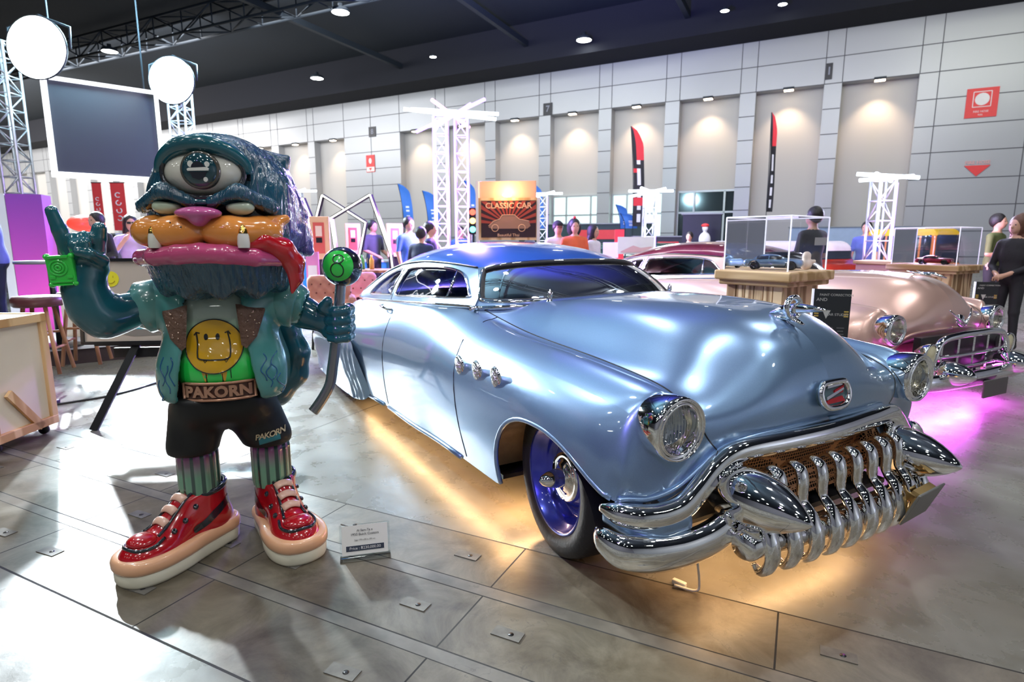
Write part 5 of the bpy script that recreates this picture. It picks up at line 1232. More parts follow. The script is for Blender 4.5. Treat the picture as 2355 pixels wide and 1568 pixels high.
a1 = YAW-math.radians(52); lx1 = .58; ly1 = .65; u1 = np.array([math.cos(a1), math.sin(a1), 0]); v1 = np.array([-math.sin(a1), math.cos(a1), 0])
O1 = C1-u1*lx1
stand(O1, a1, lx1, ly1, H1, .375, 'near wooden display stand of striped boards holding a blue model car', 'clear case over the blue model car, nearer of the two', 6)
cx_ = O1+u1*.27+v1*.34; toycar((cx_[0], cx_[1], H1), a1+.35, BLUE, .40, 'small silver blue model car inside the nearer clear case')
cx_ = O1+u1*.42+v1*.53
e = empty('toy_figurine', (cx_[0], cx_[1], H1), 0, 'small cream and tan toy figurines by the blue model car', 'figurine'); 
sdf_obj('figure', lambda q: smin(smin(ell(q, (0, 0, .04), (.04, .04, .045)), ell(q, (0, 0, .10), (.03, .03, .032)), .02), cap(q, (-.05, 0, .05), (.05, 0, .06), .014), .01), (-.08, -.06, -.01), (.08, .06, .15), .008, mat('cream_resin', (.66, .50, .38), .4), e)
H2 = 1.01; C2 = atz(2205.6, 611.5, H2); a2 = YAW-math.radians(58); lx2, ly2 = .83, .70; u2 = np.array([math.cos(a2), math.sin(a2), 0]); v2 = np.array([-math.sin(a2), math.cos(a2), 0]); O2 = C2-u2*lx2
stand(O2, a2, lx2, ly2, H2, .46, 'second wooden display stand of orange boards behind the rose gold hood', 'clear case with a bright lamp reflection, farther of the two', 6)
cx_ = O2+u2*.42+v2*.34; toycar((cx_[0], cx_[1], H2), a2+.1, WINE, .40, 'small wine red model car inside the farther clear case')
P3 = gr(2034, 9.1); e = empty('display_stand', P3, a1, 'small pinkish wooden stand half hidden behind the second display stand', 'display stand', 'wooden display stands')
m = MB(); m.box((0, 0, .48), (.55, .5, .96)); m.build('base', mat('pink_wood', (.50, .28, .22), .6), e); m = MB(); m.box((0, 0, .985), (.62, .57, .05), bev=.01); m.build('lid', BL_, e)
# black boards of the detailing studio
BB_ = mat('board_black', (.025, .027, .03), .5)
def studio_board(c, face, w, h, z0, label, lean=0.):
    e = empty('sign_stand', (c[0], c[1], 0), face, label, 'sign board', 'black studio boards'); M = Matrix.Translation((0, 0, z0)) @ Matrix.Rotation(math.pi/2, 4, 'X')
    m = MB(M); m.box((0, h/2, 0), (w, h, .012)); m.build('panel', BB_, e); m = MB(); m.box((-w/2-.006, 0, z0+h/2), (.012, .016, h)); m.build('side_rail', EDGE, e)
    m = MB(); m.cyl((0, .03, 0), (0, .03, z0+h*.6), .012, 10); m.box((0, .03, .01), (.28, .2, .02)); m.build('stand_pole', STEELD, e)
    G_ = mat('board_lettering', (.55, .54, .50), .5); Y_ = mat('board_gold', (.62, .42, .10), .4)
    for t, x, y, s_, mt in (('PAINT CORRECTION', .1, .89, .060, G_), ('AND', -.28, .80, .085, G_), ('CAR STUDIO', .16, .52, .065, G_), ):
        V, F = text_mesh(t, s_*h/.62*.62, M @ Matrix.Translation((x*w, y*h, .008)), .0005); n0 = MB(); n0.add(V, F); n0.build('lettering', mt, e)
    m = MB(M)
    for r_ in range(3):
        for k in range(3): m.box(((-.28+.28*k)*w, (.27-.06*r_)*h, .007), (.2*w*(1-.2*((r_+k) % 2)), .022*h, .002))
    m.build('small_print', mat('board_dim', (.12, .12, .12), .5), e)
    m = MB(M); m.prism([(-.24*w, .60*h), (-.02*w, .60*h), (-.13*w, .44*h)], .006, .009); m.build('triangle_mark', G_, e)
    m = MB(M)
    for s in (-1, 1):
        for k in range(3): m.box((s*.40*w, (.49+.045*k)*h, .007), (.12*w, .025*h, .003))
    m.build('gold_bars', Y_, e); return e
pb = gr(1926, 3.75); studio_board(pb, .152, .215, .34, .66, 'black studio board with gold bars in front of the near display stand')
pb2 = gr(2284, 5.6); studio_board(pb2, .232, .19, .30, .62, 'black studio board with gold bars beside the woman in black')
# lamps on the toy stands (warm spots seen through the cases)
# ================================================================== neon masts
WN = emat('neon_white', (.72, .84, 1.), 4.5); VN = emat('neon_violet', (.36, .22, 1.), 3.2); PN = emat('neon_pink', (1., .35, .90), 3.)
LT = mat('lit_truss', (.50, .51, .54), .35, .5)
def mast(px, d, ytop, w, arms, label, double=False, light=None, kind=0):
    b = gr(px, d); H = float(at(px, ytop, d)[2]); e = empty('neon_mast', b, YAW, label, 'light mast', 'neon masts')
    xs = (-.19, .19) if double else (0,)
    for i, x in enumerate(xs):
        truss('lattice_column', (x, i*.15, 0), (x, i*.15, H-.05), w, .022, LT, int(H/.32), e)
        for s in (-1, 1):
            m = MB(); m.cyl((x+s*w*.5, i*.15-w*.62, H*.30 if double else H*.25), (x+s*w*.5, i*.15-w*.62, H-.1), .018, 8); m.build('neon_tube', (VN if s < 0 else PN) if double else (WN if s < 0 else VN), e)
    for k, (a, l, z) in enumerate(arms):
        c, s_ = math.cos(a), math.sin(a); m = MB(); m.cyl((-c*l[0], -s_*l[0], H+z[0]), (c*l[1], s_*l[1], H+z[1]), .032, 10); m.build('neon_arm', [WN, VN, PN][k % 3] if double else WN, e)
    if light:
        point('neon_glow', (b[0]-FH[0]*.9, b[1]-FH[1]*.9, H*.93), light[0], light[1], .3); point('neon_glow', (b[0]-FH[0]*.9, b[1]-FH[1]*.9, H*.5), light[0]*.6, light[2], .3)
    return e
mp_ = gr(1041, 11.0); spot('neon_haze_fill', (mp_[0], mp_[1], 4.4), (mp_[0]-1.2, mp_[1]+5.5, 13), 42000, (.12, .12, 1.), .3, 95, 1.)  # added blue spot, no fixture: gives the ceiling its glow above the mast
mast(1041, 11.5, 262, .24, [(.2, (.86, .86), (.05, -.06)), (-.5, (.8, .75), (-.25, .18)), (1.2, (.7, .8), (.1, -.1)), (-.1, (.75, .9), (.10, -.02)), (2.2, (.7, .6), (.05, -.15))], 'tall violet neon mast of two lattice columns behind the car roof', True, (850, (.26, .16, 1.), (.65, .30, 1.)))
mast(1491, 15., 440, .26, [(.15, (.55, .6), (0, .02)), (-.6, (.5, .4), (-.1, .05)), (.9, (.5, .5), (.05, -.05))], 'white neon mast in front of the tall red black flag', False, (120, (.85, .9, 1.), (.6, .6, 1)))
mast(1247, 18., 446, .26, [(.1, (.6, .6), (0, .02)), (-.6, (.5, .4), (-.1, .05))], 'small white neon mast just right of the wooden poster stand', False, (60, (.85, .95, 1.), (.8, .9, 1)))
mast(2018, 10.0, 408, .26, [(.1, (.42, .52), (-.05, .03)), (-.35, (.40, .5), (.07, -.02)), (.8, (.5, .5), (.02, -.02))], 'white and violet neon mast behind the rose gold car', False, (150, (.7, .7, 1.), (1, .5, .95)))
mast(690, 19., 440, .26, [(.1, (.6, .6), (0, .02)), (-.6, (.5, .4), (-.1, .05))], 'white neon mast just right of the statue head fur', False, None)
# ================================================================== flood light towers and the hanging screen
FE = emat('flood_glare_disc', (.90, 1., .98), 60.)
def flood_bank(p, s, label):
    e = empty('flood_light', p, YAW+math.pi, label, 'flood light', 'round flood lights')
    m = MB(Matrix.Rotation(-math.pi/2, 4, 'X')); m.lathe([(0, -.30), (.30*s, -.28), (.50*s, -.12), (.58*s, -.02), (.585*s, .015), (.56*s, .02)], 40); m.build('reflector_drum', STEELD, e)
    m = MB(Matrix.Rotation(-math.pi/2, 4, 'X')); m.lathe([(.57*s, .0), (.50*s, .05), (.32*s, .09), (.12*s, .105), (0, .107)], 40); m.build('lens', FE, e)  # oversized disc, takes in the glare around the lamp heads
    m = MB(); m.tube([(-.60*s, -.06, 0), (-.60*s, -.10, .40*s), (0, -.12, .62*s), (.60*s, -.10, .40*s), (.60*s, -.06, 0)], .02, 8); m.cyl((0, -.12, .62*s), (0, -.34, .62*s), .03, 8); m.build('yoke', STEELD, e)
    return e
for i, (px, d, ytop) in enumerate(((24, 12.2, 120), (420, 13.6, 205))):
    b = gr(px, d); H = float(at(px, ytop, d)[2]); b = b+FH*.42; t = truss('flood_tower', (b[0], b[1], 0), (b[0], b[1], H+.3), .36, .026, LT, 16, up=(FH[0], FH[1], 0)); tag(t, ('silver lattice tower at the left edge under the flood lights', 'silver lattice tower behind the statue head')[i], 'truss tower', 'flood light towers')
flood_bank(FLOODS[0], 1.0, 'large blinding white flood light at the left edge, disc sized to its glare'); flood_bank(FLOODS[1], .85, 'smaller blinding white flood light above the statue head, disc sized to its glare')
A, B_, = at(98, 177, 12.4), at(356, 216, 13.7); A2, B2 = at(126, 396, 12.4), at(352, 420, 13.7)
sc_ = empty('hanging_screen', (0, 0, 0), 0, 'large dark grey hanging screen with glowing white edges', 'screen')
ux = Vector(B_-A).normalized(); W_ = float(np.linalg.norm((B_-A)[:2])); zt = float(A[2]+B_[2])/2; zb = float(A2[2]+B2[2])/2; ang_ = math.atan2(B_[1]-A[1], B_[0]-A[0])
sc_.location = (float(A[0]+B_[0])/2, float(A[1]+B_[1])/2, (zt+zb)/2); sc_.rotation_euler = (0, 0, ang_); hh = (zt-zb)
m = MB(); m.box((0, 0, 0), (W_, .12, hh)); m.build('panel', mat('screen_grey', (.014, .018, .024), .6), sc_)
m = MB(); m.box((0, -.02, -hh/2), (W_+.1, .18, .10)); m.box((0, -.02, hh/2), (W_+.1, .18, .07)); m.box((-W_/2, -.02, 0), (.09, .18, hh)); m.box((W_/2, -.02, 0), (.07, .18, hh)); m.build('glowing_edge', emat('edge_glow', (.88, .92, 1), 2.4), sc_)
m = MB(); m.cyl((-W_/2+.2, .0, hh/2), (-W_/2+.2, 0, 12.5-sc_.location.z), .015, 6); m.cyl((W_/2-.2, .0, hh/2), (W_/2-.2, 0, 12.5-sc_.location.z), .015, 6); m.build('hanging_wires', STEELD, sc_)
# ================================================================== flags
def feather(px, d, y0, y1, w, cols, label, zb=0., bend=.12):
    b = gr(px, d); H = float(at(px, y0, d)[2]); e = empty('feather_flag', b, YAW, label, 'feather flag', 'feather flags')
    n = 24; z0 = float(at(px, y1, d)[2]); V = []; F = []; mi = []
    for i in range(n+1):
        t = i/n; z = z0+(H-z0)*t; cx = bend*(1-(t)**2.2)*1.0; ww = w*(min(1, (1-t)*5.5)**.5 if t > .8 else 1)
        for k in range(4): V.append((-w/2-bend+cx*.9+ww*k/3, .02*math.sin(t*9+k), z))
    for i in range(n):
        for k in range(3): F.append((i*4+k, i*4+k+1, (i+1)*4+k+1, (i+1)*4+k)); mi.append(cols(i/n, k))
    mm = [mat('flag_blue', (.04, .16, .50), .6), mat('flag_red', (.65, .03, .04), .6), mat('flag_black', (.015, .015, .018), .6), mat('flag_white', (.7, .7, .7), .6)]
    mk('cloth', V, F, mm, e, True, mi); m = MB(); m.tube([(-w/2-bend*.1, .02, 0), (-w/2-bend*.1, .02, z0)]+[(-w/2-bend+bend*(1-t**2.2)*.9-.01, .02, z0+(H-z0)*t) for t in np.linspace(.05, 1, 12)], .012, 6); m.build('pole', STEELD, e); return e
random.seed(9)
def rb(t, k): return 1 if (t > .66 and k > 0) or (.5 < t < .55 and k == 0) or (.2 < t < .27) else (3 if (k == 1 and t < .66 and int(t*26) % 3 != 0) else 2)
feather(1468, 20, 290, 520, .36, rb, 'tall red and black feather flag behind the white neon mast', bend=.18)
feather(1765, 21, 258, 487, .20, lambda t, k: 1 if (t > .66 and k > 0) else (3 if (k == 1 and t < .62 and int(t*26) % 3 != 0) else 2), 'thin red and black feather flag behind the near display stand', bend=.06)
BLF = lambda t, k: 3 if (k == 1 and .15 < t < .5 and int(t*30) % 2) else 0
for px, y0, lab, w in ((943, 422, 'blue feather flag left of the violet mast, leftmost of the blue ones', .34), (1001, 438, 'wide blue feather flag touching the violet mast on its left', .42), (1092, 414, 'blue feather flag peeking between violet mast and poster', .3), (1240, 418, 'blue feather flag just right of the poster stand', .4), (1437, 470, 'short blue feather flag left of the tall red black flag', .3), (1452, 490, 'wide dark blue feather flag beside the white neon mast', .4)):
    feather(px, 21 if px < 1445 else 20.2, y0, 525, w, BLF, lab, bend=.2)
for px, w, lab in ((236, .28, 'narrow red hanging banner under the screen, left one'), (283, .42, 'wider red hanging banner under the screen, right one')):
    p = gr(px, 22); z1 = float(at(px, 420, 22)[2]); z0 = float(at(px, 530, 22)[2]); e = empty('hanging_banner', (p[0], p[1], 0), YAW, lab, 'banner', 'red hanging banners'); m = MB(); m.box((0, 0, (z0+z1)/2), (w*1.2, .02, z1-z0)); m.build('cloth', RED, e)
    m = MB(); m.cyl((-w*.65, 0, z1), (w*.65, 0, z1), .02, 6); m.cyl((0, .05, 0), (0, .05, z1), .02, 6); m.build('frame', STEELD, e)
    n0 = MB()
    for k in range(4): n0.tube([(.22*w*math.cos(a), -.02, (z0+z1)/2+(1.5-k)*.60*w*1.1+.20*w*math.sin(a)) for a in np.linspace(.6+k, 5.4+k, 12)], .045*w, 5)
    n0.build('blurred_lettering', SW, e)
# ================================================================== people
SKIN = mat('skin', (.52, .30, .20), .5, cvar=(6, .06)); HAIRB = mat('hair_black', (.012, .010, .010), .45, bump=(60, .6)); HAIRR = mat('hair_brown', (.10, .04, .022), .45, bump=(60, .6)); SHOE = mat('shoe_dark', (.03, .03, .03), .4)
def cloth(n, c): return mat('cloth_'+n, c, .8, cvar=(8, .12), bump=(14, .5))
def person(px, d, face, H, top, bot, label, hair=HAIRB, long_=0, arms='down', h=.022, lean=0., sleeve=.5, extra=None, seat=0., fingers=False, loc=None):
    b = loc if loc is not None else gr(px, d); e = empty('person', (b[0], b[1], seat), face, label, 'person'); s = H/1.72
    # local: face toward -y, x to the person's left seen from the front
    hd_ = (0, -.01-lean, 1.60); nk = (0, -lean*.9, 1.45)
    AR = {'down': [[(.19, 0, 1.38), (.24, .01, 1.12), (.23, -.06, .88)]]*2, 'front': [[(.19, 0, 1.38), (.25, -.02, 1.12), (.12, -.22, 1.06)]]*2, 'clasp': [[(.18, 0, 1.38), (.24, -.04, 1.10), (.05, -.20, .98)]]*2,
          'point': [[(.19, 0, 1.38), (.24, -.02, 1.14), (.14, -.30, 1.02)], [(.19, 0, 1.38), (.26, .02, 1.12), (.30, -.16, .98)]], 'up': [[(.19, 0, 1.38), (.26, -.08, 1.16), (.12, -.16, 1.36)]]*2}[arms]
    def f(q):
        p = q/s; lz = lean*np.clip((p[:, 2]-.9)/.6, 0, 1); p = p+np.stack([lz*0, lz, lz*0], 1)
        d_ = smin(ell(p, (0, 0, 1.24), (.185, .115, .235)), ell(p, (0, .005, .98), (.165, .12, .15)), .08)
        d_ = smin(d_, cap(p, (-.15, .005, 1.385), (.15, .005, 1.385), .062), .06)
        d_ = smin(d_, cap(p, (0, .005, 1.40), (0, -.01, 1.52), .052), .035)
        d_ = smin(d_, smin(ell(p, (0, -.015, 1.62), (.077, .096, .112)), ell(p, (0, -.045, 1.565), (.050, .060, .055)), .03), .015)
        d_ = smin(d_, cap(p, (0, -.108, 1.625), (0, -.120, 1.592), .009, .014), .01)
        d_ = smin(d_, cap(p, (-.078, .0, 1.625), (-.084, .005, 1.60), .012), .008); d_ = smin(d_, cap(p, (.078, .0, 1.625), (.084, .005, 1.60), .012), .008)
        for sg, A_ in zip((-1, 1), AR):
            a, b_, c = [(x*sg, y, z) for x, y, z in A_]; d_ = smin(d_, smin(cap(p, a, b_, .052, .040), cap(p, b_, c, .040, .027), .02), .03)
            c = np.array(c); dv = c-np.array(b_); dv = dv/np.linalg.norm(dv); hc = c+dv*.045; hd2 = smin(cap(p, c, hc, .026, .030), cap(p, hc, hc+dv*.035, .030, .022), .02)
            if fingers:
                sd = np.array([1, 0, 0.]) if abs(dv[2]) > .5 else np.array([0, 0, 1.])
                for k, ln in enumerate((.062, .075, .070, .055)): o_ = sd*(.024-.016*k); hd2 = smin(hd2, cap(p, hc+o_+dv*.02, hc+o_+dv*(.02+ln)+np.array([0, -.01, 0]), .0095, .008), .004)
                hd2 = smin(hd2, cap(p, c+dv*.01, c+dv*.05+sd*.042, .011, .009), .01)
            else: hd2 = smin(hd2, cap(p, hc+dv*.02, hc+dv*.085, .022, .014), .012)
            d_ = smin(d_, hd2, .012)
        for sg in (-1, 1):
            d_ = smin(d_, smin(cap(p, (sg*.085, .0, .93), (sg*.10, -.02, .50), .088, .058), cap(p, (sg*.10, -.02, .50), (sg*.105, .01, .09), .057, .042), .02), .03)
            d_ = smin(d_, smin(cap(p, (sg*.105, .03, .05), (sg*.115, -.13, .035), .045, .038), cap(p, (sg*.105, .01, .14), (sg*.105, .01, .06), .048), .02), .015)
        return d_*s
    def pk(c):
        p = c/s; z = p[:, 2]; ax = np.abs(p[:, 0]); sk = (z > 1.455) | ((ax > .17) & (z < 1.35-sleeve*.42) & (z > .70)) | ((p[:, 1] < -.135-lean) & (z > .8) & (sleeve < .9)) | ((p[:, 1] < -.17-lean) & (z > .8))
        return np.where(z < .085, 3, np.where(sk, 0, np.where(z < .93, 2, 1)))
    sdf_obj('body', f, (-.36*s, (-.45-lean)*s, -.01), (.36*s, .20*s, 1.76*s), h, [SKIN, top, bot, SHOE], e, pk)
    hx = -lean; 
    def fh(q):
        p = q/s-np.array([0, hx, 0]); d_ = ell(p, (0, .014, 1.642), (.098, .112, .118)); d_ = smax(d_, -ell(p, (0, -.105, 1.590), (.070, .065, .080)), .01); d_ = smax(d_, -(p[:, 2]-((1.605 if not long_ else 1.50)-.9*np.clip(p[:, 1]+.03, 0, .09))), .012)
        if long_: d_ = smin(d_, smax(ell(p, (0, .045, 1.48), (.108, .085, long_)), -ell(p, (0, -.07, 1.45), (.075, .09, .3)), .01), .02); d_ = smin(d_, smax(ell(p, (0, .015, 1.61), (.104, .115, .15)), -ell(p, (0, -.13, 1.58), (.09, .10, .13)), .01), .01)
        return d_*s
    sdf_obj('hair', fh, (-.14*s, (hx-.14)*s, (1.52-long_)*s), (.14*s, (hx+.16)*s, 1.78*s), h*.6, hair, e)
    m = MB(Matrix.Scale(s, 4))
    for sg in (-1, 1): m.ball((sg*.031, hx-.103, 1.625), (.012, .006, .007), 8, 6)
    m.build('eyes', DARK, e)
    m = MB(Matrix.Scale(s, 4)); m.ball((0, hx-.102, 1.555), (.022, .006, .005), 8, 6); m.build('mouth', mat('lips', (.35, .12, .11), .5), e)
    if extra: extra(e, s, hx)
    return e
BLK = cloth('black', (.02, .02, .024)); NAVY = cloth('navy', (.025, .04, .09)); BLUEC = cloth('blue', (.05, .16, .48)); OLIVE = cloth('olive', (.10, .12, .04)); WHT = cloth('white', (.6, .6, .62)); GRY = cloth('grey', (.12, .13, .15)); LIL = cloth('periwinkle', (.10, .14, .38)); ORG = cloth('orange', (.6, .12, .04)); DKB = cloth('midnight', (.012, .018, .06))
toward = lambda a: YAW+a
def xgl(e, s, hx): 
    m = MB(Matrix.Scale(s, 4)); m.box((-.033, hx-.112, 1.625), (.05, .012, .032)); m.box((.033, hx-.112, 1.625), (.05, .012, .032)); m.box((0, hx-.112, 1.632), (.02, .008, .006)); m.build('sunglasses', DARK, e)
def xcap(e, s, hx): m = MB(Matrix.Scale(s, 4)); m.ball((0, hx+.005, 1.675), (.098, .112, .07)); m.box((0, hx-.14, 1.665), (.13, .10, .012)); m.build('cap', BLK, e)
def xpack(e, s, hx): m = MB(Matrix.Scale(s, 4)); m.box((0, .17, 1.2), (.28, .14, .42), bev=.05); m.build('backpack', GRY, e)
def xprint(e, s, hx): m = MB(Matrix.Scale(s, 4) @ Matrix.Translation((0, .128, 1.30))); m.box((0, 0, .0), (.2, .01, .10)); m.build('back_print', mat('pale_print', (.45, .45, .42), .6), e)
def xcup(e, s, hx):
    m = MB(Matrix.Translation((-.01, -.30, .90))); m.lathe([(0, -.07), (.03, -.07), (.042, .06), (.042, .062), (.036, .062)], 18); m.build('paper_cup', mat('cup_pale_blue', (.5, .65, .75), .4), e)
person(2338, 7.1, toward(-1.3), 1.58, BLK, BLK, 'woman with long brown hair in black clothes standing at the right edge', HAIRR, .30, 'clasp', .013, 0, 1., None, fingers=True)
person(2290, 9.4, toward(.5), 1.70, OLIVE, BLK, 'man in an olive shirt behind the woman in black', arms='front', sleeve=.5)
person(1868, 7.9, toward(math.pi+.4), 1.72, BLK, DKB, 'person in a dark printed shirt seen from behind through the near clear case', arms='front', extra=xprint)
person(1990, 11.8, toward(-.8), 1.66, LIL, DKB, 'person with dark hair half hidden by the right neon mast', arms='down')
person(858, 12.2, toward(.9), 1.70, cloth('charcoal', (.05, .06, .08)), BLK, 'man in charcoal shirt walking past the neon zigzag frames', arms='point', sleeve=.5)
person(904, 13.3, toward(1.2), 1.45, GRY, DKB, 'short person in grey standing between the charcoal shirt man and the flags', arms='front')
person(941, 10.6, toward(.8), 1.70, BLUEC, DKB, 'man in a bright blue shirt with a backpack', arms='down', extra=xpack)
person(966, 9.4, toward(math.pi-.3), 1.50, NAVY, DKB, 'person in navy with back turned, next to the backpack man', arms='front', lean=.05)
person(990, 10.0, toward(1.5), 1.60, DKB, BLK, 'person with curly black hair left of the violet neon mast', hair=HAIRB, arms='front')
person(1283, 10.2, toward(.2), 1.62, WHT, GRY, 'person in a black cap behind the car roof', arms='down', extra=xcap)
def xhood(e, s, hx): m = MB(Matrix.Scale(s, 4)); m.ball((0, hx+.05, 1.60), (.13, .12, .17)); m.build('hood', BLK, e); m = MB(Matrix.Scale(s, 4)); m.ball((0, hx+.02, 1.77), (.03, .03, .03)); m.build('pompom', RED, e)
person(1321, 10.0, toward(.1), 1.64, ORG, BLK, 'person in a dark hood and orange top behind the car roof', arms='down', extra=xhood)
person(1364, 10.6, toward(.9), 1.56, WHT, BLK, 'woman in profile with tied black hair behind the car roof', long_=.12, arms='down')
person(241, 7.9, toward(-.3), 1.46, BLK, BLK, 'man in black leaning behind the picture board', arms='front', lean=.10, sleeve=1., seat=.192)
person(304, 8.9, toward(.7), 1.66, cloth('lavender', (.45, .35, .55)), BLK, 'woman with sunglasses and long black hair beside the statue hand', long_=.22, arms='up', extra=xgl)
person(-18, 5.9, toward(-.9), 1.66, LIL, DKB, 'person in a periwinkle shirt cut off by the left edge', arms='front', h=.014, sleeve=1., fingers=True, lean=.04, seat=.192)
for k, (px, d, H_) in enumerate(((1218, 16, 1.6), (1585, 14.2, 1.5), (1600, 19.5, 1.6), (1060, 13.4, 1.6), (1082, 15, 1.55))):
    person(px, d, toward(.4*k-1), H_, (GRY, ORG, WHT, BLUEC, GRY)[k], BLK, ('distant visitor in grey by the small neon mast', 'distant visitor in orange before the dark glass door', 'distant visitor in white before the dark glass door', 'distant visitor in blue between the violet columns', 'distant visitor in grey behind the traffic light')[k], arms='down', h=.03)
# ================================================================== furniture and stalls
PINE = woodmat('pine', (.55, .30, .12), (.80, .52, .27), 3., 'Z'); DWOOD = woodmat('dark_wood', (.07, .03, .02), (.16, .07, .04), 3., 'Z'); PLY = mat('pale_ply', (.78, .66, .52), .6, cvar=(3, .06))
# crate at the lower left
c = atz(30, 1034); e = empty('wooden_crate', (c[0]-.32, c[1]-.02, 0), math.radians(26), 'pale wooden crate on casters cut off by the left edge', 'crate')
Wc, Dc, Hc_ = .62, .50, .76
m = MB(); m.box((0, 0, .07+Hc_/2), (Wc-.04, Dc-.04, Hc_-.02)); m.build('panels', PLY, e)
for x in (-1, 1):
    for y in (-1, 1):
        m = MB(); m.box((x*(Wc/2-.025), y*(Dc/2-.02), .07+Hc_/2), (.055, .05, Hc_), bev=.004); m.build('corner_post', PINE, e)
        m = MB(Matrix.Translation((x*(Wc/2-.06), y*(Dc/2-.06), .035)) @ Matrix.Rotation(math.pi/2, 4, 'X')); m.lathe([(0, -.012), (.033, -.012), (.033, .012), (0, .012)], 16); m.build('caster', DARK, e)
for z in (.095, .07+Hc_-.03):
    for y in (-1, 1): m = MB(); m.box((0, y*(Dc/2-.008), z), (Wc, .03, .055), bev=.004); m.build('rail', PINE, e)
    for x in (-1, 1): m = MB(); m.box((x*(Wc/2-.008), 0, z), (.03, Dc, .055), bev=.004); m.build('rail', PINE, e)
m = MB(Matrix.Translation((Wc/2-.004, 0, .22)) @ Matrix.Rotation(math.radians(38), 4, 'X')); m.box((0, 0, 0), (.022, .05, .36)); m.build('brace', PINE, e)
m = MB(Matrix.Translation((.08, -Dc/2+.004, .24)) @ Matrix.Rotation(math.radians(-42), 4, 'Y')); m.box((0, 0, 0), (.05, .022, .42)); m.build('brace', PINE, e)
# easel with the framed picture
b0 = gr(330, 4.25); e = empty('easel', (b0[0], b0[1], 0), YAW+.12, 'black easel standing behind the statue', 'easel')
lp_ = lambda p: (Rz(-(YAW+.12)) @ (Vector(p)-Vector((b0[0], b0[1], 0))))
f1 = lp_(atz(215, 990)); m = MB(); d1 = Vector((f1.x+.17, 0.0, .72))-Vector((f1.x, f1.y, 0)); 
def bar(mm, a, b_, w=.05, t=.022): 
    a, b_ = Vector(a), Vector(b_); L_ = (b_-a).length; M = frame(tuple((a+b_)/2), b_-a, (0, 1, 0)); k = MB(M); k.box((0, 0, 0), (L_, t, w)); n = len(mm.V); mm.add(k.V, k.F)
bar(m, (f1.x, f1.y, 0), (f1.x+.24, .0, .62)); m.build('leg', DARK, e)
m = MB(); bar(m, (f1.x+1.05, f1.y, 0), (f1.x+.85, .0, .62)); m.build('leg', DARK, e)
m = MB(); bar(m, (f1.x+.5, .55, 0), (f1.x+.5, .05, 1.0)); m.build('leg', DARK, e)
m = MB(); m.box((f1.x+.50, -.03, .575), (1.10, .07, .03)); m.box((f1.x+.50, .0, .50), (.9, .03, .07)); m.build('ledge', DARK, e)
pe = empty('framed_picture', e.matrix_basis @ Vector((f1.x+.42, -.03, .875)), YAW+.12, 'beige picture of a blue car with a yellow smiley resting on the easel', 'picture'); pe.rotation_euler = (math.radians(-6), 0, YAW+.12)
m = MB(); m.box((0, 0, 0), (1.06, .02, .58)); m.build('canvas', mat('picture_beige', (.52, .44, .38), .55), pe)
m = MB()
for sx_, sz_, w_, h_ in ((-.535, 0, .022, .60), (.535, 0, .022, .60), (0, -.295, 1.08, .022), (0, .295, 1.08, .022)): m.box((sx_, -.008, sz_), (w_, .035, h_))
m.build('frame', DARK, pe)
PT_ = Matrix.Translation((0, -.0115, 0)) @ Matrix.Rotation(math.pi/2, 4, 'X')
m = MB(PT_); m.prism([(-.33+.055*math.cos(a), .16+.055*math.sin(a)) for a in np.linspace(0, 6.28, 25)[:-1]], 0, .002); m.build('yellow_face', mat('print_yellow', (.8, .72, .03), .5), pe)
m = MB(PT_); m.tube([(-.33+.028*math.cos(a), .155+.025*math.sin(a), .003) for a in np.linspace(3.4, 6.0, 9)], .003, 5); m.prism([(-.35, .17), (-.344, .17), (-.347, .185)], .002, .004); m.prism([(-.316, .17), (-.31, .17), (-.313, .185)], .002, .004); m.build('face_lines', mat('print_ochre', (.5, .36, .02), .5), pe)
m = MB(PT_); m.prism([(-.18, -.20), (-.15, -.10), (-.05, -.06), (.05, -.03), (.25, -.03), (.45, -.07), (.5, -.2)], 0, .0015); m.build('painted_car', mat('print_sky', (.12, .42, .52), .5), pe)
m = MB(PT_); m.prism([(-.33, -.225), (-.25, -.17), (-.12, -.19), (.3, -.235), (-.2, -.25)], 0, .001); m.prism([(-.28, -.13), (-.2, -.11), (-.05, -.15), (-.16, -.17)], .001, .0018); m.build('painted_shade', mat('print_grey', (.25, .22, .20), .5), pe)
for x in (-.03, .3): m = MB(PT_); m.lathe([(0, .004), (.05, .004), (.05, .002)], 24, Matrix.Translation((x, -.17, 0))); m.build('painted_wheel', mat('print_pale', (.6, .62, .6), .5), pe)
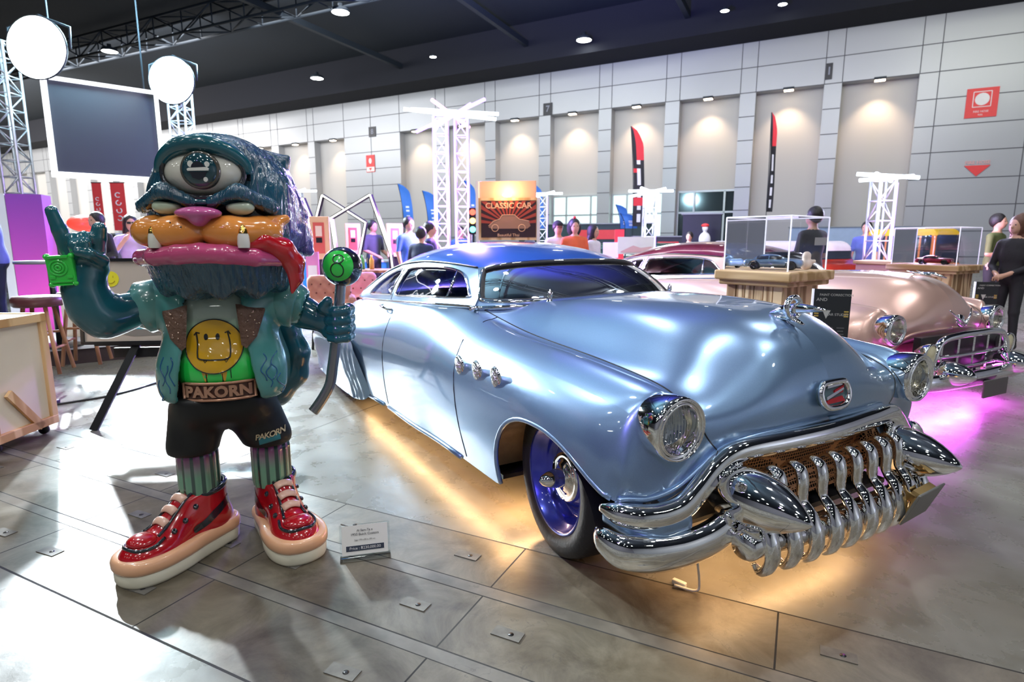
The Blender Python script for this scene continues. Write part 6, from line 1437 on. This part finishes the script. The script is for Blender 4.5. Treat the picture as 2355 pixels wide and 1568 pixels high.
# low stage
s0 = atz(20, 852); s1 = atz(365, 818); sa = math.atan2(s1[1]-s0[1], s1[0]-s0[0]); sl_ = float(np.linalg.norm(s1-s0))+1.2
e = empty('low_stage', tuple(s0), sa, 'low stage with dark front and white nosing behind the easel', 'stage')
m = MB(); m.box((sl_/2-2.0, .9, .08), (sl_+2.0, 1.8, .16)); m.build('riser', mat('stage_dark', (.045, .028, .03), .6), e); m = MB(); m.box((sl_/2-2.0, .06, .175), (sl_+2.0, .16, .03)); m.build('nosing', mat('stage_white', (.75, .77, .8), .4), e)
m = MB(); m.box((sl_/2-2.0, .98, .168), (sl_+2.0, 1.64, .012)); m.build('carpet', mat('stage_carpet', (.50, .52, .56), .85), e)
ST = .18
def stool(px, d, label, h=.66, seat=(.09, .025, .03), legs=DWOOD, z=ST):
    b = gr(px, d); e = empty('bar_stool', (b[0], b[1], z), YAW+.3, label, 'stool', 'wooden bar stools'); m = MB(); m.lathe([(0, h), (.17, h), (.185, h-.02), (.185, h-.07), (.17, h-.085), (0, h-.085)], 28); m.build('seat', mat('stool_leather', seat, .35), e)
    for k in range(4):
        a = math.pi/4+k*math.pi/2; m = MB(); m.cyl((.11*math.cos(a), .11*math.sin(a), h-.08), (.21*math.cos(a), .21*math.sin(a), 0), .016, 10); m.build('leg', PINED, e)
    for hz in (.22, .34):
        for k in range(4):
            if (k % 2) == (hz > .3): continue
            a = math.pi/4+k*math.pi/2; c_ = a+math.pi/2; r = .11+.10*(1-hz/(h-.08)); m = MB(); m.cyl((r*math.cos(a), r*math.sin(a), hz), (r*math.cos(c_), r*math.sin(c_), hz), .011, 8); m.build('rung', PINED, e)
    return e
PINED = woodmat('stool_wood', (.22, .09, .04), (.40, .20, .10), 3., 'Z')
stool(68, 5.0, 'brown leather bar stool on the low stage left of the statue hand')
stool(168, 5.4, 'bar stool half hidden behind the statue elbow', seat=(.30, .06, .07))
b = gr(108, 6.2); e = empty('bistro_table', (b[0], b[1], .192), 0, 'small round dark bistro table behind the bar stools', 'table'); m = MB(); m.lathe([(0, .91), (.30, .91), (.30, .88), (0, .88)], 28); m.build('tabletop', mat('table_grey', (.25, .26, .3), .3), e); m = MB(); m.cyl((0, 0, 0), (0, 0, .88), .03, 12); m.lathe([(.22, 0), (.22, .012), (.2, .02), (0, .03)], 20); m.build('pedestal', DARK, e)
# purple banner column
b = gr(72, 7.4); H = float(at(72, 448, 7.4)[2]); e = empty('banner_column', (b[0], b[1], .176), YAW+.35, 'purple and pink gradient banner column left of the statue hand', 'banner column')
PG = bpy.data.materials.new('purple_gradient'); PG.use_nodes = True; nt = PG.node_tree; bb = nt.nodes['Principled BSDF']; tc = nt.nodes.new('ShaderNodeTexCoord'); sp = nt.nodes.new('ShaderNodeSeparateXYZ'); mr = nt.nodes.new('ShaderNodeMapRange'); mr.inputs[1].default_value = .5; mr.inputs[2].default_value = 2.0; r = nt.nodes.new('ShaderNodeValToRGB')
r.color_ramp.elements[0].color = (.75, .08, .55, 1); r.color_ramp.elements[1].color = (.16, .06, .45, 1); nt.links.new(tc.outputs['Object'], sp.inputs[0]); nt.links.new(sp.outputs[2], mr.inputs[0]); nt.links.new(mr.outputs[0], r.inputs[0]); nt.links.new(r.outputs[0], bb.inputs['Base Color'])
m = MB(); H -= .176; m.box((.03, 0, H/2), (.36, .30, H)); m.build('fabric', PG, e); m = MB(); m.box((-.20, -.02, H/2), (.09, .28, H)); m.build('white_side', mat('banner_white', (.72, .72, .78), .5), e)
# bar counter with the black top and the red dome lamp
b = gr(262, 7.2); e = empty('bar_counter', (b[0], b[1], .176), YAW, 'long pale bar counter with a thin black top left of the statue', 'counter'); m = MB(); m.box((.6, 0, .41), (2.3, .5, .82)); m.build('front', PLY, e); m = MB(); m.box((.6, 0, .84), (2.4, .6, .035)); m.build('worktop', DARK, e)
b = at(198, 514, 9.); e = empty('dome_lamp', (b[0], b[1], b[2]), 0, 'glossy red dome lamp behind the statue hand', 'lamp'); m = MB(); m.ball((0, 0, 0), (.24, .24, .13), 24, 12); m.build('shade', mat('dome_red', (.65, .05, .04), .25, emit=(1, .1, .05), estr=.35), e); m = MB(); m.cyl((0, 0, -.1), (0, 0, -float(b[2])), .02, 8); m.build('pole', DARK, e)
# cable on the floor
m = MB(); P = [atz(*p, .008) for p in ((128, 930), (160, 925), (240, 912), (300, 898), (360, 880), (430, 862))]; m.tube(catmull(P, 5), .008, 6); tag(m.build('power_cable', DARK), 'black cable lying on the floor behind the easel leg', 'cable')
p = atz(92, 930); m = MB(Matrix.Translation((p[0], p[1], .02)) @ Rz(.4)); m.box((0, 0, 0), (.30, .07, .04), bev=.01); tag(m.build('power_strip', mat('strip_violet', (.05, .03, .10), .4)), 'dark power strip on the floor beside the crate', 'power strip')
# tufted chairs and cafe table behind the statue fist
def tufted(px, d, col, label):
    b = gr(px, d); e = empty('tufted_chair', (b[0], b[1], 0), YAW+.3, label, 'chair', 'tufted lounge chairs'); mt = mat('velvet_%d' % px, col, .7, sheen=.4)
    sdf_obj('backrest', lambda q: smin(rbox(q, (0, .22, .62), (.27, .07, .26), .07), rbox(q, (0, .16, .45), (.30, .12, .12), .08), .05)+.006*np.cos(q[:, 0]*52)*np.cos(q[:, 2]*52), (-.34, .05, .3), (.34, .34, .93), .014, mt, e)
    m = MB(); m.box((0, 0, .40), (.54, .50, .16), bev=.05); m.build('seat', mt, e)
    for s in (-1, 1): m = MB(); m.box((s*.27, .04, .52), (.09, .44, .22), bev=.04); m.build('armrest', mt, e)
    for x in (-.2, .2):
        for y in (-.18, .2): m = MB(); m.cyl((x, y, .33), (x*1.15, y*1.15, 0), .017, 8); m.build('leg', DARK, e)
    m = MB(); 
    for i in range(-2, 3):
        for j in range(3): m.ball((i*.105+(.05 if j % 2 else 0), .145, .55+.11*j), .011, 6, 4)
    m.build('buttons', mat('button_brown', (.18, .05, .03), .4), e)
tufted(752, 7.3, (.50, .20, .13), 'tan tufted lounge chair behind the eight ball cane'); tufted(818, 8.0, (.68, .26, .30), 'pink tufted lounge chair just right of the cane')
b = gr(850, 9.0); e = empty('cafe_table', (b[0], b[1], 0), YAW, 'brown cafe table behind the rear of the blue car', 'table'); m = MB(); m.box((0, 0, .86), (.9, .6, .04), bev=.01); m.build('tabletop', PINED, e)
for x in (-.38, .38):
    for y in (-.24, .24): m = MB(); m.box((x, y, .42), (.05, .05, .84)); m.build('leg', DARK, e)
for k, (dx, col) in enumerate(((-.25, (.62, .5, .1)), (-.12, (.1, .35, .12)), (.02, (.65, .4, .1)))):
    m = MB(); m.lathe([(0, 0), (.035, 0), (.035, .14), (.015, .18), (.015, .22), (0, .22)], 16); o = m.build('bottle', mat('bottle_%d' % k, col, .15)); o.location = (b[0]+RT[0]*dx, b[1]+RT[1]*dx, .88); tag(o, '%s bottle on the brown cafe table' % ('yellow', 'green', 'amber')[k], 'bottle', 'bottles on the cafe table')
# wooden display panels with red artwork
def artpanel(px, d, y0, y1, w, rot, label, lamp=True):
    p = gr(px, d); z1 = float(at(px, y0, d)[2]); z0 = float(at(px, y1, d)[2]); e = empty('art_panel', (p[0], p[1], 0), YAW+rot, label, 'art panel', 'wooden art panels'); m = MB(); m.box((0, 0, (z0+z1)/2), (w, .16, z1-z0), bev=.01); m.build('box', mat('panel_peach', (.76, .48, .28), .5), e)
    m = MB(); m.box((0, -.085, (z0+z1)/2), (w*.52, .01, (z1-z0)*.72)); m.build('poster', mat('poster_red', (.60, .10, .08), .5), e)
    m = MB(); m.box((0, -.092, z0+(z1-z0)*.66), (w*.30, .006, (z1-z0)*.24)); m.build('pale_figure', mat('poster_cream', (.8, .62, .5), .5), e); m = MB(); m.box((0, -.092, z0+(z1-z0)*.45), (w*.28, .006, (z1-z0)*.12)); m.build('dark_figure', DARK, e)
    m = MB(); m.box((0, .05, z0/2), (w*.8, .1, z0)); m.build('plinth', DARK, e); return e
artpanel(735, 8.8, 498, 596, .30, .25, 'wooden panel with red artwork right behind the statue, largest of three'); artpanel(812, 11.3, 514, 584, .28, .3, 'wooden panel with red artwork inside the zigzag frame'); artpanel(908, 12.0, 514, 590, .32, .3, 'wooden panel with red artwork behind the short visitor')
b = gr(716, 8.0); e = empty('leaflet_stand', (b[0], b[1], 0), YAW, 'pink and violet leaflet stand beside the tan chair', 'leaflet stand'); m = MB(); m.box((0, 0, .96), (.17, .03, .40)); m.build('panel', mat('leaflet_pink', (.62, .22, .50), .5), e); m = MB(); m.box((0, -.018, .90), (.12, .005, .16)); m.build('leaflet', mat('leaflet_white', (.7, .7, .8), .5), e); m = MB(); m.cyl((0, .02, 0), (0, .02, .8), .02, 8); m.build('pole', STEELD, e)
b = gr(772, 13.6); e = empty('blue_counter', (b[0], b[1], 0), YAW, 'low counter with bright blue front behind the tan chair', 'counter'); m = MB(); m.box((0, 0, .42), (2.4, .5, .84)); m.build('front', mat('counter_blue', (.05, .35, .70), .5), e); m = MB(); m.box((0, 0, .86), (2.5, .56, .04)); m.build('top', WHITE, e)
# glowing zigzag frames
def zig(pts, d, label, dd=0.):
    e = empty('zigzag_light', tuple(gr(pts[0][0], d)), 0, label, 'neon frame', 'zigzag light frames'); o_ = Vector(gr(pts[0][0], d)); m = MB(); m2 = MB(); P = [Vector(at(x, y, d+dd*i))-o_ for i, (x, y) in enumerate(pts)]
    for a, b_ in zip(P[:-1], P[1:]):
        bar(m, a, b_, .042, .07); k = Vector((-FH[0], -FH[1], 0))*.045; bar(m2, a+k, b_+k, .017, .02)
    m.build('black_channel', DARK, e); m2.build('light_strip', emat('warm_white_strip', (1, .97, .86), 3.2), e)
zig([(728, 723), (729, 500), (742, 449), (785, 476), (842, 512), (825, 600), (815, 721)], 10.3, 'glowing zigzag frame with its peak above the largest art panel', .03)
zig([(796, 729), (762, 502), (852, 448), (900, 585), (918, 725)], 9.9, 'glowing zigzag frame peaking between the statue and the blue flags', .03)
zig([(676, 466), (698, 456), (716, 500), (728, 716)], 10.6, 'short glowing frame leaning out behind the statue fur', 0)
# wooden poster stand with car artwork
b = gr(1170, 8.9); z1, z0 = float(at(1170, 455, 8.9)[2]), float(at(1170, 552, 8.9)[2]); e = empty('poster_stand', (b[0], b[1], 0), YAW-.12, 'wooden framed classic car poster stand behind the blue roof', 'poster stand')
w_, h_ = .92, z1-z0; m = MB(); m.box((0, 0, (z0+z1)/2), (w_, .05, h_)); m.build('frame', PINE, e); m = MB(); m.box((0, -.03, (z0+z1)/2), (w_-.10, .01, h_-.08)); m.build('artwork', mat('art_maroon', (.035, .012, .014), .5), e)
PM = Matrix.Translation((0, -.037, (z0+z1)/2)) @ Matrix.Rotation(math.pi/2, 4, 'X'); m = MB(PM); R_ = .5
for k in range(14):
    a = math.pi*(k+.25)/14; a2 = a+math.pi/28; cl = lambda a: min((w_-.1)/2/max(abs(math.cos(a)), 1e-3), (h_/2+.06)/max(abs(math.sin(a)), 1e-3)); m.prism([(0, -.08), (cl(a)*math.cos(a), min(cl(a)*math.sin(a)-.08, h_/2-.05)), (cl(a2)*math.cos(a2), min(cl(a2)*math.sin(a2)-.08, h_/2-.05))], 0, .001)
m.build('sun_rays', mat('art_red', (.36, .05, .03), .5), e); PB = mat('art_cream', (.62, .36, .22), .5, emit=(.9, .4, .2), estr=.12)
m = MB(PM); m.prism([(-.30, -.12), (-.24, -.03), (-.14, .0), (-.10, .06), (.10, .06), (.17, .0), (.30, -.02), (.33, -.10), (.28, -.14), (-.25, -.14)], .001, .003); m.build('printed_car', mat('art_tan', (.34, .17, .11), .5), e)
m = MB(PM); m.tube([(x, y, .004) for x, y in ((-.30, -.10), (-.22, -.03), (-.13, .0), (-.09, .06), (.09, .06), (.16, 0), (.31, -.03))], .005, 5)
for x in (-.2, .2): m.tube([(x+.05*math.cos(a), -.13+.05*math.sin(a), .004) for a in np.linspace(0, 6.28, 19)[:-1]], .005, 5, closed=True)
m.build('printed_lines', PB, e)
for t, y, s_ in (('CLASSIC CAR', .19, .115), ('Beautiful Thai', -.235, .06)): V, F = text_mesh(t, s_, PM @ Matrix.Translation((0, y, .003)), .001, .002 if s_ > .1 else 0); n0 = MB(); n0.add(V, F); n0.build('poster_lettering', PB, e)
m = MB(); zt = float(at(1160, 416, 8.9)[2]); m.box((-.03, .10, (z1+zt)/2-.02), (.86, .05, zt-z1+.06), bev=.01); m.build('header_board', mat('header_peach', (.72, .42, .27), .5), e); m = MB(); m.box((-.47, .02, zt/2), (.04, .10, zt)); m.box((.44, .02, z1/2), (.04, .10, z1)); m.build('post', mat('post_white', (.7, .66, .66), .5), e)
m = MB(); m.ball((-.02, -.03, z1+.04), (.07, .05, .03)); m.build('picture_lamp', emat('picture_lamp_glow', (1, .72, .42), 14.), e)
pl_ = e.matrix_basis @ Vector((-.02, -.14, z1+.10)); point('picture_lamp_light', pl_, 7, (1, .6, .3), .05)
# traffic light
b = gr(1088, 9.6); e = empty('traffic_light', (b[0], b[1], 0), YAW, 'small traffic light between the violet mast and the poster', 'traffic light'); zc = float(at(1088, 508, 9.6)[2]); m = MB(); m.box((0, 0, zc), (.13, .12, .42), bev=.02); m.build('housing', DARK, e); m = MB(); m.cyl((0, .02, 0), (0, .02, zc), .025, 10); m.build('pole', STEELD, e)
for k, (c_, s_) in enumerate((((1, .08, .05), 3), ((1, .5, .1), 5), ((.1, .9, .7), 4))): m = MB(Matrix.Translation((0, -.06, zc+.135-.135*k)) @ Matrix.Rotation(math.pi/2, 4, 'X')); m.lathe([(.048, 0), (.04, .02), (0, .03)], 18); m.build('signal_lens', emat('signal_%d' % k, c_, s_), e)
# stalls along the wall
def stall(px, d, w, z, col, label, acc=None, y0=None):
    b = gr(px, d); e = empty('stall_counter', (b[0], b[1], 0), YAW*.3, label, 'stall', 'stalls along the far wall'); m = MB(); m.box((0, 0, z/2), (w, .8, z)); m.build('front', mat('stall_%d' % px, col, .5), e)
    if acc: m = MB(); m.box((w*.1, -.42, z*.8), (w*.35, .04, z*.18)); m.build('red_panel', acc, e)
    m = MB(); m.box((0, 0, z+.02), (w+.1, .9, .04)); m.build('top', mat('stall_top', (.3, .32, .33), .5), e)
stall(1345, 23.5, 5.2, 1.95, (.02, .045, .045), 'long dark green stall behind the people in front of the lit doors', RED); stall(1525, 21, 2.0, 1.45, (.03, .035, .04), 'dark stall with red panels right of the white neon mast', RED); stall(1612, 18.4, 1.1, 2.1, (.01, .012, .03), 'tall near black stall panel before the dark glass door'); stall(1175, 27, 6, 1.5, (.30, .32, .33), 'pale grey stall behind the poster stand'); stall(520, 24, 8, 1.6, (.40, .38, .37), 'pale stall row behind the statue head'); stall(150, 15, 4.5, 1.45, (.10, .09, .11), 'dark stall row under the red banners'); stall(1960, 26, 5, 1.9, (.35, .45, .62), 'pale blue stall behind the right neon mast')
b = gr(1424, 14.); e = empty('banner_stand', (b[0], b[1], 0), YAW, 'small red roll banner behind the car roof', 'banner stand'); m = MB(); m.box((0, 0, .9), (.22, .03, 1.35)); m.build('banner', RED, e); m = MB(); m.box((0, 0, .1), (.3, .2, .2)); m.build('base', DARK, e)
b = gr(1462, 12.); e = empty('easel_board', (b[0], b[1], 0), YAW, 'pale green landscape board below the white neon mast', 'board'); m = MB(); m.box((0, 0, 1.22), (.72, .03, .34)); m.build('board', mat('board_green', (.50, .62, .38), .5), e); m = MB(); m.prism([(-.3, -.1), (-.05, .02), (.1, -.03), (.32, .0), (.32, -.12), (-.3, -.12)], 0, .004, Matrix.Translation((0, -.02, 1.2)) @ Matrix.Rotation(math.pi/2, 4, 'X')); m.build('painted_hill', mat('board_tan', (.45, .35, .22), .5), e); m = MB(); m.cyl((-.2, .02, 0), (-.2, .02, 1.1), .015, 8); m.cyl((.2, .02, 0), (.2, .02, 1.1), .015, 8); m.build('leg', STEELD, e)
b = gr(1405, 12.5); e = empty('easel_board', (b[0], b[1], 0), YAW, 'small white board behind the car roof next to the red roll banner', 'board'); m = MB(); m.box((0, 0, 1.12), (.32, .03, .32)); m.build('board', WHITE, e); m = MB(); m.cyl((0, .02, 0), (0, .02, 1.0), .015, 8); m.build('leg', STEELD, e)
b = gr(1620, 17.2); e = empty('mannequin_display', (b[0], b[1], 0), YAW, 'white mannequin figure with red cap before the dark stall panel', 'mannequin'); 
sdf_obj('figure', lambda q: smin(smin(ell(q, (0, 0, 1.35), (.17, .1, .22)), ell(q, (0, 0, 1.68), (.08, .09, .11)), .05), smin(cap(q, (-.08, 0, 1.2), (-.1, 0, .05), .08, .05), cap(q, (.08, 0, 1.2), (.1, 0, .05), .08, .05), .02), .05), (-.25, -.2, -.05), (.25, .2, 1.85), .035, WHITE, e); m = MB(); m.ball((0, 0, 1.75), (.11, .11, .06)); m.build('cap', RED, e)
# cars farther back
def backcar(px, d, rot, paint, roofc, L, H, label, cabx=0., wagon=False):
    b = gr(px, d); e = empty('parked_car', (b[0], b[1], 0), YAW+rot, label, 'car', 'cars farther back'); s = 1.
    def fb(q):
        bd_ = rbox(q, (0, 0, .58), (L/2, .88, .34), .24); cb_ = rbox(q, (cabx, 0, 1.0), (L*(.40 if wagon else .27), .74, H-1.0), .30 if not wagon else .22); d_ = smin(bd_, cb_, .14)
        for x in (-L*.31, L*.31): d_ = smax(d_, -cap(q, (x, -1.2, .34), (x, 1.2, .34), .40), .04)
        return d_
    cw = L*(.40 if wagon else .27)
    def pk(c):
        z = c[:, 2]; xr = np.abs(c[:, 0]-cabx)/cw; win = (z > .98) & (z < H-.16) & ((xr < .93) | (np.abs(c[:, 1]) < .6)) & ((np.abs(c[:, 1]) < .62) | (np.abs((xr*2.2) % 1-.5) > .06)); return np.where(win, 2, np.where(z > H-.16, 1, 0))
    sdf_obj('body', fb, (-L/2-.05, -.95, .15), (L/2+.05, .95, H+.06), .05, [paint, roofc, mat('far_glass', (.02, .03, .04), .08)], e, pk)
    for x in (-L*.31, L*.31):
        for y in (-.80, .80): m = MB(Matrix.Rotation(math.pi/2, 4, 'X')); m.lathe([(0, -.1), (.33, -.1), (.33, .1), (.2, .1), (.18, .05), (0, .06)], 24); m.build('wheel', BLACK, e, loc=(x, y, .33))
    for y in (-.6, .6): m = MB(Matrix.Translation((L/2-.02, y, .68)) @ Matrix.Rotation(math.pi/2, 4, 'Y')); m.lathe([(.1, -.02), (.1, .02), (.08, .03), (0, .035)], 18); m.build('headlight', mat('far_lamp', (.7, .68, .6), .2, .5), e)
    m = MB(); m.box((L/2+.0, 0, .45), (.1, 1.5, .12), bev=.03); m.build('bumper', CHROME, e); return e
backcar(1785, 12.2, math.radians(-60), metallic('far_red', (.45, .04, .02), .3, .3), mat('far_white', (.7, .66, .68), .4), 3.1, 1.31, 'red and white vintage wagon behind the near display case', wagon=True)
backcar(1470, 17.2, math.radians(-50), metallic('far_green', (.02, .06, .04), .2, .4), mat('far_green_roof', (.02, .05, .04), .2), 4.4, 1.26, 'dark green car seen beyond the blue roof')
yc = backcar(2088, 12.9, math.radians(-78), metallic('far_orange', (.65, .20, .04), .3, .2), mat('far_yellow', (.80, .50, .03), .35), 2.4, 1.74, 'yellow roofed orange vintage car behind the farther clear case', wagon=True)
yc.scale = (1, .50, .90)
backcar(560, 11.2, math.radians(-60), metallic('far_silver', (.4, .42, .45), .3, .5), mat('far_blue_roof', (.1, .2, .4), .3), 4.0, 1.36, 'pale silver car hidden behind the statue chest').scale = (.8, .8, .9)
# metal sockets let into the slabs
SK = mat('socket_steel', (.15, .14, .125), .6, .35, cvar=(20, .3)); n_ = 0
sk0 = None; cnt = {}
for x0 in (-4.15, -3.157, -2.165, -1.172, -.18, .81):
    for dx in (0., .375):
        for y in (1.21, 1.59, 1.965):
            x = x0+dx
            if (int(x*7.3+y*11) % 5) == 0: continue
            if sk0 is None:
                m = MB(); m.box((0, 0, .0015), (.105, .05, .003)); m.mi = 1; m.lathe([(0, .0036), (.010, .0036), (.010, .003)], 14, Matrix.Translation((.012, 0, 0))); sk0 = m.build('floor_socket', [SK, DARK]); o = sk0
            else: o = sk0.copy(); COL.objects.link(o)
            o.location = (x, y, 0); o.rotation_euler = (0, 0, 0 if int(y*10) % 2 else .08); tag(o, 'steel lifting socket in the %s slab row, %s from the left' % ({1.21: 'nearest', 1.59: 'middle', 1.965: 'farthest'}[y], ['first', 'second', 'third', 'fourth', 'fifth', 'sixth', 'seventh', 'eighth', 'ninth', 'tenth', 'eleventh', 'twelfth'][cnt.setdefault(y, 0)]), 'floor socket', 'sockets in the slabs'); cnt[y] += 1
# lead and support under the blue car's nose
p = atz(1590, 1352); m = MB(); m.tube(catmull([atz(1550, 1345, .012), atz(1600, 1358, .01), atz(1608, 1335, .06), blue.matrix_basis @ Vector((.60, -.62, .27))], 5), .005, 6); o = m.build('strip_lead', WHITE); tag(o, 'thin white lead hanging under the nose of the blue car', 'cable')
p = atz(1562, 1347); m = MB(Matrix.Translation((p[0], p[1], .012)) @ Rz(-.3)); m.box((0, 0, 0), (.055, .02, .02), bev=.004); tag(m.build('lead_connector', WHITE), 'small white plug lying under the front bumper', 'plug')
